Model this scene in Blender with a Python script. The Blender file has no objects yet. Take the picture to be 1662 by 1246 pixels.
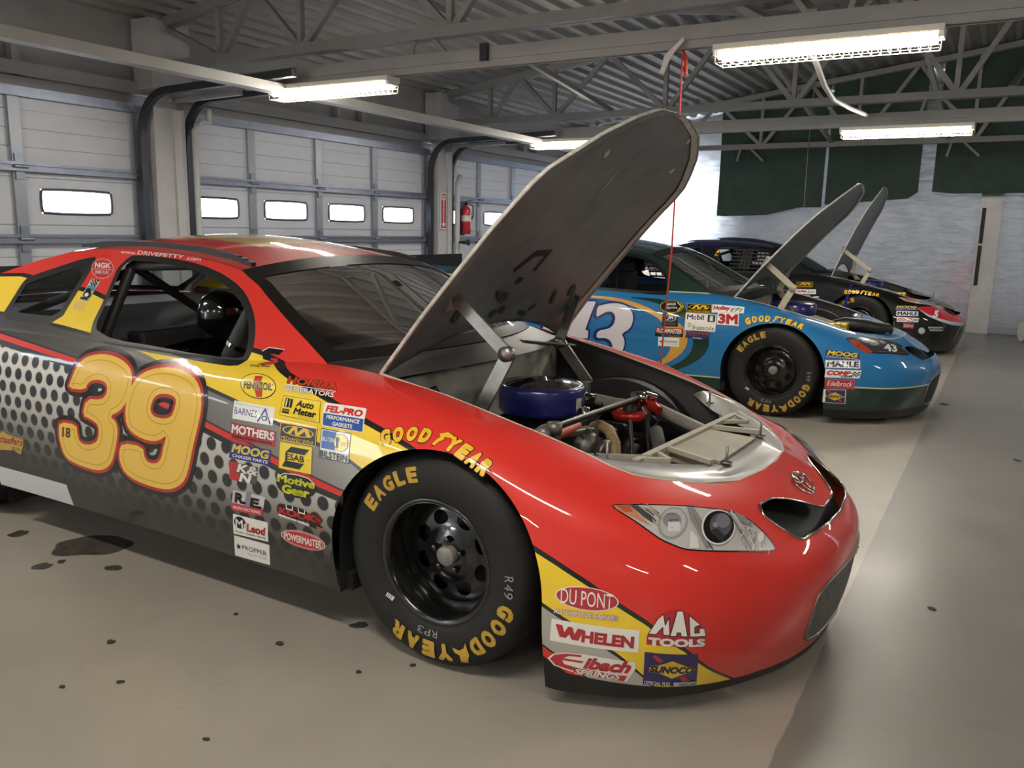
import bpy, bmesh, math, random
import numpy as np
from mathutils import Vector, Matrix
from mathutils.bvhtree import BVHTree
C = bpy.context.scene.collection
SC = bpy.context.scene
PI = math.pi
# ------------------------------------------------------------------ camera
YAW, PITCH, ROLL = 0.5284, 0.1842, -0.0205
cam = bpy.data.cameras.new('camera'); camo = bpy.data.objects.new('camera', cam); C.objects.link(camo)
cam.sensor_fit = 'HORIZONTAL'; cam.sensor_width = 36.0; cam.lens = 36.0 * 1353.0 / 1662.0
cam.clip_start = 0.05; cam.clip_end = 200
_cy, _sy, _cp, _sp = math.cos(YAW), math.sin(YAW), math.cos(PITCH), math.sin(PITCH)
_f = Vector((-_sy * _cp, _cy * _cp, -_sp)); _r0 = Vector((_cy, _sy, 0)); _d0 = _f.cross(_r0)
_r = _r0 * math.cos(ROLL) + _d0 * math.sin(ROLL); _d = _d0 * math.cos(ROLL) - _r0 * math.sin(ROLL)
camo.matrix_world = Matrix(((_r.x, -_d.x, -_f.x, 1.4432), (_r.y, -_d.y, -_f.y, -2.0086), (_r.z, -_d.z, -_f.z, 1.3863), (0, 0, 0, 1)))
SC.camera = camo
# ------------------------------------------------------------------ world, exposure
w = bpy.data.worlds.new('world'); SC.world = w; w.use_nodes = True
bg = w.node_tree.nodes['Background']; bg.inputs[0].default_value = (0.88, 0.94, 1.0, 1); bg.inputs[1].default_value = 7.0
SC.view_settings.view_transform = 'Standard'; SC.view_settings.look = 'None'
SC.view_settings.gamma = 1.0; SC.view_settings.use_curve_mapping = False
SC.view_settings.exposure = 0.5
SC.cycles.use_denoising = True
SC.cycles.max_bounces = 10; SC.cycles.transparent_max_bounces = 24; SC.cycles.glossy_bounces = 5
SC.cycles.caustics_reflective = False; SC.cycles.caustics_refractive = False
SC.cycles.sample_clamp_indirect = 6.0
LAMP_W = 46.0          # watts of every fluorescent fixture
TUBE_E = 16.0          # emission of the visible tubes
LAMP_COL = (1.0, 0.94, 0.84)
def area_light(name, loc, size, power, col, rot=(0, 0, 0), size_y=None):
    l = bpy.data.lights.new(name, 'AREA'); l.energy = power; l.color = col; l.shape = 'RECTANGLE'
    l.size = size; l.size_y = size_y or size
    o = bpy.data.objects.new(name, l); C.objects.link(o); o.location = loc; o.rotation_euler = rot
    return o

# ------------------------------------------------------------------ materials
MATS = {}
def srgb(h):
    if isinstance(h, str):
        h = h.lstrip('#'); c = [int(h[i:i + 2], 16) / 255 for i in (0, 2, 4)]
    else: c = h
    return tuple(x / 12.92 if x <= .04045 else ((x + .055) / 1.055) ** 2.4 for x in c) + (1,)
def mat(name, col, rough=.5, metal=0., coat=0., emit=0., spec=.5, noise=None, bump=None, alpha=1., coat_rough=.03):
    """procedural principled material; noise=(scale, amount[, stretch]) varies colour, bump=(scale, strength)"""
    if name in MATS: return MATS[name]
    m = bpy.data.materials.new(name); m.use_nodes = True; MATS[name] = m
    n = m.node_tree.nodes; L = m.node_tree.links; b = n['Principled BSDF']
    c = srgb(col); b.inputs['Base Color'].default_value = c
    b.inputs['Roughness'].default_value = rough; b.inputs['Metallic'].default_value = metal
    b.inputs['Coat Weight'].default_value = coat; b.inputs['Coat Roughness'].default_value = coat_rough
    b.inputs['Specular IOR Level'].default_value = spec
    if emit: b.inputs['Emission Color'].default_value = c; b.inputs['Emission Strength'].default_value = emit
    if noise or bump:
        tc = n.new('ShaderNodeTexCoord')
    if noise:
        t = n.new('ShaderNodeTexNoise'); t.inputs['Scale'].default_value = noise[0]; t.inputs['Detail'].default_value = 6
        t.inputs['Roughness'].default_value = .65
        src = tc.outputs['Object']
        if len(noise) > 2:
            mp = n.new('ShaderNodeMapping'); mp.inputs['Scale'].default_value = noise[2]; L.new(src, mp.inputs[0]); src = mp.outputs[0]
        L.new(src, t.inputs['Vector'])
        r = n.new('ShaderNodeValToRGB'); a = noise[1]
        r.color_ramp.elements[0].position = .3; r.color_ramp.elements[1].position = .7
        r.color_ramp.elements[0].color = tuple(max(0, x * (1 - a)) for x in c[:3]) + (1,)
        r.color_ramp.elements[1].color = tuple(min(1, x * (1 + a)) for x in c[:3]) + (1,)
        L.new(t.outputs[0], r.inputs[0]); L.new(r.outputs[0], b.inputs['Base Color'])
    if bump:
        t = n.new('ShaderNodeTexNoise'); t.inputs['Scale'].default_value = bump[0]; t.inputs['Detail'].default_value = 4
        L.new(tc.outputs['Object'], t.inputs['Vector'])
        bp = n.new('ShaderNodeBump'); bp.inputs['Strength'].default_value = bump[1]; bp.inputs['Distance'].default_value = .01
        L.new(t.outputs[0], bp.inputs['Height']); L.new(bp.outputs[0], b.inputs['Normal'])
    return m
def glass(name, tint, ior=1.33):
    if name in MATS: return MATS[name]
    m = bpy.data.materials.new(name); m.use_nodes = True; MATS[name] = m
    n = m.node_tree.nodes; L = m.node_tree.links; n.remove(n['Principled BSDF'])
    t = n.new('ShaderNodeBsdfTransparent'); t.inputs[0].default_value = tint + (1,)
    g = n.new('ShaderNodeBsdfGlossy'); g.inputs['Roughness'].default_value = .01; g.inputs[0].default_value = (1, 1, 1, 1)
    lw = n.new('ShaderNodeFresnel'); lw.inputs[0].default_value = ior
    mx = n.new('ShaderNodeMixShader'); L.new(lw.outputs[0], mx.inputs[0]); L.new(t.outputs[0], mx.inputs[1]); L.new(g.outputs[0], mx.inputs[2])
    L.new(mx.outputs[0], n['Material Output'].inputs[0])
    return m

# ------------------------------------------------------------------ mesh helpers
class MB:
    """collects shapes into ONE mesh"""
    def __init__(s): s.v = []; s.f = []; s.m = []; s.sm = []
    def add(s, v, f, mi=0, smooth=False):
        o = len(s.v); s.v += [tuple(map(float, p)) for p in v]
        for q in f: s.f.append([i + o for i in q]); s.m.append(mi); s.sm.append(smooth)
        return s
    def box(s, lo, hi, mi=0, M=None):
        (x0, y0, z0), (x1, y1, z1) = lo, hi
        v = [(x0, y0, z0), (x1, y0, z0), (x1, y1, z0), (x0, y1, z0), (x0, y0, z1), (x1, y0, z1), (x1, y1, z1), (x0, y1, z1)]
        if M is not None: v = [tuple(M @ Vector(p)) for p in v]
        return s.add(v, [(3, 2, 1, 0), (4, 5, 6, 7), (0, 1, 5, 4), (1, 2, 6, 5), (2, 3, 7, 6), (3, 0, 4, 7)], mi)
    def bar(s, a, b, w, h=None, mi=0, up=(0, 0, 1)):
        """square bar from a to b, w wide, h high"""
        a = Vector(a); b = Vector(b); d = (b - a).normalized(); u = Vector(up)
        if abs(d.dot(u)) > .98: u = Vector((1, 0, 0))
        r = d.cross(u).normalized() * w / 2; t = r.cross(d).normalized() * (h or w) / 2
        v = [a - r - t, a + r - t, a + r + t, a - r + t, b - r - t, b + r - t, b + r + t, b - r + t]
        return s.add(v, [(3, 2, 1, 0), (4, 5, 6, 7), (0, 1, 5, 4), (1, 2, 6, 5), (2, 3, 7, 6), (3, 0, 4, 7)], mi)
    def tube(s, pts, r, n=10, mi=0, cap=True):
        pts = [Vector(p) for p in pts]; rs = r if isinstance(r, (list, tuple)) else [r] * len(pts)
        rings = []; prev = None
        for i, p in enumerate(pts):
            d = (pts[min(i + 1, len(pts) - 1)] - pts[max(i - 1, 0)]).normalized()
            u = prev if prev is not None else (Vector((0, 0, 1)) if abs(d.z) < .9 else Vector((1, 0, 0)))
            a = (u - d * u.dot(d)).normalized(); prev = a; b = d.cross(a)
            rings.append([p + (a * math.cos(2 * PI * k / n) + b * math.sin(2 * PI * k / n)) * rs[i] for k in range(n)])
        v = [q for g in rings for q in g]; f = []
        for i in range(len(pts) - 1):
            for k in range(n):
                f.append((i * n + k, i * n + (k + 1) % n, (i + 1) * n + (k + 1) % n, (i + 1) * n + k))
        s.add(v, f, mi, True)
        if cap: s.add(rings[0], [tuple(range(n))[::-1]], mi); s.add(rings[-1], [tuple(range(n))], mi)
        return s
    def lathe(s, prof, n=32, mi=0, M=None, smooth=True, close=False):
        """profile [(r, h)] about the local z axis, then M"""
        v = []; f = []; k = len(prof)
        for i in range(n):
            a = 2 * PI * i / n
            for r, h in prof: v.append(Vector((r * math.cos(a), r * math.sin(a), h)))
        for i in range(n):
            for j in range(k - 1 + (1 if close else 0)):
                j2 = (j + 1) % k
                f.append((i * k + j, ((i + 1) % n) * k + j, ((i + 1) % n) * k + j2, i * k + j2))
        if M is not None: v = [M @ p for p in v]
        return s.add(v, f, mi, smooth)
    def prism(s, poly, h0, h1, M, mi=0):
        """2D polygon extruded from h0 to h1 along local z, then M"""
        n = len(poly); v = [M @ Vector((x, y, h0)) for x, y in poly] + [M @ Vector((x, y, h1)) for x, y in poly]
        f = [tuple(range(n))[::-1], tuple(range(n, 2 * n))] + [(i, (i + 1) % n, n + (i + 1) % n, n + i) for i in range(n)]
        return s.add(v, f, mi)
    def build(s, name, mats, parent=None, bevel=0., label=None, weld=False):
        me = bpy.data.meshes.new(name); me.from_pydata(s.v, [], s.f)
        for m in (mats if isinstance(mats, (list, tuple)) else [mats]): me.materials.append(m)
        me.polygons.foreach_set('material_index', s.m); me.polygons.foreach_set('use_smooth', s.sm); me.update()
        if weld or bevel:
            bm = bmesh.new(); bm.from_mesh(me)
            if weld: bmesh.ops.remove_doubles(bm, verts=bm.verts, dist=1e-5)
            if bevel: bmesh.ops.bevel(bm, geom=list(bm.edges), offset=bevel, segments=2, profile=.5, affect='EDGES', clamp_overlap=True)
            bm.to_mesh(me); bm.free()
        o = bpy.data.objects.new(name, me); C.objects.link(o)
        if parent is not None: o.parent = parent
        if label: o['label'] = label
        return o
def RX(a): return Matrix.Rotation(a, 4, 'X')
def RY(a): return Matrix.Rotation(a, 4, 'Y')
def RZ(a): return Matrix.Rotation(a, 4, 'Z')
def T(x, y, z): return Matrix.Translation((x, y, z))
def tag(o, label, cat, group=None, kind=None):
    o['label'] = label; o['category'] = cat
    if group: o['group'] = group
    if kind: o['kind'] = kind
    return o
def struct(o, label=None):
    o['kind'] = 'structure'
    if label: o['label'] = label
    return o
def empty(name, loc, rz=0.):
    o = bpy.data.objects.new(name, None); C.objects.link(o); o.location = loc; o.rotation_euler = (0, 0, rz); o.empty_display_size = .1
    return o
def copy_tree(o, parent=None):
    c = o.copy(); C.objects.link(c)
    if parent is not None: c.parent = parent
    for ch in list(o.children): copy_tree(ch, c)
    return c
# ------------------------------------------------------------------ car body surface (car-local: x forward, y from right side to left, front axle at x=0)
YC = 0.88
def nspline(t, P, tt):
    """natural cubic spline through P (n,k) at t, sampled at tt"""
    t = np.asarray(t, float); P = np.asarray(P, float); n = len(t); h = np.diff(t)
    A = np.eye(n); B = np.zeros((n, P.shape[1]))
    for i in range(1, n - 1):
        A[i, i - 1] = h[i - 1]; A[i, i] = 2 * (h[i - 1] + h[i]); A[i, i + 1] = h[i]
        B[i] = 6 * ((P[i + 1] - P[i]) / h[i] - (P[i] - P[i - 1]) / h[i - 1])
    M = np.linalg.solve(A, B); out = []
    k = np.clip(np.searchsorted(t, tt, 'right') - 1, 0, n - 2); hk = h[k][:, None]
    a = (t[k + 1] - tt)[:, None]; b = (tt - t[k])[:, None]
    return M[k] * a ** 3 / (6 * hk) + M[k + 1] * b ** 3 / (6 * hk) + (P[k] / hk - M[k] * hk / 6) * a + (P[k + 1] / hk - M[k + 1] * hk / 6) * b
def surf(net, nu, nv):
    """dense grid through a control net [u][v][xyz]"""
    net = np.asarray(net, float); U, V, _ = net.shape
    du = np.linalg.norm(np.diff(net, axis=0), axis=2).mean(1); tu = np.r_[0, np.cumsum(du)]
    dv = np.linalg.norm(np.diff(net, axis=1), axis=2).mean(0); tv = np.r_[0, np.cumsum(dv)]
    uu = np.linspace(0, tu[-1], nu); vv = np.linspace(0, tv[-1], nv)
    g = nspline(tu, net.reshape(U, -1), uu).reshape(nu, V, 3)
    g = nspline(tv, g.transpose(1, 0, 2).reshape(V, -1), vv).reshape(nv, nu, 3).transpose(1, 0, 2)
    return g
class PM:
    """polygon mesh that can be cut by a scalar field"""
    def __init__(s): s.v = []; s.f = []; s.m = []
    def grid(s, g, mi=0, flip=False):
        nu, nv, _ = g.shape; o = len(s.v); s.v += [np.array(p) for p in g.reshape(-1, 3)]
        for i in range(nu - 1):
            for j in range(nv - 1):
                q = [o + i * nv + j, o + (i + 1) * nv + j, o + (i + 1) * nv + j + 1, o + i * nv + j + 1]
                s.f.append(q[::-1] if flip else q); s.m.append(mi)
        return s
    def cut(s, fn, neg=None, pos=None, only=None):
        """fn(array n,3)->n ; faces are split along fn=0. neg/pos: material given to that side; 'del' deletes, None keeps"""
        V = np.array(s.v); F = fn(V); F = np.where(np.abs(F) < 1e-7, 1e-7, F)
        cache = {}; nf = []; nm = []
        def mid(a, b):
            k = (a, b) if a < b else (b, a)
            if k not in cache:
                a, b = k; t = F[a] / (F[a] - F[b]); s.v.append(s.v[a] + (s.v[b] - s.v[a]) * t); cache[k] = len(s.v) - 1
            return cache[k]
        for q, m in zip(s.f, s.m):
            if only is not None and m not in only: nf.append(q); nm.append(m); continue
            sg = [F[i] > 0 for i in q]
            if all(sg) or not any(sg):
                r = pos if sg[0] else neg
                if r == 'del': continue
                nf.append(q); nm.append(m if r is None else r); continue
            P = []; N = []
            for k in range(len(q)):
                a, b = q[k], q[(k + 1) % len(q)]
                (P if sg[k] else N).append(a)
                if sg[k] != sg[(k + 1) % len(q)]:
                    c = mid(a, b); P.append(c); N.append(c)
            for poly, r in ((P, pos), (N, neg)):
                if r == 'del' or len(poly) < 3: continue
                nf.append(poly); nm.append(m if r is None else r)
        s.f = nf; s.m = nm; return s
    def mirror(s):
        o = len(s.v); s.v += [np.array((p[0], 2 * YC - p[1], p[2])) for p in s.v]
        s.f += [[i + o for i in q][::-1] for q in s.f]; s.m += list(s.m); return s
    def take(s, mis):
        r = PM(); r.v = s.v; r.f = [q for q, m in zip(s.f, s.m) if m in mis]; r.m = [mis.index(m) for m in s.m if m in mis]; return r
    def build(s, name, mats, parent=None, label=None, smooth=True, solid=0.):
        used = sorted({i for q in s.f for i in q}); mp = {i: k for k, i in enumerate(used)}
        me = bpy.data.meshes.new(name); me.from_pydata([tuple(map(float, s.v[i])) for i in used], [], [[mp[i] for i in q] for q in s.f])
        for m in (mats if isinstance(mats, (list, tuple)) else [mats]): me.materials.append(m)
        me.polygons.foreach_set('material_index', s.m); me.polygons.foreach_set('use_smooth', [smooth] * len(s.f)); me.update()
        bm = bmesh.new(); bm.from_mesh(me); bmesh.ops.remove_doubles(bm, verts=bm.verts, dist=2e-5); bm.to_mesh(me); bm.free()
        o = bpy.data.objects.new(name, me); C.objects.link(o)
        if parent is not None: o.parent = parent
        if label: o['label'] = label
        return o
def polysd(poly, pts):
    """signed distance of 2D pts to a closed polygon, negative inside"""
    P = np.asarray(poly, float); A = P; B = np.roll(P, -1, 0); x = pts[:, 0:1]; y = pts[:, 1:2]
    d = B - A; ap0 = x - A[:, 0]; ap1 = y - A[:, 1]
    t = np.clip((ap0 * d[:, 0] + ap1 * d[:, 1]) / (d ** 2).sum(1), 0, 1)
    D = np.hypot(ap0 - t * d[:, 0], ap1 - t * d[:, 1]).min(1)
    c = ((A[:, 1] > y) != (B[:, 1] > y)) & (x < (B[:, 0] - A[:, 0]) * (y - A[:, 1]) / np.where(d[:, 1] == 0, 1e-12, d[:, 1]) + A[:, 0])
    return np.where(c.sum(1) % 2 == 1, -D, D)
def smooth_poly(p, n=2, closed=True):
    p = np.asarray(p, float)
    for _ in range(n):
        q = np.roll(p, -1, 0)
        a = .75 * p + .25 * q; b = .25 * p + .75 * q
        if closed: p = np.stack([a, b], 1).reshape(-1, p.shape[1])
        else: p = np.vstack([p[:1], np.stack([a, b], 1)[:-1].reshape(-1, p.shape[1]), p[-1:]])
    return p
def arch(cx, cz, R):
    def f(V):
        dx = V[:, 0] - cx; dz = V[:, 2] - cz
        return np.where(dz > 0, np.hypot(dx, dz), np.abs(dx)) - R
    return f
def _sec(x, zs, ys): return [(x, y, z) for y, z in zip(ys, zs)]
SIDE = [
 _sec(-3.62, (.24, .36, .50, .65, .78, .86, .90, .93), (.06, .02, .0, .0, .02, .05, .075, .10)),
 _sec(-3.2, (.22, .34, .49, .64, .77, .85, .89, .91), (-.0, -.03, -.045, -.04, -.02, .015, .04, .06)),
 _sec(-2.794, (.20, .32, .48, .64, .76, .83, .87, .90), (-.03, -.05, -.058, -.052, -.035, -.01, .008, .025)),
 _sec(-2.2, (.19, .30, .48, .64, .76, .83, .87, .90), (-.02, -.045, -.058, -.055, -.04, -.02, .0, .02)),
 _sec(-1.5, (.19, .30, .48, .64, .76, .83, .87, .90), (-.02, -.045, -.058, -.055, -.04, -.02, .0, .02)),
 _sec(-.95, (.185, .30, .48, .64, .76, .83, .87, .90), (-.02, -.045, -.058, -.055, -.04, -.015, .015, .05)),
 _sec(-.72, (.18, .30, .48, .64, .76, .84, .883, .907), (-.02, -.045, -.06, -.056, -.036, .0, .045, .105)),
 _sec(-.55, (.18, .30, .48, .64, .77, .85, .893, .908), (-.02, -.045, -.06, -.056, -.03, .02, .085, .15)),
 _sec(-.37, (.17, .30, .48, .64, .77, .845, .878, .885), (-.02, -.045, -.06, -.056, -.03, .03, .11, .20)),
 _sec(-.1, (.15, .30, .48, .63, .75, .81, .835, .838), (-.02, -.045, -.06, -.053, -.02, .06, .14, .22)),
 _sec(.1, (.12, .28, .46, .61, .72, .775, .792, .790), (-.02, -.045, -.058, -.048, -.008, .07, .15, .23)),
 _sec(.28, (.09, .25, .42, .56, .66, .715, .74, .745), (-.01, -.038, -.048, -.034, .01, .09, .165, .24)),
 _sec(.40, (.06, .22, .38, .51, .61, .668, .70, .71), (.0, -.028, -.036, -.02, .03, .105, .18, .25)),
]
NOSE = [
 [(.50, .035, .05), (.52, .005, .18), (.535, -.005, .34), (.54, .012, .46), (.54, .05, .55), (.54, .12, .61), (.54, .20, .645), (.54, .27, .665)],
 [(.61, .08, .05), (.635, .045, .18), (.65, .035, .33), (.655, .055, .45), (.65, .10, .53), (.64, .17, .59), (.622, .25, .625), (.602, .33, .646)],
 [(.765, .19, .05), (.80, .145, .18), (.815, .13, .32), (.815, .155, .43), (.80, .21, .51), (.77, .285, .57), (.733, .36, .604), (.692, .43, .624)],
 [(.91, .385, .05), (.95, .345, .18), (.965, .33, .31), (.962, .355, .405), (.938, .41, .47), (.895, .475, .527), (.838, .53, .573), (.776, .58, .608)],
 [(1.01, .62, .05), (1.05, .60, .18), (1.07, .59, .31), (1.068, .60, .40), (1.036, .63, .463), (.98, .665, .512), (.90, .70, .562), (.818, .73, .614)],
 [(1.045, .88, .05), (1.085, .88, .18), (1.107, .88, .31), (1.105, .88, .395), (1.07, .88, .452), (1.01, .88, .495), (.925, .88, .545), (.825, .88, .612)],
]
TAIL = [
 [(-4.0, .88, .30), (-4.02, .88, .40), (-4.03, .88, .52), (-4.02, .88, .66), (-4.0, .88, .78), (-3.97, .88, .88), (-3.95, .88, .92), (-3.92, .88, .95)],
 [(-3.97, .45, .29), (-4.0, .44, .40), (-4.01, .44, .52), (-4.0, .44, .66), (-3.98, .44, .78), (-3.95, .45, .88), (-3.93, .46, .92), (-3.9, .47, .95)],
 [(-3.84, .17, .27), (-3.88, .13, .38), (-3.9, .12, .51), (-3.9, .12, .66), (-3.88, .14, .78), (-3.86, .17, .87), (-3.84, .2, .91), (-3.81, .23, .945)],
]
def side_y(z, x=-2.):
    """outer face of the greenhouse side at height z; it turns in towards the windscreen pillar"""
    t = np.clip((z - .90) / .38, 0, 1.2)
    return .02 + .25 * t + .09 * t * t + .13 * np.clip((np.asarray(x, float) + 1.15) / .6, 0, 1.2) ** 1.3
HOOD_HINGE = (-.37, .87)
HOOD_EDGE = [(-.37, .20, .888), (-.1, .22, .838), (.1, .23, .790), (.28, .24, .745), (.4, .25, .71), (.47, .25, .687), (.54, .27, .665), (.602, .33, .646), (.692, .43, .624), (.776, .58, .608), (.818, .73, .614), (.825, .88, .612)]
# ------------------------------------------------------------------ printed vinyl: shapes laid on a surface
from mathutils.geometry import tessellate_polygon
def dm(col, rough=.25, coat=1.0):
    return mat('vinyl_' + col.lstrip('#') + ('' if coat else '_flat'), col, rough if coat else .6, coat=coat * .6)
_TXT = {}
def text_mesh(s, bold=0., shear=0.):
    """text as 2D polygons; bold thickens every outline by that much"""
    k = (s, bold, shear)
    if k not in _TXT:
        cu = bpy.data.curves.new('lettering', 'FONT'); cu.body = s; cu.shear = shear; cu.resolution_u = 3; cu.fill_mode = 'BOTH'
        o = bpy.data.objects.new('lettering', cu); me = o.to_mesh()
        V = [v.co[:2] for v in me.vertices]; F = [list(p.vertices) for p in me.polygons]
        o.to_mesh_clear(); bpy.data.objects.remove(o); bpy.data.curves.remove(cu)
        if bold > 0:
            cnt = {}
            for f in F:
                for i in range(len(f)): e = tuple(sorted((f[i], f[(i + 1) % len(f)]))); cnt[e] = cnt.get(e, 0) + 1
            rim = set()
            for (i, j), c in cnt.items():
                if c != 1: continue
                a, b = np.array(V[i]), np.array(V[j]); d = b - a; L = np.hypot(*d)
                if L < 1e-7: continue
                t = np.array([-d[1], d[0]]) / L * bold; q = len(V); V += [tuple(a + t), tuple(b + t), tuple(b - t), tuple(a - t)]; F.append([q, q + 1, q + 2, q + 3]); rim |= {i, j}
            for i in rim:
                q = len(V); V += [(V[i][0] + bold * 1.1 * math.cos(PI / 4 * m + PI / 8), V[i][1] + bold * 1.1 * math.sin(PI / 4 * m + PI / 8)) for m in range(8)]; F.append(list(range(q, q + 8)))
        _TXT[k] = (np.array(V) if len(V) else np.zeros((0, 2)), F)
    return _TXT[k]
class Decal:
    """elements in metric (a right, b down) over a 3D quad TL,TR,BR,BL, dropped onto a BVH"""
    def __init__(s, quad):
        s.q = [Vector(p) for p in quad]; TL, TR, BR, BL = s.q
        s.W = ((TR - TL).length + (BR - BL).length) / 2; s.H = ((BL - TL).length + (BR - TR).length) / 2
        s.el = []; s.n = (TR - TL).cross(TL - BL).normalized()      # outwards
        if s.n.length == 0: s.n = Vector((0, -1, 0))
    def tri(s, V, F, col): s.el.append((np.asarray(V, float), F, col)); return s
    def rect(s, u0, v0, u1, v1, col): return s.tri([(u0, v0), (u1, v0), (u1, v1), (u0, v1)], [[0, 1, 2, 3]], col)
    def rrect(s, u0, v0, u1, v1, r, col):
        rx = r * min(1, s.H / s.W); ry = rx * s.W / s.H; P = []
        for cx, cy, a0 in ((u1 - rx, v0 + ry, -90), (u1 - rx, v1 - ry, 0), (u0 + rx, v1 - ry, 90), (u0 + rx, v0 + ry, 180)):
            for k in range(5): a = math.radians(a0 + 22.5 * k); P.append((cx + rx * math.cos(a), cy + ry * math.sin(a)))
        return s.tri(P, [list(range(len(P)))], col)
    def ell(s, cx, cy, rx, ry, col, rot=0., n=36):
        ca, sa = math.cos(rot), math.sin(rot); k = s.W / s.H; P = []
        for i in range(n):
            a = 2 * PI * i / n; x = rx * math.cos(a); y = ry / k * math.sin(a) if rot else ry * math.sin(a)
            if rot: P.append((cx + x * ca - y * sa, cy + (x * sa + y * ca) * k))
            else: P.append((cx + x, cy + y))
        return s.tri(P, [list(range(n))], col)
    def poly(s, pts, col):
        t = tessellate_polygon([[Vector((p[0], p[1], 0)) for p in pts]])
        return s.tri(pts, [list(q) for q in t], col)
    def line(s, pts, wd, col, closed=False):
        """ribbon of metric width wd"""
        sc = np.array([s.W, s.H]); P = np.asarray(pts, float) * sc; n = len(P); V = []; F = []
        for i in range(n if closed else n - 1):
            a = P[i]; b = P[(i + 1) % n]; d = b - a; L = np.hypot(*d)
            if L < 1e-9: continue
            t = np.array([-d[1], d[0]]) / L * wd / 2; o = len(V)
            V += [(a + t) / sc, (b + t) / sc, (b - t) / sc, (a - t) / sc]; F.append([o, o + 1, o + 2, o + 3])
        for a in P:
            o = len(V); V += [(a + np.array([math.cos(2 * PI * k / 8), math.sin(2 * PI * k / 8)]) * wd / 2) / sc for k in range(8)]
            F.append(list(range(o, o + 8)))
        return s.tri(V, F, col)
    def txt(s, t, u0, v0, u1, v1, col, bold=.02, shear=0., out=None, ow=.03):
        V, F = text_mesh(t, bold, shear)
        if not len(V): return s
        lo, hi = V.min(0), V.max(0); sz = np.maximum(hi - lo, 1e-6)
        def put(Q): return np.stack([u0 + (Q[:, 0] - lo[0]) / sz[0] * (u1 - u0), v1 - (Q[:, 1] - lo[1]) / sz[1] * (v1 - v0)], 1)
        if out:
            V2, F2 = text_mesh(t, bold + ow, shear); s.tri(put(V2), F2, out)
        return s.tri(put(V), F, col)
    def arc(s, t, cx, cy, r, a0, a1, h, col, bold=.02, out=None, ow=.03, shear=0., cond=1.0):
        """letters on a circle (metric), a0 -> a1 degrees clockwise, letter tops outwards; units of s.W"""
        n = len(t)
        for i, ch in enumerate(t):
            if ch == ' ': continue
            a = math.radians(a0 + (a1 - a0) * (i + .5) / n); wd = abs(math.radians(a1 - a0)) * r / n * .86 * cond
            for c, bo in (((out, bold + ow),) if out else ()) + ((col, bold),) + (((col, 0.),) if bold > 0 else ()):
                V, F = text_mesh(ch, bold, shear); lo, hi = V.min(0), V.max(0)
                V, F = text_mesh(ch, bo, shear)
                x = (V[:, 0] - (lo[0] + hi[0]) / 2) / max(hi[0] - lo[0], .35) * wd; y = (V[:, 1] - lo[1]) / (hi[1] - lo[1]) * h
                R = r + y; ang = a - x / (r + h / 2)
                s.tri(np.stack([cx + R * np.cos(ang) / s.W, cy - R * np.sin(ang) / s.H], 1), F, c)
        return s
    def build(s, name, bvh, parent, label=None, off=.0012, step=.0003, cell=.035, coat=1.0):
        TL, TR, BR, BL = [np.array(p) for p in s.q]; nn = np.array(s.n)
        V = []; F = []; M = []; mats = []; depth = max(.06, .35 * max(s.W, s.H))
        for k, (P, Fs, col) in enumerate(s.el):
            if col not in mats: mats.append(col)
            pm = PM(); pm.v = [np.array((p[0], p[1], 0.)) for p in P]; pm.f = [list(f) for f in Fs]; pm.m = [0] * len(Fs)
            ext = np.ptp(P, axis=0)
            for ax, L in ((0, s.W), (1, s.H)):
                N = max(1, int(math.ceil(L / cell)))
                for j in range(math.floor(P[:, ax].min() * N) + 1, math.ceil(P[:, ax].max() * N)):
                    pm.cut(lambda X, j=j, N=N, ax=ax: X[:, ax] - j / N + 1e-5)
            o = len(V)
            for q in pm.v:
                u, v = q[0], q[1]
                p = (1 - u) * (1 - v) * TL + u * (1 - v) * TR + u * v * BR + (1 - u) * v * BL
                h = bvh.ray_cast(Vector(p + nn * depth), Vector(-nn), depth * 2.2)
                if h[0] is not None:
                    nv = h[1] if h[1].dot(s.n) > 0 else -h[1]
                    V.append(tuple(h[0] + (s.n * .6 + nv * .4) * (off + step * k)))
                else: V.append(tuple(p + nn * (off + step * k)))
            for f in pm.f: F.append([i + o for i in f]); M.append(mats.index(col))
        me = bpy.data.meshes.new(name); me.from_pydata(V, [], F)
        for c in mats: me.materials.append(c if not isinstance(c, str) else dm(c, coat=coat))
        me.polygons.foreach_set('material_index', M); me.polygons.foreach_set('use_smooth', [True] * len(F)); me.update()
        bm = bmesh.new(); bm.from_mesh(me)
        for f in bm.faces:
            if f.normal.dot(s.n) < 0: f.normal_flip()
        bm.to_mesh(me); bm.free()
        o = bpy.data.objects.new(name, me); C.objects.link(o); o.parent = parent
        if label: o['label'] = label
        return o
# ------------------------------------------------------------------ car materials
RUB = mat('tyre_rubber', '#1d1c1b', .62, spec=.4, noise=(9, .25))
RIM = mat('black_steel', '#121212', .22, coat=.5)
DARK = mat('interior_black', '#232324', .6)
DARK2 = mat('interior_charcoal', '#262627', .55)
TRAY = mat('sheet_metal_grey', '#7d8086', .5, metal=.2)
CAGE = mat('cage_paint', '#4a4a49', .45)
CHROME = mat('chrome', '#c9c7c2', .12, metal=1.)
STEEL = mat('worn_steel', '#8d8a84', .38, metal=.9, noise=(14, .25))
DULL = mat('dull_aluminium', '#8f8c85', .48, metal=.5, noise=(20, .2))
HOODU = mat('hood_underside', '#767a7d', .45, metal=.2, noise=(5, .22, (1, 1, 1)), bump=(18, .08))
HOODE = mat('hood_edge_paint', '#b9b6ac', .5, noise=(30, .3))
FLANGE = mat('silver_flange', '#5f5e5b', .42, metal=.3, coat=.35, noise=(6, .12), bump=(9, .25), coat_rough=.12)
BEIGE = mat('duct_panel', '#a09a88', .55, noise=(12, .12))
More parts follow.
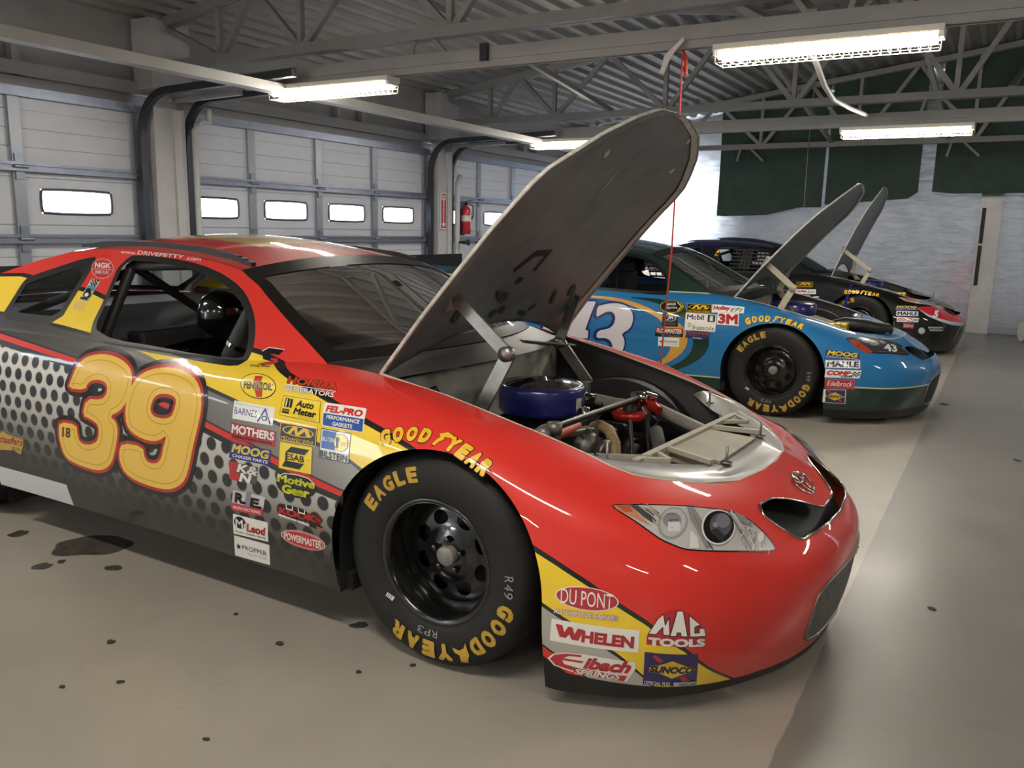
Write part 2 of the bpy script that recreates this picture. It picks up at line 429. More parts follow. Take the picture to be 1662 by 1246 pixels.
FIREW = mat('firewall_grey', '#bab6aa', .55, noise=(7, .3), bump=(15, .1))
ORANGE = mat('orange_hose', '#b0472a', .5)
REDA = mat('red_anodised', '#b3332c', .25, metal=.5)
BROWN = mat('braided_hose', '#8a7350', .55, noise=(90, .4))
BLUEP = mat('air_cleaner_blue', '#191e60', .3, coat=.5)
GLASSW = glass('windscreen_glass', (.86, .88, .88), 1.18)
GLASSQ = glass('quarter_glass', (.72, .75, .78), 1.6)
def perf_material():
    """printed perforated sheet metal: hexagonal dark holes on silver, fading to black at the sill"""
    m = bpy.data.materials.new('perforated_print'); m.use_nodes = True; n = m.node_tree.nodes; L = m.node_tree.links; b = n['Principled BSDF']
    def mth(op, a, c=None, d=None):
        q = n.new('ShaderNodeMath'); q.operation = op
        for i, x in enumerate((a, c, d)):
            if x is None: continue
            if isinstance(x, (int, float)): q.inputs[i].default_value = x
            else: L.new(x, q.inputs[i])
        return q.outputs[0]
    tc = n.new('ShaderNodeTexCoord'); sp = n.new('ShaderNodeSeparateXYZ'); L.new(tc.outputs['Object'], sp.inputs[0])
    X, Zc = sp.outputs[0], sp.outputs[2]
    sx, sz = .076, .122            # lattice: columns sx apart, every second column half a step up
    def lattice(ox, oz):
        fx = mth('SUBTRACT', mth('FRACT', mth('ADD', mth('DIVIDE', X, sx), ox)), .5); fz = mth('SUBTRACT', mth('FRACT', mth('ADD', mth('DIVIDE', Zc, sz), oz)), .5)
        return mth('SQRT', mth('ADD', mth('POWER', mth('MULTIPLY', fx, sx), 2), mth('POWER', mth('MULTIPLY', fz, sz), 2)))
    d = mth('MINIMUM', lattice(.3, 0), lattice(.8, .5))
    r = n.new('ShaderNodeValToRGB'); e = r.color_ramp.elements; e[0].position = .0; e[0].color = srgb('#0d0d0d'); e[1].position = .72; e[1].color = srgb('#dedcd7')
    for p_, c_ in ((.24, '#121212'), (.33, '#33322f'), (.43, '#74726e'), (.54, '#bab8b3')):
        k = e.new(p_); k.color = srgb(c_)
    L.new(mth('ADD', Zc, mth('MULTIPLY', mth('ADD', X, 1.15), .055)), r.inputs[0]); zr = r
    hole = n.new('ShaderNodeMapRange'); hole.inputs['From Min'].default_value = .0228; hole.inputs['From Max'].default_value = .0248; L.new(d, hole.inputs[0])
    rim = n.new('ShaderNodeMapRange'); rim.inputs["From Min"].default_value = .0248; rim.inputs["From Max"].default_value = .029; rim.inputs['To Min'].default_value = .55; L.new(d, rim.inputs[0])
    mul = n.new('ShaderNodeMix'); mul.data_type = 'RGBA'; mul.blend_type = 'MULTIPLY'; mul.inputs[0].default_value = 1; L.new(zr.outputs[0], mul.inputs[6]); L.new(rim.outputs[0], mul.inputs[7])
    mx = n.new('ShaderNodeMix'); mx.data_type = 'RGBA'; mx.inputs[6].default_value = srgb('#161616'); L.new(hole.outputs[0], mx.inputs[0]); L.new(mul.outputs[2], mx.inputs[7])
    L.new(mx.outputs[2], b.inputs['Base Color']); b.inputs['Roughness'].default_value = .3; b.inputs['Coat Weight'].default_value = .8; b.inputs['Coat Roughness'].default_value = .03
    return m
def grey_stripe_material():
    m = bpy.data.materials.new('grey_stripe_print'); m.use_nodes = True; n = m.node_tree.nodes; L = m.node_tree.links; b = n['Principled BSDF']
    tc = n.new('ShaderNodeTexCoord'); sp = n.new('ShaderNodeSeparateXYZ'); L.new(tc.outputs['Object'], sp.inputs[0])
    mr = n.new('ShaderNodeMapRange'); mr.inputs['From Min'].default_value = -2.4; mr.inputs['From Max'].default_value = .9; L.new(sp.outputs[0], mr.inputs[0])
    r = n.new('ShaderNodeValToRGB'); e = r.color_ramp.elements; e[0].color = srgb('#3c3a37'); e[1].color = srgb('#c4c1b8'); k = e.new(.6); k.color = srgb('#85827b'); k = e.new(.3); k.color = srgb('#55534e')
    L.new(mr.outputs[0], r.inputs[0]); L.new(r.outputs[0], b.inputs['Base Color']); b.inputs['Roughness'].default_value = .3; b.inputs['Coat Weight'].default_value = .8
    return m
def paint(name, col): return mat(name, col, .48, coat=1.0, coat_rough=.015, spec=.25)

# ------------------------------------------------------------------ wheels
_WHEEL = {}
def wheel_meshes():
    """outer face towards -y, axle centre at the origin, outer rim plane y=0"""
    if _WHEEL: return _WHEEL
    R = RX(-PI / 2)          # local z (lathe height) -> +y ... outer face at low height
    MZ = Matrix(((1, 0, 0, 0), (0, 0, 1, 0), (0, -1, 0, 0), (0, 0, 0, 1)))      # (x,y,z)->(x,z,-y): height -> y
    tyre = MB().lathe([(.198, .012), (.205, .003), (.222, -.004), (.25, -.010), (.285, -.012), (.315, -.008), (.333, .004), (.345, .022), (.351, .045), (.3525, .14), (.351, .235), (.343, .262), (.325, .285), (.28, .29), (.21, .28)], 72, M=MZ)
    rim = MB().lathe([(.192, .006), (.2045, -.0005), (.2085, .003), (.2055, .012)], 72, M=MZ)
    rim.lathe([(.192, .006), (.186, .012), (.184, .03), (.176, .045), (.171, .095), (.168, .115)], 72, M=MZ)
    for r, y in ((.1935, .0045),):
        rim.lathe([(r - .0016, y - .001), (r, y - .003), (r + .0016, y - .001)], 72, M=MZ)
    disc = PM(); nr, na = 26, 144
    prof = [(.168, .112), (.160, .108), (.140, .104), (.115, .103), (.095, .100), (.075, .092), (.062, .088), (.05, .086), (.0, .086)]
    pr = np.array(prof)[::-1]; rr = np.linspace(.001, .168, nr); hh = np.interp(rr, pr[:, 0], pr[:, 1])
    g = np.array([[(r * math.cos(2 * PI * a / na), h, r * math.sin(2 * PI * a / na)) for r, h in zip(rr, hh)] for a in range(na + 1)])
    disc.grid(g)
    def holes(V):
        r = np.hypot(V[:, 0], V[:, 2]); a = np.arctan2(V[:, 2], V[:, 0]); best = np.full(len(V), 9.)
        for k in range(8):
            c = PI / 8 + k * PI / 4; da = (a - c + PI) % (2 * PI) - PI
            best = np.minimum(best, np.hypot(da * r / .030, (r - .122) / .024) - 1)
        return best
    disc.cut(holes, neg='del')
    _WHEEL['tyre'] = tyre; _WHEEL['rim'] = rim; _WHEEL['disc'] = disc; _WHEEL['MZ'] = MZ
    return _WHEEL
def tyre_letters(bvh, parent, big=True):
    d = Decal([(-.36, 0, .36), (.36, 0, .36), (.36, 0, -.36), (-.36, 0, -.36)])
    gold = '#c9a23c'
    d.arc('EAGLE', .5, .5, .262, 152, 100, .050, gold, bold=.06)
    d.arc('GOOD', .5, .5, .258, -13, -59, .056, gold, bold=.08)
    d.arc('YEAR', .5, .5, .258, -73, -124, .056, gold, bold=.08)
    # winged foot between the words
    def polar(r, a): a = math.radians(a); return (.5 + r * math.cos(a) / .72, .5 - r * math.sin(a) / .72)
    d.poly([polar(.262, -60), (polar(.30, -61)), polar(.325, -65), polar(.318, -69), polar(.296, -68), polar(.285, -71), polar(.268, -72), polar(.280, -67), polar(.276, -63)], gold)
    chalk = '#8f8d88'
    d.arc('R49', .5, .5, .268, 6, -9, .03, chalk, bold=-.012)
    d.arc('RP3', .5, .5, .222, -84, -104, .022, chalk, bold=-.012)
    # white bar sticker
    a = math.radians(222); cx, cy = .5 + .225 * math.cos(a) / .72, .5 - .225 * math.sin(a) / .72
    u = np.array([.9, .45]); v = np.array([-.45, .9])
    for (s0, s1, col) in ((-1, 1, '#e8e8e4'), (-.7, -.5, '#555555'), (-.3, -.15, '#555555'), (.1, .3, '#555555'), (.5, .6, '#555555')):
        q = [np.array((cx, cy)) + u * s0 * .02 - v * .010, np.array((cx, cy)) + u * s1 * .02 - v * .010, np.array((cx, cy)) + u * s1 * .02 + v * .010, np.array((cx, cy)) + u * s0 * .02 + v * .010]
        d.poly([tuple(p) for p in q], col)
    return d.build('tyre_lettering', bvh, parent, 'gold painted lettering on the sidewall', off=.0010, step=.00012, cell=.008, coat=0.)
_WPROTO = {}
def add_wheel(root, x, y, right=True, letters=True):
    W = wheel_meshes(); MZ = W['MZ']; key = letters
    if key not in _WPROTO:
        ty = W['tyre'].build('tyre', RUB)
        if letters:
            bvh = BVHTree.FromPolygons([Vector(v) for v in W['tyre'].v], W['tyre'].f); tyre_letters(bvh, ty)
        rim = W['rim'].build('wheel_rim', RIM)
        W['disc'].build('wheel_disc', RIM, rim)
        b = MB().lathe([(.15, .15), (.15, .22)], 40, M=MZ); b.lathe([(.0, .145), (.15, .15)], 40, M=MZ); b.build('brake_drum', DARK, rim)
        MB().lathe([(.0, .060), (.030, .060), (.033, .063), (.034, .09)], 40, M=MZ).build('hub_cap', mat('hub_grey', '#8b8781', .45, metal=.3, noise=(60, .15)), rim, label='grey round hub cap')
        for k in range(5):
            a = 2 * PI * k / 5 + .3
            MB().lathe([(.0, -.018), (.010, -.016), (.012, .0), (.012, .012)], 6, M=T(.052 * math.cos(a), .084, .052 * math.sin(a)) @ MZ, smooth=False).build('lug_nut', RIM, rim)
        # small gold rim sticker
        bl = BVHTree.FromPolygons([Vector(v) for v in W['rim'].v], W['rim'].f)
        _WPROTO[key] = (ty, rim, True)
        ty.parent = root; rim.parent = root; outs = (ty, rim)
    else:
        a, b, _ = _WPROTO[key]; outs = (copy_tree(a, root), copy_tree(b, root))
    for o in outs:
        o.location = (x, y, .3525); o.rotation_euler = (0, 0, 0 if right else PI)
    return outs
# ------------------------------------------------------------------ the cars
DWIN = [(-1.8723, 1.2258), (-1.7368, 1.2296), (-1.5974, 1.2268), (-1.3666, 1.2065), (-1.181, 1.1708), (-1.0718, 1.1337), (-.9946, 1.0852), (-.9322, 1.0301), (-.89, .9615), (-.881, .9125), (-.8941, .892), (-1.0409, .8948), (-1.3197, .9037), (-1.6042, .9085), (-1.7031, .9283), (-1.758, .9425), (-1.7862, 1.0724)]
QWIN = [(-2.0499, 1.2288), (-2.1523, 1.2136), (-2.2593, 1.1805), (-2.4247, 1.128), (-2.452, 1.108), (-2.4327, 1.03), (-2.43, .945), (-2.263, .9398), (-1.99, .9432), (-2.008, 1.1035)]
PANEL = [(-3.25, .885), (-2.5, .888), (-1.2, .888), (-.55, .895), (-.5735, .9133), (-.6733, .974), (-.8622, 1.0798), (-.9988, 1.1547), (-1.086, 1.1896), (-1.1263, 1.2065), (-1.25, 1.2255), (-1.5, 1.249), (-1.84, 1.262), (-2.1, 1.258), (-2.27, 1.243), (-2.47, 1.195), (-2.87, 1.065), (-3.25, .93)]
ALINE = [(-.5735, .9133), (-.6733, .974), (-.8622, 1.0798), (-.9988, 1.1547), (-1.086, 1.1896), (-1.1263, 1.2065)]
RAIL = [(-1.1263, 1.2065), (-1.25, 1.2255), (-1.5, 1.249), (-1.84, 1.262), (-2.1, 1.258), (-2.27, 1.243)]
CLINE = [(-2.27, 1.243), (-2.47, 1.195), (-2.87, 1.065), (-3.25, .93)]
HALF_GRILLE = [(.52, .862), (.49, .885), (.50, .933), (.523, .984), (.54, .998), (.62, 1.022), (.716, 1.040), (.86, 1.048), (.88, 1.048), (.88, 1.012), (.80, 1.008), (.754, .985), (.70, .945), (.655, .912), (.60, .88)]
def resline(pts, n):
    P = np.asarray(pts, float); s = np.r_[0, np.cumsum(np.linalg.norm(np.diff(P, axis=0), axis=1))]; u = np.linspace(0, s[-1], n)
    return np.stack([np.interp(u, s, P[:, k]) for k in range(P.shape[1])], 1)
def xz3(pts, n):
    q = resline(pts, n); return np.stack([q[:, 0], side_y(q[:, 1], q[:, 0]), q[:, 1]], 1)
def bow(L, nu, dx, dz, u0=0., u1=1.):
    """surface between a right-hand line and its mirror, bowed by dx,dz (per row) at the middle"""
    u = np.linspace(u0, u1, nu); k = 1 - (2 * u - 1) ** 2
    g = np.zeros((len(L), nu, 3))
    for i, p in enumerate(L):
        g[i, :, 0] = p[0] + k * dx[i]; g[i, :, 1] = p[1] + u * 2 * (YC - p[1]); g[i, :, 2] = p[2] + k * dz[i]
    return g
def curve_cut(cx, dz=0.):
    cx = sorted(cx); X = np.array([c[0] for c in cx]); Zv = np.array([c[1] for c in cx])
    return lambda V: V[:, 2] - np.interp(V[:, 0], X, Zv) - dz
def car_shell(livery):
    """right half of the outer skin, cut and coloured; returns the mirrored polygon mesh (materials by index)"""
    pm = PM()
    net = TAIL + SIDE + NOSE
    pm.grid(surf(net, 330, 64), 0, flip=True)
    xs = np.linspace(-3.27, -.53, 150); zs = np.linspace(.885, 1.275, 40)
    g = np.array([[(x, side_y(z, x), z) for z in zs] for x in xs])
    pn = PM().grid(g, 0, flip=True)
    pn.cut(lambda V: polysd(PANEL, V[:, [0, 2]]), pos='del')
    o = len(pm.v); pm.v += pn.v; pm.f += [[i + o for i in q] for q in pn.f]; pm.m += pn.m
    livery(pm)
    B = 7          # black surround
    dw = smooth_poly(DWIN, 1); qw = smooth_poly(QWIN, 1)
    up = lambda V: V[:, 2] > .86
    pm.cut(lambda V: np.where((V[:, 2] > .86) & (V[:, 0] > -1.95) & (V[:, 0] < -.8), polysd(dw, V[:, [0, 2]]) - .012, .5), neg=B)
    pm.cut(lambda V: np.where((V[:, 2] > .86) & (V[:, 0] > -1.95) & (V[:, 0] < -.8), polysd(dw, V[:, [0, 2]]) + .012, .5), neg='del')
    pm.cut(lambda V: np.where((V[:, 2] > .86) & (V[:, 0] < -1.9), polysd(qw, V[:, [0, 2]]), .5), neg=B)
    pm.cut(lambda V: np.where((V[:, 2] > .86) & (V[:, 0] < -1.9), polysd(qw, V[:, [0, 2]]) + .035, .5), neg='del')
    pm.cut(arch(.015, .335, .390), neg='del'); pm.cut(arch(-2.79, .335, .385), neg='del')
    hg = [(p[0] if p[0] < .87 else .97, p[1]) for p in HALF_GRILLE]
    pm.cut(lambda V: np.where((V[:, 0] > .7) & (V[:, 2] > .46), polysd(hg, V[:, [1, 0]]), .5), neg='del')
    ink = lambda V: np.where((V[:, 0] > .9) & (V[:, 2] < .5), np.maximum(np.abs(V[:, 1] - YC) / .345, 0) ** 4 + (np.abs(V[:, 2] - .225) / .115) ** 4 - 1, 9)
    pm.cut(ink, neg=8)
    return pm.mirror()
def hood_surface(sc=.98, inset=0., nu=48, nv=40):
    E = resline(HOOD_EDGE, nu); E[:, 0] = -.37 + (E[:, 0] + .37) * sc
    v = np.linspace(0, 1, nv); g = np.zeros((nu, nv, 3))
    for i, p in enumerate(E):
        y0 = p[1] + inset * .5; k = 1 - (2 * v - 1) ** 2
        g[i, :, 0] = p[0]; g[i, :, 1] = y0 + v * 2 * (YC - y0); g[i, :, 2] = p[2] + k * .035 * (YC - y0) / .65
    return g
def make_car(name, label, livery, mats, opts):
    """mats: 0 main,1 line,2..6 stripes,7 black,8 intake mesh"""
    root = empty(name, (0, 0, 0)); tag(root, label, 'race car', 'race cars parked nose out')
    sh = car_shell(livery)
    bvh = BVHTree.FromPolygons([Vector(v) for v in sh.v], sh.f)
    body = sh.take([0, 1, 2, 3, 4, 5, 6, 7]).build('body_shell', mats[:8], root)
    sh.take([8]).build('bumper_intake', opts.get('intake', mat('intake_mesh', '#6f6d69', .6, metal=.3, noise=(60, .5))), root, 'grey mesh intake in the bumper')
    # rim of the intake
    for sgn in (0,):
        P = []
        for k in range(60):
            a = 2 * PI * k / 60; c, s_ = math.cos(a), math.sin(a)
            y = YC + .345 * abs(c) ** .5 * (1 if c > 0 else -1); z = .225 + .115 * abs(s_) ** .5 * (1 if s_ > 0 else -1)
            h = bvh.ray_cast(Vector((2, y, z)), Vector((-1, 0, 0)))
            if h[0]: P.append(h[0])
        if len(P) > 10: MB().tube(P + P[:1], .006, 6).build('intake_rim', STEEL, root)
    # roof, windscreen, rear window, deck
    rl = xz3(RAIL, 26); t = np.linspace(0, 1, 26)
    roof = PM().grid(bow(rl, 40, .03 * (1 - t) ** 2, .045 + .03 * np.sin(PI * t)), 0)
    opts.get('roof_livery', lambda p: None)(roof)
    ro = roof.build('roof', [mats[0], mats[2], mats[7]] if 'roof_mats' not in opts else opts['roof_mats'], root)
    al = xz3(ALINE, 24); t = np.linspace(0, 1, 24); dx = .19 * (1 - t) + .03 * t; dz = .015 + .035 * t
    def sub(L, a, b, dx, dz): return L[a:b], dx[a:b], dz[a:b]
    g = bow(al, 48, dx, dz); ws = PM()
    PM().grid(g[2:21, 2:46] - np.array((0, 0, .003))).build('windscreen', GLASSW, root, 'clear curved windscreen')
    ws.grid(g[0:3], 0); ws.grid(g[20:24], 0); ws.grid(g[:, 0:3], 0); ws.grid(g[:, 45:48], 0)
    ws.build('windscreen_moulding', mat('black_moulding', '#141414', .35, coat=.3), root)
    cl = xz3(CLINE, 20); t = np.linspace(0, 1, 20)
    g = bow(cl, 40, -.02 - .04 * t, .045 * (1 - t) + .04 * t)
    PM().grid(g[2:18, 3:37]).build('rear_window', GLASSQ, root)
    pr = PM(); pr.grid(g[0:3]); pr.grid(g[17:20]); pr.grid(g[:, 0:4]); pr.grid(g[:, 36:40]); pr.build('rear_window_frame', opts.get('rear_mat', mats[0]), root)
    dk = np.array([(-3.25, .10, .93), (-3.45, .10, .935), (-3.62, .10, .935), (-3.81, .23, .945), (-3.92, .45, .95)])
    PM().grid(bow(resline(dk, 12), 20, np.linspace(-.06, 0, 12), np.full(12, .035))).build('boot_lid', opts.get('rear_mat', mats[0]), root)
    sp = MB(); sp.bar((-3.9, .2, 1.02), (-3.9, 1.56, 1.02), .02, .15, 0); sp.build('rear_spoiler', mats[7], root)
    # quarter windows
    for s_, nm in ((0, 'quarter_window'), (1, 'quarter_window')):
        xs = np.linspace(-2.5, -1.97, 20); zs = np.linspace(.93, 1.24, 12)
        q = PM().grid(np.array([[(x, side_y(z, x) + .006, z) for z in zs] for x in xs]))
        q.cut(lambda V: polysd(smooth_poly(QWIN, 1), V[:, [0, 2]]) + .02, pos='del')
        if s_: q.v = [np.array((p[0], 2 * YC - p[1], p[2])) for p in q.v]
        q.build(nm, GLASSQ, root)
    # roof strips
    for s_ in (0, 1):
        P = xz3([(-2.30, 1.262), (-2.1, 1.275), (-1.84, 1.279), (-1.5, 1.267), (-1.25, 1.243), (-1.13, 1.222)], 26)
        P[:, 1] += .05; P[:, 2] += .004
        m = MB(); lo = [Vector(p) for p in P]
        for i in range(len(lo) - 1):
            a, b = lo[i], lo[i + 1]
            if s_: a = Vector((a.x, 2 * YC - a.y, a.z)); b = Vector((b.x, 2 * YC - b.y, b.z))
            e0 = min(1, i / 4) * .018 + .005
            m.bar(a, b, .022, .028 * min(1, (i + 2) / 5, (len(lo) - i + 1) / 5))
        m.build('roof_strip', mat('roof_strip_black', '#141418', .5), root)
    # side skirt and under-body
    ub = MB()
    for s_ in (0, 1):
        y = .03 if not s_ else 2 * YC - .03
        ub.box((-2.42, min(y, y + (.3 if not s_ else -.3)), .16), (-.36, max(y, y + (.3 if not s_ else -.3)), .22))
    ub.box((-3.6, .35, .22), (-.36, 1.41, .30)); ub.box((-.36, .45, .15), (.75, 1.31, .22)); ub.build('floor_pan', DARK, root)
    # wheel houses
    for cx in (.015, -2.79):
        for s_ in (0, 1):
            m = MB(); n = 24; ya, yb = (-.02, .36) if not s_ else (2 * YC + .02, 2 * YC - .36); R_ = .40 if cx > -1 else .395
            P = [(cx + R_ * math.cos(a), .335 + R_ * math.sin(a)) for a in np.linspace(PI, 0, n)]; P = [(P[0][0], .16)] + P + [(P[-1][0], .10)]
            v = [(x, ya + .015 * (1 if not s_ else -1), z) for x, z in P] + [(x, yb, z) for x, z in P]; k = len(P)
            m.add(v, [(i, i + 1, k + i + 1, k + i) for i in range(k - 1)], 0, True)
            m.add([(x, yb, z) for x, z in P], [tuple(range(k))]); m.build('wheel_housing', DARK, root)
    add_wheel(root, 0, 0.0, True); add_wheel(root, 0, 2 * YC, False)
    add_wheel(root, -2.794, 0.0, True); add_wheel(root, -2.794, 2 * YC, False)
    # cabin
    cb = MB(); cb.box((-3.2, .10, .30), (-.42, 1.66, .34)); cb.box((-.46, .10, .30), (-.42, 1.66, .88))
    ty = MB(); ty.add([(-2.55, .08, .34), (-2.55, 1.68, .34), (-2.75, 1.68, .93), (-2.75, .08, .93)], [(0, 1, 2, 3)]); ty.add([(-2.75, .08, .93), (-2.75, 1.68, .93), (-3.3, 1.68, .93), (-3.3, .08, .93)], [(0, 1, 2, 3)]); ty.build('rear_bulkhead', TRAY, root)
    for y in (.06, 1.70): cb.box((-3.2, y - .005, .3), (-.5, y + .005, .86))
    cb.build('cabin_tub', DARK, root)
    ds = MB(); ds.tube([(-.78, .12, .86), (-.74, .5, .88), (-.72, .88, .885), (-.74, 1.26, .88), (-.78, 1.64, .86)], .055, 12); ds.box((-.85, .15, .62), (-.74, 1.6, .87)); ds.build('dashboard', DARK2, root)
    cw = MB()
    L0 = [(-.5735 + .19 * (1 - (2 * u - 1) ** 2), .15 + u * 2 * (YC - .15), .912 + .012 * (1 - (2 * u - 1) ** 2)) for u in np.linspace(0, 1, 24)]
    L1 = [(-.36 + .15 * (1 - (2 * u - 1) ** 2), .17 + u * 2 * (YC - .17), .868 + .02 * (1 - (2 * u - 1) ** 2)) for u in np.linspace(0, 1, 24)]
    cw.add(L0 + L1, [(i, i + 1, 25 + i, 24 + i) for i in range(23)], 0, True); cw.build('cowl', opts.get('cowl', mat('cowl_black', '#2b2a29', .4)), root)
    def cagebar(pts, r=.022): return pts, r
    cg = MB()
    for y in (.22, 1.54):
        yi = y + (.12 if y < 1 else -.12)
        cg.tube([(-1.93, y - .05 * (1 if y < 1 else -1), .34), (-1.92, y, .9), (-1.88, yi, 1.19)], .024); cg.tube([(-1.88, yi, 1.19), (-1.5, yi, 1.21), (-1.2, yi, 1.17), (-.86, y, 1.0), (-.70, y - .0, .80), (-.62, y, .4)], .022)
        cg.tube([(-1.88, yi, 1.17), (-2.6, y, .93)], .020)
        for z in (.45, .58, .71): cg.tube([(-1.9, y - .06 * (1 if y < 1 else -1), z), (-.66, y - .04 * (1 if y < 1 else -1), z)], .02)
    cg.tube([(-1.88, .34, 1.19), (-1.88, 1.42, 1.19)], .022); cg.tube([(-1.2, .34, 1.17), (-1.2, 1.42, 1.17)], .022); cg.tube([(-1.92, .22, .85), (-1.92, 1.54, .85)], .02)
    cg.tube([(-1.88, .36, 1.18), (-1.92, 1.54, .45)], .02); cg.tube([(-.74, .88, .88), (-1.18, .88, 1.19)], .016); cg.build('roll_cage', mat('cage_dark', '#3c3c3c', .4), root)
    for y0, nm in ((1.25, 'driver_seat'), (.50, 'passenger_seat')):
        zt = 1.0 if nm == 'driver_seat' else .92; st = MB(); st.box((-1.75, y0 - .24, .40), (-1.25, y0 + .24, .52)); st.box((-1.83, y0 - .25, .45), (-1.72, y0 + .25, zt))
        st.box((-1.75, y0 - .27, .5), (-1.35, y0 - .22, .68)); st.box((-1.75, y0 + .22, .5), (-1.35, y0 + .27, .68))
        if nm == 'driver_seat': st.box((-1.80, y0 - .13, .98), (-1.72, y0 + .13, 1.14)); st.box((-1.78, y0 + .11, 1.0), (-1.60, y0 + .15, 1.15)); st.box((-1.78, y0 - .15, 1.0), (-1.60, y0 - .11, 1.15))
        st.build(nm, DARK2, root, bevel=.02)
    if opts.get('crew', False):
        mk = MB(); Mx = T(-1.40, .40, 1.0) @ RY(.35); mk.lathe([(.0, .10), (.05, .095), (.085, .06), (.095, .0), (.085, -.05), (.06, -.08), (.0, -.09)], 20, M=Mx); mk.tube([(-1.40, .40, .95), (-1.48, .42, .86), (-1.62, .46, .80)], [.05, .045, .05], 12); mk.tube([(-1.40, .42, 1.03), (-1.30, .5, 1.05), (-1.2, .56, 1.10)], [.03, .026, .022], 10); mk.build('headrest_pod', mat('gloss_black', '#0e0e10', .15, coat=.5), root)
        bl = MB(); bl.tube([(-1.11, .20, .87), (-1.06, .21, .97), (-1.03, .23, 1.06)], [.04, .034, .022], 12); bl.build('window_net_latch', DARK, root); MB().tube([(-1.085, .204, .92), (-1.078, .206, .934)], .042, 12).build('latch_band', CHROME, root)
        sh_ = MB(); sh_.add([(-1.7, .30, .84), (-1.5, .34, .90), (-1.3, .36, .92), (-1.15, .38, .86), (-1.7, .75, .80), (-1.5, .75, .86), (-1.3, .75, .88), (-1.15, .75, .82)], [(0, 1, 5, 4), (1, 2, 6, 5), (2, 3, 7, 6)], 0, True); sh_.build('seat_cover', mat('seat_cloth', '#3a3a3b', .8, noise=(20, .3)), root)
    stw = MB(); Mx = T(-1.02, 1.25, .86) @ RY(-PI / 2 + .3); stw.lathe([(.165, -.013), (.178, 0), (.165, .013), (.152, 0)], 32, M=Mx, close=True)
    for k in range(3): a = 2 * PI * k / 3; stw.bar(Mx @ Vector((0, 0, 0)), Mx @ Vector((.16 * math.cos(a), .16 * math.sin(a), 0)), .025, .006)
    stw.build('steering_wheel', DARK, root)
    # driver's window net on the far side
    nt = MB()
    for k in range(7): x = -1.66 + k * .065; nt.bar((x, 1.70, .93), (x, 1.50, 1.19), .026 if not opts.get('net_open') else .018, .003, up=(1, 0, 0))
    for k in range(6): z = .94 + k * .048; yy = 1.70 - (z - .93) / .26 * .2; nt.bar((-1.67, yy, z), (-1.25, yy, z), .003, .026 if not opts.get('net_open') else .018)
    if not opts.get('net_open'): nt.add([(-1.68, 1.715, .925), (-1.25, 1.715, .925), (-1.25, 1.505, 1.195), (-1.68, 1.505, 1.195)], [(0, 1, 2, 3)])
    nt.build('window_net', DARK, root)
    # engine bay
    for s_ in (0, 1):
        f = (lambda y: y) if not s_ else (lambda y: 2 * YC - y); E = resline(HOOD_EDGE[:8], 20)
        m = MB(); v = [(p[0], f(p[1] + .004), p[2] - .003) for p in E] + [(p[0], f(p[1] + .035), p[2] - .03) for p in E] + [(p[0], f(p[1] + .05), .40) for p in E]; k = len(E)
        m.add(v, [(r * k + i, r * k + i + 1, (r + 1) * k + i + 1, (r + 1) * k + i) for r in range(2) for i in range(k - 1)], 0, True); m.build('inner_fender', mat('inner_fender_black', '#171716', .6), root)
        ed = MB(); ed.tube([(p[0], f(p[1] + .001), p[2] - .001) for p in resline(HOOD_EDGE, 50)], .0035, 6); ed.build('fender_edge', mat('bare_edge', '#c9c4b8', .5), root)
    fw = MB(); fw.box((-.42, .2, .3), (-.385, 1.56, .845)); fw.build('firewall', FIREW, root, bevel=.004)
    m = MB(); m.box((-.4, .24, .28), (.62, 1.52, .31)); m.build('engine_tray', DARK, root)
    # silver lip under the hood front
    Eo = [HOOD_EDGE[i] for i in range(4, len(HOOD_EDGE))]; Ei = [(.33, .30, .705), (.39, .36, .687), (.45, .42, .672), (.53, .485, .660), (.61, .55, .651), (.66, .60, .647), (.69, .70, .645), (.70, .88, .645)]
    a = resline(Eo, 30); b = resline(Ei, 30); G = np.zeros((30, 9, 3))
    for j, tt in enumerate(np.linspace(0, 1, 9)): G[:, j] = a * (1 - tt) + b * tt; G[:, j, 2] += .012 * math.sin(PI * tt) - .010 * min(1, tt * 6)
    fl = PM().grid(G); fl.mirror(); fl.build('hood_seat_lip', opts.get('lip_mat', FLANGE), root, 'lip the hood closes on')
    for (x, y, z) in ((.42, .35, .675), (.715, .66, .640), (.42, 1.41, .675), (.715, 1.10, .640)):
        MB().lathe([(.0, .055), (.005, .052), (.005, .006), (.02, .004), (.021, 0)], 12, M=T(x, y, z)).build('hood_pin', STEEL, root)
    opts.get('engine', lambda r: None)(root)
    # hood: built shut, then swung up on its rear hinge
    piv = Vector((HOOD_HINGE[0], YC, HOOD_HINGE[1])); ang = math.radians(opts.get('hood_deg', 63.)); Mh = T(*piv) @ RY(-ang) @ T(*(-piv))
    hs = PM().grid(hood_surface()); hs.cut(lambda V: V[:, 0] - (-.37 + .15 * (1 - ((V[:, 1] - YC) / .68) ** 2)), neg='del')
    lo = PM(); lo.v = [p - np.array((0, 0, .014)) for p in hs.v]; lo.f = [q[::-1] for q in hs.f]; lo.m = hs.m[:]
    both = PM(); both.v = hs.v + lo.v; k = len(hs.v); both.f = hs.f + [[i + k for i in q] for q in lo.f]; both.m = [0] * len(hs.f) + [1] * len(lo.f)
    ec = {}
    for q in hs.f:
        for i in range(len(q)):
            e = (q[i], q[(i + 1) % len(q)]); ec[tuple(sorted(e))] = ec.get(tuple(sorted(e)), []) + [e]
    for es in ec.values():
        if len(es) == 1: a_, b_ = es[0]; both.f.append([b_, a_, a_ + k, b_ + k]); both.m.append(2)
    both.v = [np.array(Mh @ Vector(p)) for p in both.v]; lo.v = [np.array(Mh @ Vector(p)) for p in lo.v]
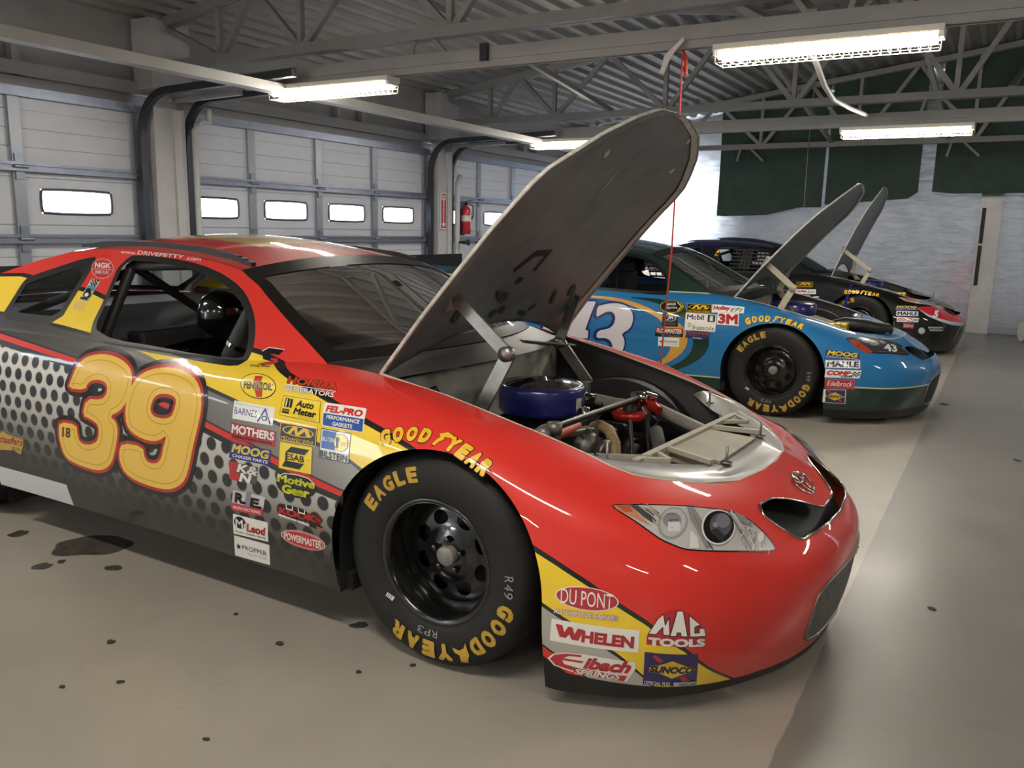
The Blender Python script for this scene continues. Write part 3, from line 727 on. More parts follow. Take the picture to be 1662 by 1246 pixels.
    hd = both.build('hood', [opts.get('hood_mat', mats[0]), HOODU, HOODE], root, 'hood swung open, grey bare underside')
    hb = BVHTree.FromPolygons([Vector(v) for v in lo.v], lo.f)
    def hp(x, y, dz=-.02): return Mh @ Vector((x, y, np.interp(x, [e[0] for e in HOOD_EDGE], [e[2] for e in HOOD_EDGE]) + .03 + dz))
    # folded flange round the underside
    E = resline([e for e in HOOD_EDGE], 60); 
    for s_ in (0, 1):
        f = (lambda y: y) if not s_ else (lambda y: 2 * YC - y)
        P = [Mh @ Vector((-.37 + (p[0] + .37) * .98, f(p[1] + .004), p[2] - .012)) for p in E]; Q = [Mh @ Vector((-.37 + (p[0] + .37) * .97, f(p[1] + (.07 if s_ else .035)), p[2] - .017 + (.008 if s_ else .004))) for p in E]
        m = MB(); kk = len(P); m.add(P + Q, [(i, i + 1, kk + i + 1, kk + i) for i in range(kk - 1)], 0, True); m.build('hood_flange', HOODE if s_ else HOODU, hd)
    opts.get('hood_marks', lambda *a: None)(hb, hp, hd, Mh)
    # folding hood arms
    for s_ in (0, 1):
        f = (lambda y: y) if not s_ else (lambda y: 2 * YC - y); y = .36
        top = hp(-.03, f(y), -.03); elb = Vector((.04, f(y), .975)); bot = Vector((-.06, f(y - .02), .77))
        if s_: elb = Vector((-.30, f(y), .875)) if opts.get('arm_left') is None else Vector(opts['arm_left']); bot = Vector((-.15, f(y), .70)); top = hp(-.10, f(y), -.03)
        m = MB(); m.bar(top, elb, .012, .045, up=(1, 0, .3)); m.bar(elb + Vector((0, .014, 0)), bot + Vector((0, .014, 0)), .012, .05, up=(1, 0, -.3))
        MY = Matrix(((1, 0, 0, 0), (0, 0, 1, 0), (0, -1, 0, 0), (0, 0, 0, 1)))
        m.lathe([(0, .02), (.020, .02), (.026, .01), (.026, -.02), (0, -.02)], 18, M=T(*elb) @ MY); m.lathe([(0, .02), (.011, .02), (.012, -.02)], 12, M=T(*top) @ MY); m.lathe([(0, .02), (.011, .02), (.012, -.02)], 12, M=T(*bot) @ MY)
        m.build('hood_arm', opts.get('arm_mat', STEEL), root, bevel=.0)
        br = MB(); br.box((top.x - .05, top.y - .03, top.z - .005), (top.x + .05, top.y + .03, top.z + .03), M=T(*top) @ RY(-ang) @ T(*(-top))); br.box((bot.x - .05, bot.y - .03, bot.z - .12), (bot.x + .02, bot.y + .03, bot.z + .01)); br.build('arm_bracket', DULL, root)
    # grille void behind the nose opening
    G0 = surf(TAIL + SIDE + NOSE, 330, 64); G0 = G0[-95:]; gv = PM().grid(G0 - np.array((.05, 0, .03)), 0, flip=True)
    gv.cut(lambda V: V[:, 0] - .76, neg='del'); gv.cut(lambda V: V[:, 2] - .36, neg='del'); gv.cut(lambda V: V[:, 1] - .47, neg='del'); gv.mirror(); m = gv; m.build('grille_void', mat('void_black', '#0d0d0d', .5), root)
    G1 = PM().grid(G0).mirror(); nose_bvh = BVHTree.FromPolygons([Vector(v) for v in G1.v], G1.f)
    go, gi = HALF_GRILLE[:8], HALF_GRILLE[10:]; mir = lambda L: [(2 * YC - p[0], p[1]) for p in L[::-1]]
    gr = go + mir(go) + mir(gi)[:0] + [(2 * YC - p[0], p[1]) for p in gi[::-1]] + gi; gr = resline(gr + gr[:1], 110).tolist(); P = []
    for y, x in gr:
        h = nose_bvh.ray_cast(Vector((x, y, 2)), Vector((0, 0, -1)))
        if h[0] is not None: P.append(h[0] + Vector((.001, 0, .002)))
    if opts.get('grille_trim', True): MB().tube([tuple(p) for p in P] + [tuple(P[0])], .0042, 6).build('grille_trim', opts.get('trim_mat', CHROME), root)
    # dark rub strip along the bumper bottom
    return root, body, bvh
# ------------------------------------------------------------------ liveries
C1 = [(-4.1, 1.08), (-2.9, 1.11), (-2.5, 1.13), (-1.9, 1.085), (-1.73, 1.055), (-1.2, .99), (-.83, .930), (-.6436, .8749), (-.4357, .8261), (-.2456, .7751), (-.1668, .7535), (-.0559, .7186), (.3359, .5098), (.434, .4641), (.5368, .4103), (.6887, .3171), (.7898, .2283), (.867, .105), (.93, -.02)]
C2 = [(-4.1, .97), (-2.4, .965), (-1.9625, .9416), (-1.657, .9199), (-1.3521, .8768), (-1.2666, .8581), (-.9893, .8051), (-.8305, .7756), (-.6171, .7249), (-.4105, .6788), (-.286, .6477), (.3848, .3437), (.5145, .275), (.625, .1995), (.6767, .14), (.74, .02)]
C3T = [(-4.1, .93), (-2.3664, .8868), (-2.0617, .8601), (-1.764, .8334), (-.9987, .6943), (-.8809, .6682), (-.7252, .6342), (-.4521, .5717), (-.3013, .5422), (.3832, .2145), (.4749, .158), (.56, .08)]
C3B = [(-4.1, .905), (-2.3448, .8626), (-2.0448, .8367), (-1.7535, .8115), (-.9975, .671), (-.7551, .6189), (-.4524, .5465), (-.3015, .5236), (.3783, .1841), (.45, .14), (.54, .06)]
def livery_red(pm):
    """0 red, 1 black line, 2 yellow, 3 grey, 4 red stripe, 5 perforated, 6 lip/white, 7 black"""
    z = [0]
    def band(c, dz, above, below):
        pm.cut(curve_cut(c, dz), neg=below, only=[above])
    band(C1, .008, 0, 1); band(C1, -.008, 1, 2)
    band(C2, .0065, 2, 1)
    # a separate index for lower bands avoids re-cutting the first line
    pm.m = [9 if (m == 1 and pm_below(pm, f, C2, .012)) else m for f, m in zip(pm.f, pm.m)]
    pm.cut(curve_cut(C2, -.0065), neg=3, only=[9])
    pm.m = [1 if m == 9 else m for m in pm.m]
    band(C3T, .006, 3, 10); pm.cut(curve_cut(C3T, -.001), neg=4, only=[10])
    band(C3B, .0, 4, 11); pm.cut(curve_cut(C3B, -.022), neg=5, only=[11])
    pm.m = [1 if m in (10, 11) else m for m in pm.m]
    pm.cut(lambda V: np.where(V[:, 0] < -1.86, V[:, 2] - .288, 1), neg=6, only=[5])
    pm.cut(lambda V: np.where(V[:, 0] > .34, V[:, 2] - np.interp(V[:, 0], [.39, .55, .74, .9, 1.0], [.13, .112, .094, .084, .08]), 1), neg=7)
    pm.cut(lambda V: np.where(V[:, 0] > .34, V[:, 2] - np.interp(V[:, 0], [.37, .42, .47, .54], [.20, .165, .14, .10]), 1), neg=7, only=[5, 1])
def pm_below(pm, f, c, dz):
    q = np.mean([pm.v[i] for i in f], axis=0); cx = np.array(c)
    return q[2] < np.interp(q[0], cx[:, 0], cx[:, 1]) + dz
def livery_blue(pm):
    """0 blue, 2 dark green top, 3 dark green sill, 4 pin line"""
    pm.cut(lambda V: V[:, 2] - np.interp(V[:, 0], [-4.1, -2.5, -1, -.55, -.45], [1.02, .93, .915, .912, 1.5]), pos=2)
    pm.cut(lambda V: V[:, 2] - np.interp(V[:, 0], [-4.1, -2.5, -1, -.55, -.45], [1.015, .923, .908, .905, 1.5]), pos=4, only=[0])
    pin = [(-4.1, .25), (-.72, .262), (-.39, .270), (.39, .295), (.66, .296), (.92, .292), (1.2, .288)]
    pm.cut(curve_cut(pin, .004), neg=4, only=[0]); pm.cut(curve_cut(pin, -.006), neg=3, only=[4])
    pm.cut(lambda V: np.where(V[:, 0] > .34, V[:, 2] - .115, 1), neg=7)
    # the pin line above the doors must stay
    pm.m = [4 if (m == 3 and pm.v[f[0]][2] > .6) else m for f, m in zip(pm.f, pm.m)]
def livery_black(pm):
    """0 black, 2 navy, 3 red, 4 white"""
    pm.cut(lambda V: V[:, 2] - np.interp(V[:, 0], [-4.1, -1.3, -1.25, 2], [1.21, 1.215, 9, 9]), pos=2)
    # red flash on the nose side with a pale lower edge
    LX = [.61, .745, .89, .98, 1.12]
    pm.cut(lambda V: np.where(V[:, 0] > .6, V[:, 2] - np.interp(V[:, 0], LX, [.575, .478, .413, .375, .335]), -1), pos=4, only=[0])
    pm.cut(lambda V: np.where(V[:, 0] > .6, V[:, 2] - np.interp(V[:, 0], LX, [.575, .498, .443, .41, .375]), -1), pos=3, only=[4])
    pm.cut(lambda V: np.where(V[:, 0] > .6, V[:, 2] - np.interp(V[:, 0], [.6, .7, .8, .9, 1.0, 1.1], [.576, .582, .58, .545, .50, .46]), -1), pos=0, only=[3, 4])
    pm.m = [7 if m == 9 else m for m in pm.m]
# ------------------------------------------------------------------ the garage
XW, YB, XR, YF = -5.2, 12.25, 9.0, -8.0
def floor_material():
    m = bpy.data.materials.new('painted_epoxy_floor'); m.use_nodes = True; n = m.node_tree.nodes; L = m.node_tree.links; b = n['Principled BSDF']
    tc = n.new('ShaderNodeTexCoord'); sp = n.new('ShaderNodeSeparateXYZ'); L.new(tc.outputs['Object'], sp.inputs[0])
    wob = n.new('ShaderNodeTexNoise'); wob.inputs['Scale'].default_value = 9; L.new(tc.outputs['Object'], wob.inputs['Vector'])
    ad = n.new('ShaderNodeMath'); ad.operation = 'MULTIPLY_ADD'; L.new(wob.outputs[0], ad.inputs[0]); ad.inputs[1].default_value = .012; L.new(sp.outputs[0], ad.inputs[2])
    st = n.new('ShaderNodeMapRange'); st.inputs['From Min'].default_value = 1.049; st.inputs['From Max'].default_value = 1.053; L.new(ad.outputs[0], st.inputs[0])
    def cloud(sc, c0, c1, p0=.35, p1=.7):
        t = n.new('ShaderNodeTexNoise'); t.inputs['Scale'].default_value = sc; t.inputs['Detail'].default_value = 8; t.inputs['Roughness'].default_value = .62; L.new(tc.outputs['Object'], t.inputs['Vector'])
        r = n.new('ShaderNodeValToRGB'); r.color_ramp.elements[0].position = p0; r.color_ramp.elements[1].position = p1; r.color_ramp.elements[0].color = srgb(c0); r.color_ramp.elements[1].color = srgb(c1); L.new(t.outputs[0], r.inputs[0]); return r.outputs[0]
    mx = n.new('ShaderNodeMix'); mx.data_type = 'RGBA'; L.new(st.outputs[0], mx.inputs[0]); L.new(cloud(1.3, '#a09a8f', '#afa99e'), mx.inputs[6]); L.new(cloud(1.1, '#7f7d78', '#8b8983'), mx.inputs[7])
    # scattered small scuffs and grime patches
    t = n.new('ShaderNodeTexNoise'); t.inputs['Scale'].default_value = 5.5; t.inputs['Detail'].default_value = 9; t.inputs['Roughness'].default_value = .7; L.new(tc.outputs['Object'], t.inputs['Vector'])
    r = n.new('ShaderNodeMapRange'); r.inputs['From Min'].default_value = .60; r.inputs['From Max'].default_value = .78; r.inputs['To Min'].default_value = 0; r.inputs['To Max'].default_value = .35; L.new(t.outputs[0], r.inputs[0])
    m2 = n.new('ShaderNodeMix'); m2.data_type = 'RGBA'; L.new(r.outputs[0], m2.inputs[0]); L.new(mx.outputs[2], m2.inputs[6]); m2.inputs[7].default_value = srgb('#5d5850')
    L.new(m2.outputs[2], b.inputs['Base Color'])
    rr = n.new('ShaderNodeTexNoise'); rr.inputs['Scale'].default_value = 2.2; rr.inputs['Detail'].default_value = 5; L.new(tc.outputs['Object'], rr.inputs['Vector'])
    q = n.new('ShaderNodeMapRange'); q.inputs['To Min'].default_value = .22; q.inputs['To Max'].default_value = .46; L.new(rr.outputs[0], q.inputs[0]); L.new(q.outputs[0], b.inputs['Roughness'])
    bp = n.new('ShaderNodeBump'); bp.inputs['Strength'].default_value = .12; bp.inputs['Distance'].default_value = .004; t3 = n.new('ShaderNodeTexNoise'); t3.inputs['Scale'].default_value = 7; t3.inputs['Detail'].default_value = 4; L.new(tc.outputs['Object'], t3.inputs['Vector']); L.new(t3.outputs[0], bp.inputs['Height']); L.new(bp.outputs[0], b.inputs['Normal'])
    return m
struct(MB().box((XW - .3, YF, -.12), (XR, YB + 1.5, 0)).build('floor', floor_material()), 'beige epoxy floor with a grey painted lane')
WALL = mat('wall_metal', '#a9a9ab', .55, noise=(3, .08)); PANELM = mat('door_panel', '#dadfea', .5, noise=(4, .05)); RAILM = mat('galvanised', '#8a92a2', .42, metal=.6, noise=(12, .12))
STILE = mat('door_stile', '#9aa0aa', .45, metal=.45); WHITEP = mat('column_white', '#c0c0c2', .5, noise=(6, .06)); CREAM = mat('beam_cream', '#969592', .5, noise=(5, .08))
TRUSS = mat('truss_grey', '#8c8b89', .55, noise=(8, .1)); DECK = mat('roof_deck', '#9d9c9a', .5, metal=.15, noise=(3, .1)); TRACK = mat('track_steel', '#4b4e55', .4, metal=.6)
PANE = glass('door_pane', (.95, .97, 1.0))
COLY = [-5.42, -1.2, 3.03, 7.25, 11.47]
# header above the doors, and the wall bits under it
struct(MB().box((XW - .25, YF, 2.30), (XW - .06, YB, 3.12)).build('wall_left', WALL), 'metal header wall above the garage doors')
hd = MB()
for y0 in (1.35, 5.35, 9.55):
    hd.box((XW - .05, y0, 2.46), (XW + .02, y0 + .06, 2.72)); hd.box((XW - .05, y0 + .42, 2.46), (XW + .02, y0 + .48, 2.72))
hd.box((XW - .06, YF, 2.46), (XW + .03, YB, 2.56)); struct(hd.build('trim_1', WALL), 'header trim over the garage doors')
# sectional garage doors
WIN = {1: [1.93 - .955 * k for k in range(4)], 2: [3.31 + .955 * k for k in range(4)], 3: [7.53 + .955 * k for k in range(4)], 0: [-5.1 + .955 * k for k in range(4)]}
SPAN = {0: (-5.25, -1.365), 1: (-1.035, 2.865), 2: (3.195, 7.085), 3: (7.415, 11.305)}
for k in (0, 1, 2, 3):
    y0, y1 = SPAN[k]; xd = XW - .02
    root = empty('door_%d' % (k + 1), (0, 0, 0)); struct(root, 'white sectional garage door with a row of small windows')
    secs = [(0.004, .66), (.68, 1.22), (1.24, 1.77), (1.79, 2.34)]
    for si, (z0, z1) in enumerate(secs):
        m = MB()
        if si == 2:   # window section: boards round the openings
            ys = [y0]; 
            for c in sorted(WIN[k]): ys += [c, c + .61]
            ys.append(y1)
            for i in range(0, len(ys) - 1, 2): m.box((xd - .04, ys[i], 1.43), (xd, ys[i + 1], 1.62))
            m.box((xd - .04, y0, z0), (xd, y1, 1.335)); m.box((xd - .038, y0, 1.335), (xd - .015, y1, 1.342)); m.box((xd - .04, y0, 1.342), (xd, y1, 1.43)); m.box((xd - .04, y0, 1.62), (xd, y1, 1.70)); m.box((xd - .038, y0, 1.70), (xd - .015, y1, 1.707)); m.box((xd - .04, y0, 1.707), (xd, y1, z1))
        else:
            nb = 4; h = (z1 - z0) / nb
            for b_ in range(nb): m.box((xd - .04, y0, z0 + b_ * h + .007), (xd - .003 * (b_ % 2), y1, z0 + (b_ + 1) * h))
            m.box((xd - .04, y0, z0), (xd - .016, y1, z1))
        m.build('door_section', PANELM, root)
    for c in WIN[k]:
        P = [(c + .305 + .305 * a, 1.525 + .095 * b_) for a, b_ in smooth_poly([(-1, -.75), (-.93, -1), (.93, -1), (1, -.75), (1, .75), (.93, 1), (-.93, 1), (-1, .75)], 1)]
        fr = MB(); fr.tube([(xd + .004, y, z) for y, z in P] + [(xd + .004, *P[0])], .011, 6); f = fr.build('window_frame', mat('window_gasket', '#4b4f58', .5), root)
        MB().add([(xd - .02, c - .005, 1.425), (xd - .02, c + .615, 1.425), (xd - .02, c + .615, 1.625), (xd - .02, c - .005, 1.625)], [(0, 1, 2, 3)]).build('pane', PANE, f)
    for z in (.67, 1.23, 1.78): 
        m = MB(); m.box((xd, y0, z - .035), (xd + .05, y1, z + .035)); m.box((xd + .05, y0, z + .012), (xd + .062, y1, z + .035)); m.box((xd + .05, y0, z - .035), (xd + .062, y1, z - .012)); m.build('strut_rail', RAILM, root)
    m = MB(); m.box((xd, y0, 2.30), (xd + .06, y1, 2.375)); m.box((xd + .06, y0, 2.30), (xd + .075, y1, 2.32)); m.build('top_rail', RAILM, root)
    yy = [y0 + .05] + [WIN[k][i] + .785 for i in range(4)][:3] + [y1 - .05] if k != 1 else [y1 - .05] + [WIN[k][i] - .17 for i in range(3)] + [y0 + .05]
    for y in yy:
        m = MB(); m.box((xd, y - .045, .02), (xd + .028, y + .045, 2.34)); m.build('stile', STILE, root)
        h = MB()
        for z in (1.23, 1.78): h.box((xd + .028, y - .03, z - .10), (xd + .04, y + .03, z + .10)); h.tube([(xd + .06, y - .05, z + .0), (xd + .06, y + .05, z)], .016, 8)
        h.build('hinge', RAILM, root)
# columns, door tracks
for i, cy in enumerate(COLY):
    m = MB(); m.box((XW - .02, cy - .16, 0), (XW + .16, cy + .16, 2.36)); m.box((XW - .02, cy - .20, 2.5), (XW + .22, cy + .20, 3.07)); m.box((XW - .02, cy - .06, 2.3), (XW + .10, cy + .06, 2.5)); m.box((XW + .16, cy + .02, 0), (XW + .19, cy + .10, 2.34))
    struct(m.build('column_%d' % (i + 1), WHITEP), 'white steel column between the garage doors')
    for s_ in (-1, 1):
        y = cy + s_ * .235
        P = [(XW + .09, y, .05), (XW + .09, y, 2.10)] + [(XW + .09 + .36 * (1 - math.cos(a)), y, 2.10 + .36 * math.sin(a)) for a in np.linspace(.15, PI / 2, 9)] + [(XW + 1.9, y, 2.50)]
        m = MB(); 
        for a, b in zip(P[:-1], P[1:]): m.bar(a, b, .05, .06, up=(0, 1, 0) if abs(a[0] - b[0]) < .001 else (0, 0, 1))
        tr = m.build('door_track', TRACK); tag(tr, ['grey door track curving up beside a white column', 'grey curved overhead door track next to the column'][s_ > 0] , 'door track', 'overhead door tracks')
        tr['label'] = 'curved grey door track, %s side of the column %s' % (('near', 'far')[s_ > 0], ('behind the camera', 'outside the left edge', 'above the red car roof', 'carrying the fire extinguisher', 'hidden by the raised hood')[i])
    if i == 4: continue
    m = MB(); m.bar((XW + .24, cy, 2.42), (-4.14, cy, 2.44), .05, .04); o = m.build('track_hanger', CREAM); tag(o, 'pale level bar from the column %s to the light rail' % ('behind the camera', 'outside the left edge', 'above the red car roof', 'carrying the fire extinguisher')[i], 'hanger bar', 'hanger bars at the columns')
# conduit + valve on the column by the extinguisher
m = MB(); m.tube([(XW + .20, 7.48, 0), (XW + .20, 7.48, 1.95), (XW + .20, 7.52, 2.02), (XW + .14, 7.62, 2.06)], .035, 10); o = m.build('conduit_pipe', WHITEP); tag(o, 'white conduit pipe running up beside the fire extinguisher column', 'pipe')
m = MB(); m.tube([(XW + .20, 3.26, 0), (XW + .20, 3.26, 2.2), (XW + .2, 3.34, 2.28), (XW + .2, 3.42, 2.28), (XW + .2, 3.42, 2.40)], .028, 10); o = m.build('conduit_pipe', WHITEP); tag(o, 'white conduit pipe on the column behind the red car roof', 'pipe')
m = MB(); m.tube([(XW + .24, 7.48, 1.19), (XW + .33, 7.48, 1.19)], .018, 10); m.tube([(XW + .33, 7.44, 1.19), (XW + .33, 7.56, 1.19)], .025, 10); m.tube([(XW + .33, 7.56, 1.15), (XW + .33, 7.56, 1.23)], .02, 8); o = m.build('valve', DARK); tag(o, 'small black valve low on the column pipe below the extinguisher', 'valve')
# long beam along the wall, roof trusses and light rails
m = MB(); m.box((-3.66, YF, 2.385), (-3.55, YB - .2, 2.455)); m.box((-3.665, YF, 2.385), (-3.66, YB - .2, 2.47)); o = m.build('ceiling_beam', CREAM); tag(o, 'long cream steel beam running past all the garage doors', 'beam')
def roof_z(x): return 3.10 + .138 * (x - XW)
for i, ty in enumerate(COLY[1:] + COLY[:1]):
    root = empty('roof_truss', (0, ty, 0)); tag(root, 'grey steel roof truss, ' + ['the one over the camera side', 'nearest the red car', 'second, over the blue car', 'farthest, by the green curtains', 'behind the camera'][i], 'truss', 'steel roof trusses')
    zt = lambda x: roof_z(x) - .06
    m = MB(); m.bar((XW + .05, -.03, zt(XW)), (XR, -.03, zt(XR)), .05, .075); m.bar((XW + .05, .03, zt(XW)), (XR, .03, zt(XR)), .05, .075); m.build('top_chord', TRUSS, root)
    m = MB(); m.bar((XW + .1, -.03, 2.71), (XR, -.03, 2.73), .05, .075); m.bar((XW + .1, .03, 2.71), (XR, .03, 2.73), .05, .075); m.build('bottom_chord', TRUSS, root)
    xs = [-5.1, -4.36, -3.95, -3.45, -2.75, -2.05, -1.35, -.65, .1, .85, 1.6, 2.4, 3.2, 4.0, 4.8, 5.6, 6.4]
    for j, x in enumerate(xs):
        x2 = x + .42
        if j % 2 == 1: MB().bar((x, 0, 2.73), (x, 0, zt(x)), .045, .045, up=(1, 0, 0)).build('vertical_web', TRUSS, root)
        nx = xs[j + 1] if j + 1 < len(xs) else x + .7
        a, b = ((x, 0, zt(x)), (nx, 0, 2.73)) if j % 2 == 0 else ((x + .03, 0, 2.73), (nx, 0, zt(nx)))
        MB().bar(a, b, .05, .05, up=(0, 1, 0)).build('diagonal_web', TRUSS, root)
    if i > 0:
        m = MB()
        for x in (-2.35, .6, 3.4): m.bar((x, 0, 2.73), (x - .05, 0, 2.5), .03, .03, up=(1, 0, 0)); m.bar((x + .1, 0, 2.73), (x + .35, 0, 2.5), .03, .03, up=(0, 1, 0))
        m.build('hanger_strap', TRUSS, root)
    if i == 3: continue
    # light rail under the truss
    m = MB(); m.box((-4.1, -.05, 2.50), (XR - .5, .05, 2.58)); m.box((-4.1, -.035, 2.455), (XR - .5, -.02, 2.50)); m.box((-4.1, .02, 2.455), (XR - .5, .035, 2.50))
    rl = m.build('light_rail', CREAM); rl.location = (0, ty, 0); tag(rl, 'pale channel rail carrying fluorescent lights, ' + ['over the camera side', 'in front of the red car hood', 'over the blue car', 'by the far curtains', 'behind the camera'][i], 'rail', 'light rails')
# bridging struts between trusses
for j, (x, y0, y1, za, zb) in enumerate(((-2.9, 3.03, 7.25, 3.3, 2.75), (-.9, 3.03, 7.25, 2.75, 3.6), (.35, 7.25, 11.4, 3.75, 2.75), (-1.2, 7.25, 11.4, 3.55, 2.75), (1.3, 7.25, 11.4, 2.75, 3.85), (-3.0, -1.2, 3.03, 2.75, 3.3))):
    o = MB().bar((x, y0, za), (x + .2, y1, zb), .05, .05, up=(1, 0, 0)).build('cross_brace', TRUSS); tag(o, 'slanting steel brace between roof trusses, ' + ('left of the raised red car hood', 'above the tip of the raised hood', 'over the blue car windscreen', 'left above the lowest green curtain', 'above the far right light', 'near the first white column')[j], 'brace', 'braces between trusses')
for a, b, lab in (((.15, 3.12, 2.56), (-1.05, 6., 3.50), 'pale brace rising from the big light towards the roof, left one of two'), ((.35, 3.12, 2.6), (-.5, 6., 3.56), 'pale brace rising from the big light towards the roof, right one of two')):
    o = MB().bar(a, b, .06, .05, up=(1, 0, 0)).build('cross_brace', CREAM); tag(o, lab, 'brace', 'braces between trusses')
o = MB().tube([(.30, 3.12, 2.50), (.28, 3.6, 2.46), (.2, 4.4, 2.42), (.12, 5.2, 2.44), (.09, 6.2, 2.5), (.09, 7.18, 2.56)], .02, 8).build('white_cable', mat('cable_white', '#d6d3ca', .5)); tag(o, 'thick white cable sagging between the two right hand lights', 'cable')
o = MB().tube([(-1.30, 11.40, 3.66), (-1.32, 11.40, 2.63), (-1.31, 11.40, 1.8)], .006, 6).build('pull_cord', mat('cord_tan', '#9a937c', .6)); tag(o, 'thin tan cord hanging in front of the lowest green curtain', 'cord')
# fluorescent fixtures
FIX = [(-3.15, 3.03), (.44, 3.03), (-3.15, 7.25), (.44, 7.25), (-3.15, -1.2), (.44, -1.2), (4.0, -1.2), (4.0, 3.03), (4.0, 7.25), (-3.15, -5.42), (.44, -5.42), (4.0, -5.42)]  # rearmost row is unseen, added as fill to light the car sides
FNAME = ['caged fluorescent light near the first white column', 'large caged fluorescent light at upper right, closest to the camera', 'caged fluorescent light partly behind the raised grey hood', 'caged fluorescent light over the blue car hood'] + ['unseen caged fluorescent light on a rail behind the camera'] * 8
TUBEM = mat('lit_tube', '#fff6e6', .5, emit=TUBE_E); HOUSM = mat('light_housing', '#dedbd2', .4); GUARD = mat('wire_guard', '#d8cfb5', .4, metal=.3)
for i, (x, y) in enumerate(FIX):
    root = empty('fluorescent_light', (x, y, 2.455)); tag(root, FNAME[i], 'ceiling light', 'fluorescent lights')
    m = MB(); m.box((-.60, -.075, -.035), (.60, .075, 0)); m.box((-.60, -.06, -.06), (-.57, .06, -.035)); m.box((.57, -.06, -.06), (.60, .06, -.035)); m.build('housing', HOUSM, root)
    for s_ in (-1, 1): MB().tube([(-.57, s_ * .04, -.062), (.57, s_ * .04, -.062)], .019, 12).build('tube', TUBEM, root)
    g = MB(); n = 25
    for k in range(n): xx = -.58 + 1.16 * k / (n - 1); g.tube([(xx, -.085, -.03), (xx, -.075, -.105), (xx, .075, -.105), (xx, .085, -.03)], .0022, 5)
    for yy, zz in ((-.085, -.03), (-.078, -.075), (-.075, -.105), (0, -.105), (.075, -.105), (.078, -.075), (.085, -.03)): g.tube([(-.58, yy, zz), (.58, yy, zz)], .0022, 5)
    g.build('wire_guard', GUARD, root)
    for s_ in (-1, 1): area_light('lamp', (x, y + s_ * .03, 2.455 - .088), 1.1, LAMP_W / 2, LAMP_COL, rot=(s_ * 1.0, 0, 0), size_y=.06)
# small things on the rail
o = MB().box((-1.0, -.075, 0), (-.94, -.052, .11)).build('black_clip', DARK); o.location = (-.76, 3.03, 2.49); tag(o, 'small black clip hooked over the light rail', 'clip')
# corrugated roof deck (ribs along y)
m = MB(); xs = []; x = XW - .3; pitch = .19
while x < XR + .2:
    xs += [(x, 0), (x + .055, 0), (x + .075, -.045), (x + .13, -.045), (x + .15, 0)]; x += pitch
v = [(x, YF, roof_z(x) + z + .05) for x, z in xs] + [(x, YB + .3, roof_z(x) + z + .05) for x, z in xs]; k = len(xs)
m.add(v, [(i, i + 1, k + i + 1, k + i) for i in range(k - 1)]); struct(m.build('ceiling', DECK), 'corrugated metal roof deck')
# gable and back walls, right and front walls
struct(MB().box((XR, YF, 0), (XR + .1, YB, roof_z(XR))).build('wall_right', WALL))
struct(MB().box((XW - .3, YF - .1, 0), (XR, YF, roof_z(XR))).build('wall_front', WALL))
FILL_SHEET = bpy.data.materials.new('fill_sheet'); FILL_SHEET.use_nodes = True; _n = FILL_SHEET.node_tree.nodes; _t = _n.new('ShaderNodeBsdfTranslucent'); _t.inputs[0].default_value = (.24, .235, .23, 1); FILL_SHEET.node_tree.links.new(_t.outputs[0], _n['Material Output'].inputs[0])
o = struct(MB().box((-2.05, YB + .40, .3), (5.0, YB + .41, 2.9)).build('fill_panel', FILL_SHEET), 'unseen translucent panel added behind the plastic to pass fill daylight')  # added unseen sheet: lets dimmed daylight through the back wall as fill
m = MB(); yb = YB + .35
m.box((XW - .3, yb, 0), (-4.5, yb + .1, roof_z(XR))); m.box((-3.0, yb, 0), (-2.05, yb + .1, roof_z(XR))); m.box((-2.05, yb, 0), (XR, yb + .1, .3)); m.box((-2.05, yb, 2.9), (XR, yb + .1, roof_z(XR))); m.box((5.0, yb, .3), (XR, yb + .1, 2.9)); m.box((-4.5, yb, 0), (-3.0, yb + .1, 1.2)); m.box((-4.5, yb, 2.5), (-3.0, yb + .1, roof_z(XR)))
struct(m.build('wall_back', mat('back_wall_grey', '#77787c', .6)), 'wall behind the plastic sheeting')
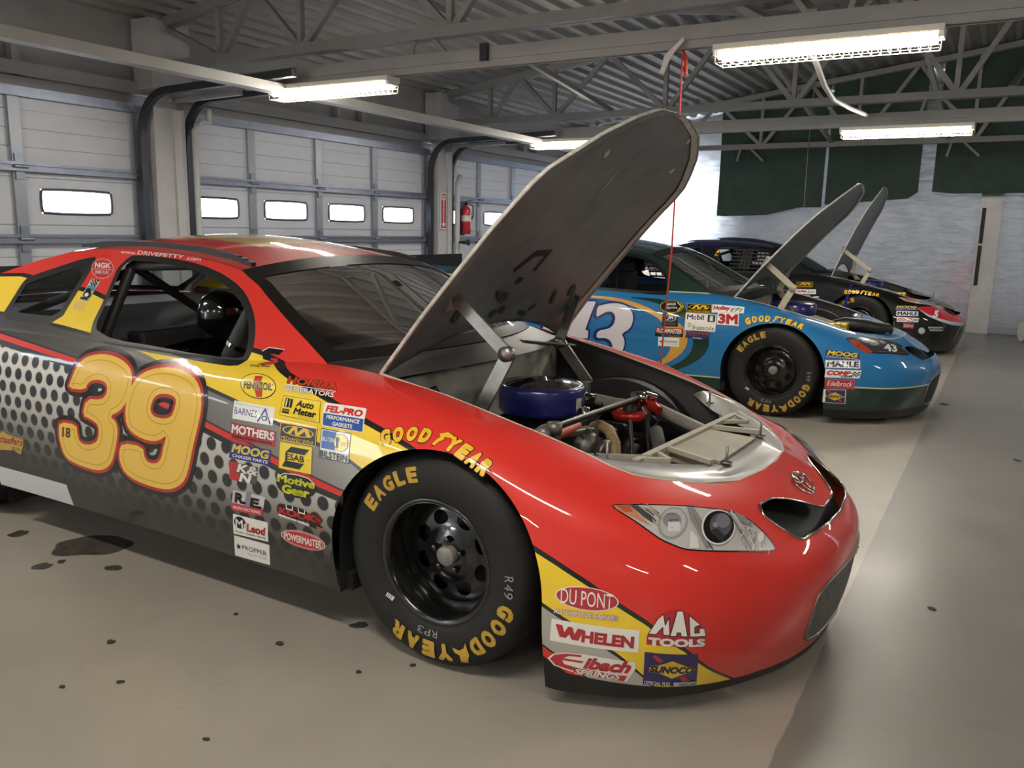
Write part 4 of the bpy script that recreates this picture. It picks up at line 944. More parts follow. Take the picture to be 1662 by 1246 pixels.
def plastic_material():
    m = bpy.data.materials.new('plastic_sheeting'); m.use_nodes = True; n = m.node_tree.nodes; L = m.node_tree.links; b = n['Principled BSDF']
    tc = n.new('ShaderNodeTexCoord'); t = n.new('ShaderNodeTexNoise'); t.inputs['Scale'].default_value = 2.5; t.inputs['Detail'].default_value = 7; L.new(tc.outputs['Object'], t.inputs['Vector'])
    r = n.new('ShaderNodeValToRGB'); r.color_ramp.elements[0].position = .3; r.color_ramp.elements[1].position = .75; r.color_ramp.elements[0].color = srgb('#9c9fa8'); r.color_ramp.elements[1].color = srgb('#c5c8d0'); L.new(t.outputs[0], r.inputs[0])
    mpw = n.new('ShaderNodeMapping'); mpw.inputs['Rotation'].default_value = (0, .5, 0); mpw.inputs['Scale'].default_value = (1.2, 1, 5.5); L.new(tc.outputs['Object'], mpw.inputs[0])
    tw = n.new('ShaderNodeTexNoise'); tw.inputs['Scale'].default_value = 3.2; tw.inputs['Detail'].default_value = 6; tw.inputs['Distortion'].default_value = 1.2; L.new(mpw.outputs[0], tw.inputs['Vector'])
    bp = n.new('ShaderNodeBump'); bp.inputs['Strength'].default_value = .9; bp.inputs['Distance'].default_value = .05; L.new(tw.outputs[0], bp.inputs['Height']); L.new(bp.outputs[0], b.inputs['Normal'])
    # pink overspray low on the sheet
    mp = n.new('ShaderNodeMapping'); mp.inputs['Location'].default_value = (-.92 * 2.2, -12.25 * 2.2, -.72 * 1.9); mp.inputs['Scale'].default_value = (2.2, 2.2, 1.9); L.new(tc.outputs['Object'], mp.inputs[0])
    g = n.new('ShaderNodeTexGradient'); g.gradient_type = 'SPHERICAL'; L.new(mp.outputs[0], g.inputs[0])
    ml = n.new('ShaderNodeMath'); ml.operation = 'MULTIPLY'; L.new(g.outputs[1], ml.inputs[0]); ml.inputs[1].default_value = .9
    mx = n.new('ShaderNodeMix'); mx.data_type = 'RGBA'; L.new(ml.outputs[0], mx.inputs[0]); L.new(r.outputs[0], mx.inputs[6]); mx.inputs[7].default_value = srgb('#c0505c')
    L.new(mx.outputs[2], b.inputs['Base Color']); b.inputs['Roughness'].default_value = .32
    tr = n.new('ShaderNodeBsdfTranslucent'); tr.inputs[0].default_value = (.82, .85, .9, 1); ms = n.new('ShaderNodeMixShader'); ms.inputs[0].default_value = .45
    mw = n.new('ShaderNodeMapRange'); mw.inputs['From Min'].default_value = .3; mw.inputs['From Max'].default_value = .7; mw.inputs['To Min'].default_value = .25; mw.inputs['To Max'].default_value = .62; L.new(tw.outputs[0], mw.inputs[0]); L.new(mw.outputs[0], ms.inputs[0]); L.new(b.outputs[0], ms.inputs[1]); L.new(tr.outputs[0], ms.inputs[2]); L.new(ms.outputs[0], n['Material Output'].inputs[0])
    return m
PLAS = plastic_material(); rnd = random.Random(4)
def sheet(name, x0, x1, z0, z1, y, amp, seed, M, nx=90, nz=40, ragged=None, gap=.08):
    r = random.Random(seed); ph = [(r.uniform(2, 14), r.uniform(-3, 3), r.uniform(0, 6.3), r.uniform(.2, 1)) for _ in range(9)]
    v = []
    for j in range(nz + 1):
        for i in range(nx + 1):
            u = i / nx; x = x0 + (x1 - x0) * u; zb = z0 if ragged is None else np.interp(u, *ragged)
            z = zb + (min(z1, roof_z(x) - gap) - zb) * j / nz
            d = sum(a * math.sin(k * x + l * z + p) for k, l, p, a in ph) / 4
            v.append((x, y + amp * d, z))
    m = MB().add(v, [(j * (nx + 1) + i, j * (nx + 1) + i + 1, (j + 1) * (nx + 1) + i + 1, (j + 1) * (nx + 1) + i) for j in range(nz) for i in range(nx)], 0, True)
    return m.build(name, M)
o = sheet('plastic_sheet', XW, 1.06, .01, 3.6, YB, .03, 1, PLAS); tag(o, 'wrinkled translucent plastic sheet behind the cars, bright at its left end', 'plastic sheet', 'plastic sheets')
o = sheet('plastic_sheet', 1.26, XR - .1, .01, 3.6, YB - .1, .03, 2, PLAS); tag(o, 'wrinkled grey plastic sheet right of the white post', 'plastic sheet', 'plastic sheets')
m = MB(); m.box((1.02, YB - .12, 0), (1.30, YB + .02, 3.7)); o = m.build('column_6', mat('wrapped_post', '#d2d2d2', .35, noise=(5, .1))); struct(o, 'pale wrapped post between the plastic sheets')
for z0, z1, w_ in ((.70, 1.28, 0), (1.31, 1.82, 0)):
    o = MB().box((1.05, YB - .135, z0), (1.10, YB - .121, z1)).build('black_tape', mat('tape_black', '#1c1c1e', .6)); tag(o, ['lower', 'upper'][z0 > 1] + ' strip of black tape on the pale post', 'tape', 'black tape strips')
GREEN = mat('curtain_green', '#36463f', .85, noise=(4, .2), bump=(6, .3))
for x0, x1, rag, lab in ((-2.72, -1.10, ([0, .08, .5, .8, 1], [1.66, 1.65, 1.68, 1.80, 1.80]), 'dark green curtain hanging lowest, left of the others'), (-1.06, .22, ([0, .4, .9, 1], [1.84, 1.88, 1.93, 2.02]), 'dark green curtain in the middle, behind the far light'), (.40, 6.0, ([0, .05, .3, 1], [2.03, 2.0, 2.01, 2.0]), 'wide dark green curtain at far right')):
    o = sheet('curtain', x0, x1, 1.8, 4.9, YB - .62, .03, 7 + int(x0), GREEN, 70, 24, rag, -.03); tag(o, lab, 'curtain', 'dark green curtains')
# white roll on the floor
m = MB(); m.tube([(1.72, 11.4, .135), (2.6, 11.75, .135)], .135, 24); o = m.build('white_roll', mat('roll_white', '#d9d4c8', .6)); tag(o, 'white roll lying on the floor by the far sheet', 'roll')
# fire extinguisher and its sign
xs_ = XW + .17
root = empty('fire_extinguisher', (XW + .22, 7.66, 1.30)); tag(root, 'red fire extinguisher hanging on the column beside its sign', 'fire extinguisher')
REDX = mat('extinguisher_red', '#b5202c', .3, coat=.6)
m = MB(); m.lathe([(0, 0), (.06, 0), (.066, .01), (.066, .30), (.055, .345), (.022, .37), (.022, .385), (0, .385)], 24); m.build('cylinder_body', REDX, root)
m = MB(); m.lathe([(.0668, .17), (.0668, .25)], 24); m.build('instruction_label', mat('paper_white', '#d8d8d4', .5), root)
m = MB(); m.box((-.02, -.02, .385), (.02, .02, .42)); m.bar((-.02, 0, .43), (.07, .06, .46), .02, .01); m.bar((-.02, 0, .42), (.08, .06, .42), .02, .008); m.build('valve_handle', DARK, root)
m = MB(); m.tube([(.03, .02, .40), (.09, .03, .38), (.095, .03, .28), (.08, .03, .2)], .009, 8); m.build('hose', DARK, root)
m = MB(); m.box((-.08, -.09, -.02), (-.066, .07, .44)); m.build('back_board', mat('board_dark', '#3c4049', .5), root)
sg = MB(); sg.box((xs_, 7.12, 1.36), (xs_ + .012, 7.245, 1.83)); o = sg.build('extinguisher_sign', mat('sign_white', '#e6e3e3', .45)); tag(o, 'tall red and white sign with a down arrow on the column', 'sign')
d = Decal([(xs_ + .012, 7.12, 1.83), (xs_ + .012, 7.245, 1.83), (xs_ + .012, 7.245, 1.36), (xs_ + .012, 7.12, 1.36)])
d.rect(.08, .03, .92, .97, '#b0203a'); d.poly([(.5, .10), (.8, .04), (.8, .2), (.62, .2), (.62, .84), (.85, .84), (.5, .95), (.15, .84), (.38, .84), (.38, .2), (.2, .2), (.2, .04)], '#efe9ea')
d.txt('FIRE', .26, .11, .74, .17, '#b0203a')
for i, ch in enumerate('EXTINGUISHER'): d.txt(ch, .43, .215 + .052 * i, .57, .255 + .052 * i, '#b0203a')
sb = BVHTree.FromPolygons([Vector(v_) for v_ in sg.v], sg.f); d.build('sign_print', sb, o, coat=0.)
# hanging red cord
CX = -.35
m = MB(); P = [(CX, 2.99, 2.44), (CX + .004, 2.98, 2.2), (CX + .01, 2.97, 1.84), (CX + .006, 2.97, 1.3), (CX - .018, 2.95, .6), (CX - .02, 2.94, .03)]; m.tube(P, .0055, 6); m.tube([(CX, 2.99, 2.44), (CX + .03, 2.97, 2.40), (CX + .035, 2.97, 2.30)], .010, 6); o = m.build('red_cord', mat('cord_red', '#b8382c', .6)); tag(o, 'thin red cord hanging from the light rail behind the hood', 'cord')
m = MB(); m.add([(CX - .10, 2.955, 2.42), (CX - .05, 2.955, 2.46), (CX + .01, 2.95, 2.51), (CX + .02, 2.95, 2.49), (CX - .04, 2.955, 2.43), (CX - .07, 2.955, 2.38), (CX - .10, 2.955, 2.31), (CX - .125, 2.955, 2.32)], [(0, 1, 4, 5), (1, 2, 3, 4), (0, 5, 6, 7)]); o = m.build('white_tag', mat('tag_white', '#d5d3cf', .6)); tag(o, 'scrap of white tape tied above the red cord', 'tag')
# where the printed marks lie on the cars (car-local corner points)
DQ = {
 'num3': [(-1.789, -0.0478, 0.7131), (-1.772, -0.0421, 0.7484), (-1.749, -0.0302, 0.8004), (-1.721, -0.019, 0.834), (-1.678, -0.01, 0.8539), (-1.606, -0.0033, 0.8657), (-1.525, -0.0045, 0.8626), (-1.451, -0.0126, 0.8462), (-1.407, -0.023, 0.822), (-1.389, -0.0336, 0.789), (-1.393, -0.0436, 0.7416), (-1.414, -0.0495, 0.6993), (-1.45, -0.0532, 0.6626), (-1.515, -0.0554, 0.6339), (-1.476, -0.0563, 0.6184), (-1.465, -0.0576, 0.587), (-1.474, -0.0584, 0.5441), (-1.494, -0.0582, 0.4908), (-1.52, -0.0569, 0.4439), (-1.566, -0.0554, 0.4104), (-1.623, -0.0544, 0.3945), (-1.72, -0.0543, 0.3959), (-1.803, -0.0549, 0.4065), (-1.841, -0.056, 0.4273), (-1.857, -0.0579, 0.4786), (-1.861, -0.0587, 0.5226), (-1.848, -0.0585, 0.5667), (-1.731, -0.0584, 0.5705), (-1.732, -0.0588, 0.5322), (-1.72, -0.0585, 0.4992), (-1.674, -0.0584, 0.4931), (-1.617, -0.0586, 0.5103), (-1.594, -0.0587, 0.5308), (-1.584, -0.0583, 0.5704), (-1.595, -0.0577, 0.5924), (-1.635, -0.0572, 0.6055), (-1.689, -0.0568, 0.6136), (-1.665, -0.0513, 0.6839), (-1.569, -0.0503, 0.692), (-1.541, -0.0478, 0.7124), (-1.531, -0.043, 0.7434), (-1.558, -0.0386, 0.7663), (-1.618, -0.0385, 0.7664), (-1.661, -0.0422, 0.7479), (-1.675, -0.0471, 0.7175)],
 'num9': [(-1.443, -0.0584, 0.538), (-1.317, -0.058, 0.5428), (-1.312, -0.0578, 0.4985), (-1.287, -0.0575, 0.482), (-1.238, -0.0575, 0.4875), (-1.211, -0.0578, 0.5145), (-1.195, -0.0576, 0.5612), (-1.174, -0.0562, 0.6079), (-1.218, -0.0572, 0.5793), (-1.279, -0.0576, 0.5688), (-1.352, -0.0575, 0.5784), (-1.401, -0.0569, 0.6001), (-1.418, -0.055, 0.6383), (-1.414, -0.0485, 0.7073), (-1.387, -0.0365, 0.7776), (-1.339, -0.0232, 0.8211), (-1.268, -0.0114, 0.8451), (-1.192, -0.0052, 0.8536), (-1.108, -0.0077, 0.8469), (-1.039, -0.0191, 0.8251), (-0.9987, -0.0337, 0.7861), (-0.9878, -0.046, 0.7286), (-1.004, -0.0535, 0.6589), (-1.033, -0.0574, 0.578), (-1.054, -0.0579, 0.512), (-1.083, -0.0566, 0.4513), (-1.128, -0.0552, 0.4149), (-1.191, -0.0539, 0.3911), (-1.276, -0.0538, 0.3873), (-1.374, -0.0544, 0.3944), (-1.44, -0.0556, 0.4144), (-1.466, -0.0572, 0.4527), (-1.467, -0.0582, 0.4949)],
 'num9h': [(-1.271, -0.051, 0.6853), (-1.262, -0.0463, 0.7256), (-1.235, -0.0422, 0.7519), (-1.189, -0.0407, 0.7603), (-1.141, -0.0415, 0.7566), (-1.125, -0.0444, 0.7396), (-1.136, -0.0493, 0.7025), (-1.152, -0.0518, 0.6773), (-1.193, -0.0528, 0.6657), (-1.246, -0.0527, 0.6665)],
 'simpson': [(-0.8921, 0.0987, 0.9508), (-0.7484, 0.1309, 0.9487), (-0.684, 0.0602, 0.8894), (-0.8359, 0.0396, 0.8841)],
 'pennzoil': [(-0.8489, 0.0174, 0.8686), (-0.6884, 0.0307, 0.8711), (-0.6394, -0.0197, 0.7975), (-0.8017, -0.0288, 0.7888)],
 'honda': [(-0.6522, 0.038, 0.8739), (-0.4273, 0.058, 0.8684), (-0.396, 0.0043, 0.8254), (-0.6227, -0.0025, 0.8269)],
 'barnes': [(-0.8312, -0.0337, 0.7764), (-0.6383, -0.0294, 0.7742), (-0.6366, -0.0457, 0.7147), (-0.8295, -0.0476, 0.7145)],
 'autometer': [(-0.6167, -0.0089, 0.8165), (-0.4496, -0.0067, 0.8151), (-0.4298, -0.0375, 0.7501), (-0.613, -0.0359, 0.7534)],
 'felpro': [(-0.4336, -0.0072, 0.8136), (-0.2689, 0.009, 0.8109), (-0.2471, -0.0361, 0.7432), (-0.4183, -0.0393, 0.7437)],
 'mothers': [(-0.8354, -0.0496, 0.7006), (-0.6177, -0.0487, 0.6977), (-0.6168, -0.0555, 0.6451), (-0.8375, -0.0554, 0.6416)],
 'mechanix': [(-0.6032, -0.0416, 0.7321), (-0.4352, -0.0418, 0.7342), (-0.4331, -0.0528, 0.6725), (-0.6014, -0.0524, 0.6721)],
 'bilstein': [(-0.4173, -0.0417, 0.7353), (-0.2947, -0.0405, 0.7352), (-0.2924, -0.0552, 0.6412), (-0.4174, -0.0559, 0.6421)],
 'moog': [(-0.832, -0.0562, 0.6313), (-0.6337, -0.0567, 0.6319), (-0.6407, -0.06, 0.5769), (-0.842, -0.0588, 0.5738)],
 'esab': [(-0.5952, -0.0529, 0.668), (-0.4494, -0.053, 0.6701), (-0.4503, -0.0599, 0.5784), (-0.5986, -0.06, 0.5765)],
 'kn': [(-0.838, -0.0591, 0.5632), (-0.6928, -0.0601, 0.5646), (-0.7061, -0.0604, 0.4955), (-0.8441, -0.0593, 0.4937)],
 'motive': [(-0.6084, -0.0603, 0.5677), (-0.4248, -0.0601, 0.5701), (-0.4364, -0.0602, 0.4862), (-0.6153, -0.0601, 0.4821)],
 're': [(-0.8291, -0.0585, 0.4579), (-0.6685, -0.0595, 0.461), (-0.692, -0.055, 0.386), (-0.8463, -0.054, 0.3801)],
 'kooks': [(-0.6116, -0.0592, 0.4551), (-0.3972, -0.0591, 0.454), (-0.4073, -0.0551, 0.3897), (-0.625, -0.0549, 0.3857)],
 'mcleod': [(-0.8411, -0.0528, 0.3652), (-0.6673, -0.0533, 0.3677), (-0.6781, -0.0436, 0.2915), (-0.8542, -0.0426, 0.285)],
 'propper': [(-0.8538, -0.0414, 0.2784), (-0.6756, -0.0416, 0.2799), (-0.6947, -0.0234, 0.1942), (-0.8747, -0.0218, 0.19)],
 'powermaster': [(-0.6026, -0.0533, 0.3688), (-0.4, -0.0536, 0.3727), (-0.4093, -0.0456, 0.3039), (-0.6133, -0.0455, 0.3038)],
 'gypath': [(-0.1726, -0.0428, 0.7114), (-0.1156, -0.0322, 0.7316), (-0.0775, -0.0245, 0.7389), (-0.0383, -0.0187, 0.7402), (0.0018, -0.015, 0.737), (0.0384, -0.0125, 0.7316), (0.0773, -0.0138, 0.7193), (0.116, -0.0156, 0.7034), (0.1545, -0.0178, 0.6848), (0.1913, -0.0182, 0.6671)],
 'dupont': [(0.4433, -0.0262, 0.4052), (0.6142, 0.0271, 0.4022), (0.6164, 0.0221, 0.3354), (0.4435, -0.0285, 0.3357)],
 'autofin': [(0.4424, -0.0287, 0.3305), (0.6165, 0.0221, 0.3324), (0.6147, 0.0212, 0.3123), (0.4398, -0.0288, 0.3115)],
 'whelen': [(0.4351, -0.0292, 0.2957), (0.6731, 0.045, 0.2926), (0.6693, 0.0509, 0.2217), (0.4282, -0.0243, 0.2244)],
 'eibach': [(0.4239, -0.021, 0.1959), (0.6688, 0.055, 0.2006), (0.6469, 0.0729, 0.1127), (0.4135, -0.01, 0.1221)],
 'mac': [(0.6881, 0.0533, 0.3599), (0.8265, 0.1431, 0.3542), (0.8295, 0.1512, 0.2394), (0.6908, 0.0571, 0.2456)],
 'sunoco': [(0.6859, 0.0578, 0.2259), (0.8135, 0.1429, 0.2175), (0.7981, 0.1945, 0.092), (0.6737, 0.0899, 0.1065)],
 'ngk': [(-2.091, 0.2928, 1.218), (-1.93, 0.2921, 1.218), (-1.834, 0.2135, 1.139), (-1.986, 0.211, 1.137)],
 'flagger': [(-2.006, 0.2117, 1.138), (-1.907, 0.2062, 1.132), (-1.865, 0.1269, 1.043), (-1.958, 0.1309, 1.048)],
 'smalltxt': [(-1.981, 0.1283, 1.045), (-1.9, 0.1253, 1.041), (-1.873, 0.0969, 1.006), (-1.951, 0.0983, 1.008)],
 'url': [(-1.949, 0.3414, 1.263), (-1.403, 0.3224, 1.246), (-1.381, 0.3018, 1.227), (-1.92, 0.318, 1.242)],
 'script': [(-2.312, -0.0579, 0.463), (-2.121, -0.0577, 0.4715), (-2.157, -0.0529, 0.3751), (-2.335, -0.0537, 0.3683)],
 'n18': [(-1.828, -0.0587, 0.5519), (-1.774, -0.0587, 0.5525), (-1.782, -0.0586, 0.5057), (-1.837, -0.0585, 0.502)],
 'hl': [(0.5407, 0.1197, 0.6094), (0.5482, 0.1277, 0.6104), (0.574, 0.1454, 0.6078), (0.6337, 0.1884, 0.6012), (0.6902, 0.2321, 0.5934), (0.7323, 0.2673, 0.5852), (0.7724, 0.3105, 0.5757), (0.8049, 0.3466, 0.5641), (0.8433, 0.3784, 0.5438), (0.8923, 0.4021, 0.5095), (0.9266, 0.4125, 0.4818), (0.9452, 0.4129, 0.4642), (0.9211, 0.3685, 0.4693), (0.8732, 0.286, 0.4811), (0.8119, 0.2015, 0.4915), (0.7591, 0.1518, 0.4976), (0.7285, 0.1301, 0.5017), (0.7008, 0.1185, 0.5118), (0.6687, 0.1087, 0.5255), (0.6329, 0.1064, 0.5485), (0.595, 0.1081, 0.5737), (0.5553, 0.1129, 0.5982)],
 'hlq': [(0.54, 0.1212, 0.6106), (0.8985, 0.5845, 0.5475), (0.9491, 0.3995, 0.454), (0.5816, 0.0388, 0.4946)],
 'b_3': [(-1.45, -0.0396, 0.7622), (-1.451, -0.0529, 0.666), (-1.407, -0.0499, 0.6958), (-1.368, -0.0469, 0.7197), (-1.323, -0.0459, 0.7281), (-1.288, -0.0484, 0.7092), (-1.276, -0.0526, 0.6677), (-1.29, -0.0559, 0.6188), (-1.328, -0.0573, 0.5838), (-1.433, -0.0581, 0.5595), (-1.442, -0.0581, 0.4935), (-1.36, -0.058, 0.5058), (-1.312, -0.0577, 0.4881), (-1.288, -0.0566, 0.4468), (-1.298, -0.0544, 0.3969), (-1.338, -0.0524, 0.3658), (-1.397, -0.0524, 0.3657), (-1.469, -0.055, 0.4033), (-1.542, -0.0569, 0.4411), (-1.547, -0.0535, 0.3796), (-1.469, -0.0491, 0.3312), (-1.374, -0.0461, 0.3069), (-1.291, -0.0486, 0.3262), (-1.222, -0.053, 0.3767), (-1.184, -0.0564, 0.4452), (-1.186, -0.0577, 0.5094), (-1.217, -0.0577, 0.5497), (-1.14, -0.0566, 0.5983), (-1.117, -0.0521, 0.6737), (-1.134, -0.0451, 0.7353), (-1.18, -0.0365, 0.7792), (-1.263, -0.0313, 0.798), (-1.343, -0.0326, 0.7931), (-1.399, -0.0368, 0.776)],
 'b_4': [(-1.468, -0.0302, 0.8004), (-1.598, -0.0322, 0.7926), (-1.954, -0.0584, 0.5691), (-1.932, -0.0572, 0.4581), (-1.682, -0.0579, 0.4734), (-1.712, -0.0533, 0.3813), (-1.595, -0.0543, 0.3919), (-1.567, -0.0581, 0.483), (-1.521, -0.0582, 0.4869), (-1.515, -0.0585, 0.553), (-1.546, -0.0585, 0.5561)],
 'b_sprint': [(-0.9216, -0.0068, 0.8425), (-0.716, 0.0107, 0.8538), (-0.6933, -0.0376, 0.7522), (-0.9019, -0.044, 0.7384)],
 'b_mechanix': [(-0.6899, -0.0052, 0.8288), (-0.4904, 0.0059, 0.8324), (-0.4816, -0.0317, 0.7662), (-0.6809, -0.035, 0.76)],
 'b_holley': [(-0.4874, 0.0062, 0.8325), (-0.243, 0.0363, 0.826), (-0.2344, -0.0132, 0.7816), (-0.4787, -0.029, 0.7732)],
 'b_mobil': [(-0.684, -0.0352, 0.7598), (-0.4354, -0.0343, 0.7595), (-0.4308, -0.0492, 0.6978), (-0.6819, -0.0504, 0.6896)],
 'b_3m': [(-0.4303, -0.0279, 0.7764), (-0.2665, -0.0183, 0.7798), (-0.2553, -0.0498, 0.6881), (-0.4254, -0.0512, 0.6854)],
 'b_jr': [(-0.8737, -0.0419, 0.7474), (-0.7423, -0.0395, 0.749), (-0.7359, -0.0555, 0.645), (-0.8703, -0.0554, 0.6399)],
 'b_freescale': [(-0.6819, -0.0504, 0.6896), (-0.4308, -0.0492, 0.6978), (-0.434, -0.0571, 0.6279), (-0.6809, -0.0573, 0.6237)],
 'b_flow': [(-0.9208, -0.0559, 0.6278), (-0.6902, -0.0566, 0.6332), (-0.6892, -0.0601, 0.5668), (-0.9226, -0.0584, 0.5578)],
 'b_duralast': [(-0.6592, -0.0578, 0.6173), (-0.464, -0.0577, 0.6205), (-0.4825, -0.0606, 0.5566), (-0.6737, -0.0604, 0.5578)],
 'b_propper': [(-0.8936, -0.0588, 0.5519), (-0.7162, -0.0602, 0.5563), (-0.7141, -0.0601, 0.4852), (-0.893, -0.0585, 0.4796)],
 'b_swoosh': [(-1.798, -0.0152, 0.8434), (-1.578, -0.014, 0.8448), (-1.39, -0.0118, 0.8469), (-1.201, -0.0188, 0.8296), (-1.036, -0.0319, 0.7933), (-0.8847, -0.0451, 0.7314), (-0.7398, -0.0513, 0.6854), (-0.6704, -0.0573, 0.6245), (-0.6433, -0.0607, 0.545), (-0.6703, -0.0594, 0.4601), (-0.7529, -0.0543, 0.3789), (-0.8938, -0.0451, 0.3006), (-1.075, -0.033, 0.2375), (-1.097, -0.0374, 0.2574), (-0.9604, -0.0464, 0.31), (-0.8506, -0.0531, 0.3693), (-0.7978, -0.0574, 0.4273), (-0.7844, -0.0598, 0.4914), (-0.8055, -0.0591, 0.5727), (-0.8803, -0.0509, 0.6907), (-1.03, -0.042, 0.7526), (-1.194, -0.0309, 0.7991), (-1.384, -0.022, 0.8242), (-1.575, -0.0205, 0.8291), (-1.795, -0.0196, 0.8327)],
 'b_green': [(-0.4747, -0.0595, 0.5895), (-0.4737, -0.0604, 0.4984), (-0.5215, -0.0573, 0.4222), (-0.6133, -0.0515, 0.3506), (-0.7516, -0.0422, 0.2831), (-0.8949, -0.0326, 0.2349), (-0.9166, -0.0368, 0.2545), (-0.8388, -0.0443, 0.2955), (-0.7199, -0.0516, 0.3504), (-0.6368, -0.0575, 0.4216), (-0.5983, -0.0605, 0.4975), (-0.6095, -0.0595, 0.5887), (-0.6532, -0.0533, 0.6664), (-0.7464, -0.0416, 0.7406), (-0.8743, -0.0255, 0.8031), (-1.012, -0.0143, 0.8334), (-1.208, -0.006, 0.8528), (-1.052, -0.0008, 0.8553), (-0.8862, -0.0004, 0.8504), (-0.715, -0.0202, 0.8026), (-0.5748, -0.0458, 0.7123), (-0.5065, -0.0543, 0.6573)],
 'b_pin': [(-0.7213, -0.0382, 0.2611), (-0.3884, -0.0401, 0.2695), (0.3905, -0.0361, 0.2952), (0.6567, 0.0379, 0.2956), (0.9233, 0.2589, 0.292), (1.002, 0.4058, 0.2877)],
 'b_gy': [(-0.199, -0.0478, 0.6925), (-0.1499, -0.0405, 0.7153), (-0.1005, -0.0327, 0.7273), (-0.0151, -0.0207, 0.7326), (0.0418, -0.013, 0.7301), (0.0998, -0.0085, 0.7191), (0.1508, -0.0056, 0.7042), (0.2048, -0.0008, 0.6864)],
 'b_moog': [(0.3883, -0.0075, 0.5569), (0.6071, 0.0801, 0.539), (0.6101, 0.0502, 0.4905), (0.3876, -0.0256, 0.5001)],
 'b_mahle': [(0.3921, -0.0276, 0.4853), (0.6229, 0.0582, 0.4939), (0.6284, 0.0385, 0.4322), (0.3928, -0.0351, 0.4242)],
 'b_comp': [(0.4018, -0.0339, 0.4188), (0.6378, 0.0398, 0.4207), (0.6304, 0.0289, 0.3628), (0.3988, -0.0365, 0.3565)],
 'b_edel': [(0.4024, -0.036, 0.3474), (0.6045, 0.0184, 0.3507), (0.6023, 0.0177, 0.2807), (0.4048, -0.0332, 0.2785)],
 'b_sunoco': [(0.3998, -0.0331, 0.2685), (0.5508, 0.0013, 0.2742), (0.5519, 0.0181, 0.1652), (0.3972, -0.0199, 0.1652)],
 'b_hl': [(0.4942, 0.1296, 0.6368), (0.5484, 0.2017, 0.6418), (0.6745, 0.3577, 0.6238), (0.7809, 0.4675, 0.5943), (0.8591, 0.5167, 0.559), (0.9043, 0.4877, 0.5233), (0.8835, 0.3873, 0.5127), (0.7759, 0.1942, 0.5196), (0.6474, 0.0897, 0.5201), (0.6023, 0.087, 0.5501), (0.5239, 0.0978, 0.6038)],
 'b_hlq': [(0.4964, 0.1193, 0.6303), (0.846, 0.691, 0.5926), (0.9112, 0.435, 0.5033), (0.5217, 0.0229, 0.5162)],
 'c_moog': [(0.3986, 0.0131, 0.5882), (0.623, 0.1479, 0.586), (0.6283, 0.0971, 0.5424), (0.4022, -0.0093, 0.5406)],
 'c_mahle': [(0.4147, -0.0084, 0.5323), (0.6428, 0.0959, 0.5307), (0.6482, 0.0609, 0.4735), (0.4173, -0.0244, 0.4696)],
 'c_comp': [(0.4317, -0.0228, 0.4577), (0.6599, 0.0596, 0.4562), (0.6544, 0.0443, 0.4079), (0.4342, -0.0284, 0.4034)],
 'c_edel': [(0.5036, -0.0111, 0.3924), (0.6167, 0.0262, 0.3884), (0.6142, 0.0212, 0.3338), (0.5058, -0.0134, 0.3378)],
 'c_5': [(0.7738, 0.2364, 0.5474), (0.8421, 0.3428, 0.535), (0.8473, 0.2016, 0.4453), (0.7773, 0.1344, 0.4549)],
 'c_fog': [(0.6607, 0.0403, 0.3485), (0.7316, 0.0749, 0.3508), (0.7393, 0.0797, 0.2705), (0.6683, 0.0443, 0.2682)],
 'c_trim': [(0.7624, 0.0939, 0.3569), (0.9081, 0.2401, 0.3548), (0.913, 0.2426, 0.3054), (0.775, 0.1, 0.308)],
 'c_gy': [(-0.1748, -0.0471, 0.6925), (-0.0851, -0.0411, 0.7009), (0.0008, -0.0334, 0.7035), (0.0868, -0.0251, 0.6968), (0.1549, -0.0151, 0.6891), (0.2139, -0.002, 0.6807)],
 'c_mech': [(-0.7406, -0.0168, 0.8123), (-0.5449, -0.0075, 0.8158), (-0.5385, -0.0345, 0.7567), (-0.7397, -0.0401, 0.7464)],
 'c_holley': [(-0.7368, -0.0451, 0.7239), (-0.4984, -0.042, 0.7308), (-0.4954, -0.0522, 0.6747), (-0.738, -0.0535, 0.6668)],
 'c_3m': [(-0.7294, -0.0546, 0.6558), (-0.5635, -0.0537, 0.6614), (-0.5661, -0.0581, 0.6139), (-0.7287, -0.0581, 0.61)],
}
# ------------------------------------------------------------------ printed marks of the red car
def uvpts(q, pts3):
    """3D points -> (u,v) of the quad plane"""
    TL, TR, BR, BL = [np.array(p) for p in q]; a = ((TR - TL) + (BR - BL)) / 2; b = ((BL - TL) + (BR - TR)) / 2; c = (TL + TR + BR + BL) / 4
    G = np.array([[a @ a, a @ b], [a @ b, b @ b]]); out = []
    for p in pts3:
        d = np.array(p) - c; s_ = np.linalg.solve(G, np.array([a @ d, b @ d])); out.append((.5 + s_[0], .5 + s_[1]))
    return out
def bbox_quad(pts, pad=.02):
    P = np.array(pts); x0, x1, z0, z1 = P[:, 0].min() - pad, P[:, 0].max() + pad, P[:, 2].min() - pad, P[:, 2].max() + pad; y = P[:, 1].mean()
    return [(x0, y, z1), (x1, y, z1), (x1, y, z0), (x0, y, z0)]
W_, K_, R_, Y_, N_, B_ = '#f3f1ec', '#141414', '#b3202a', '#f8da3a', '#2c3585', '#2a5fa8'
GOLD, GREY = '#f2c134', '#8c8983'
def sponsor(quad, fn, bvh, parent, label=None):
    d = Decal(quad); fn(d); return d.build('sponsor_decal', bvh, parent, label)
def s_pennzoil(d): d.ell(.5, .5, .5, .5, K_).ell(.5, .5, .475, .47, Y_).poly([(.42, .12), (.62, .10), (.60, .34), (.63, .66), (.60, .92), (.44, .95), (.40, .66), (.38, .34)], '#c8412f').txt('PENNZOIL', .1, .36, .9, .66, K_, .035, .1, Y_, .025)
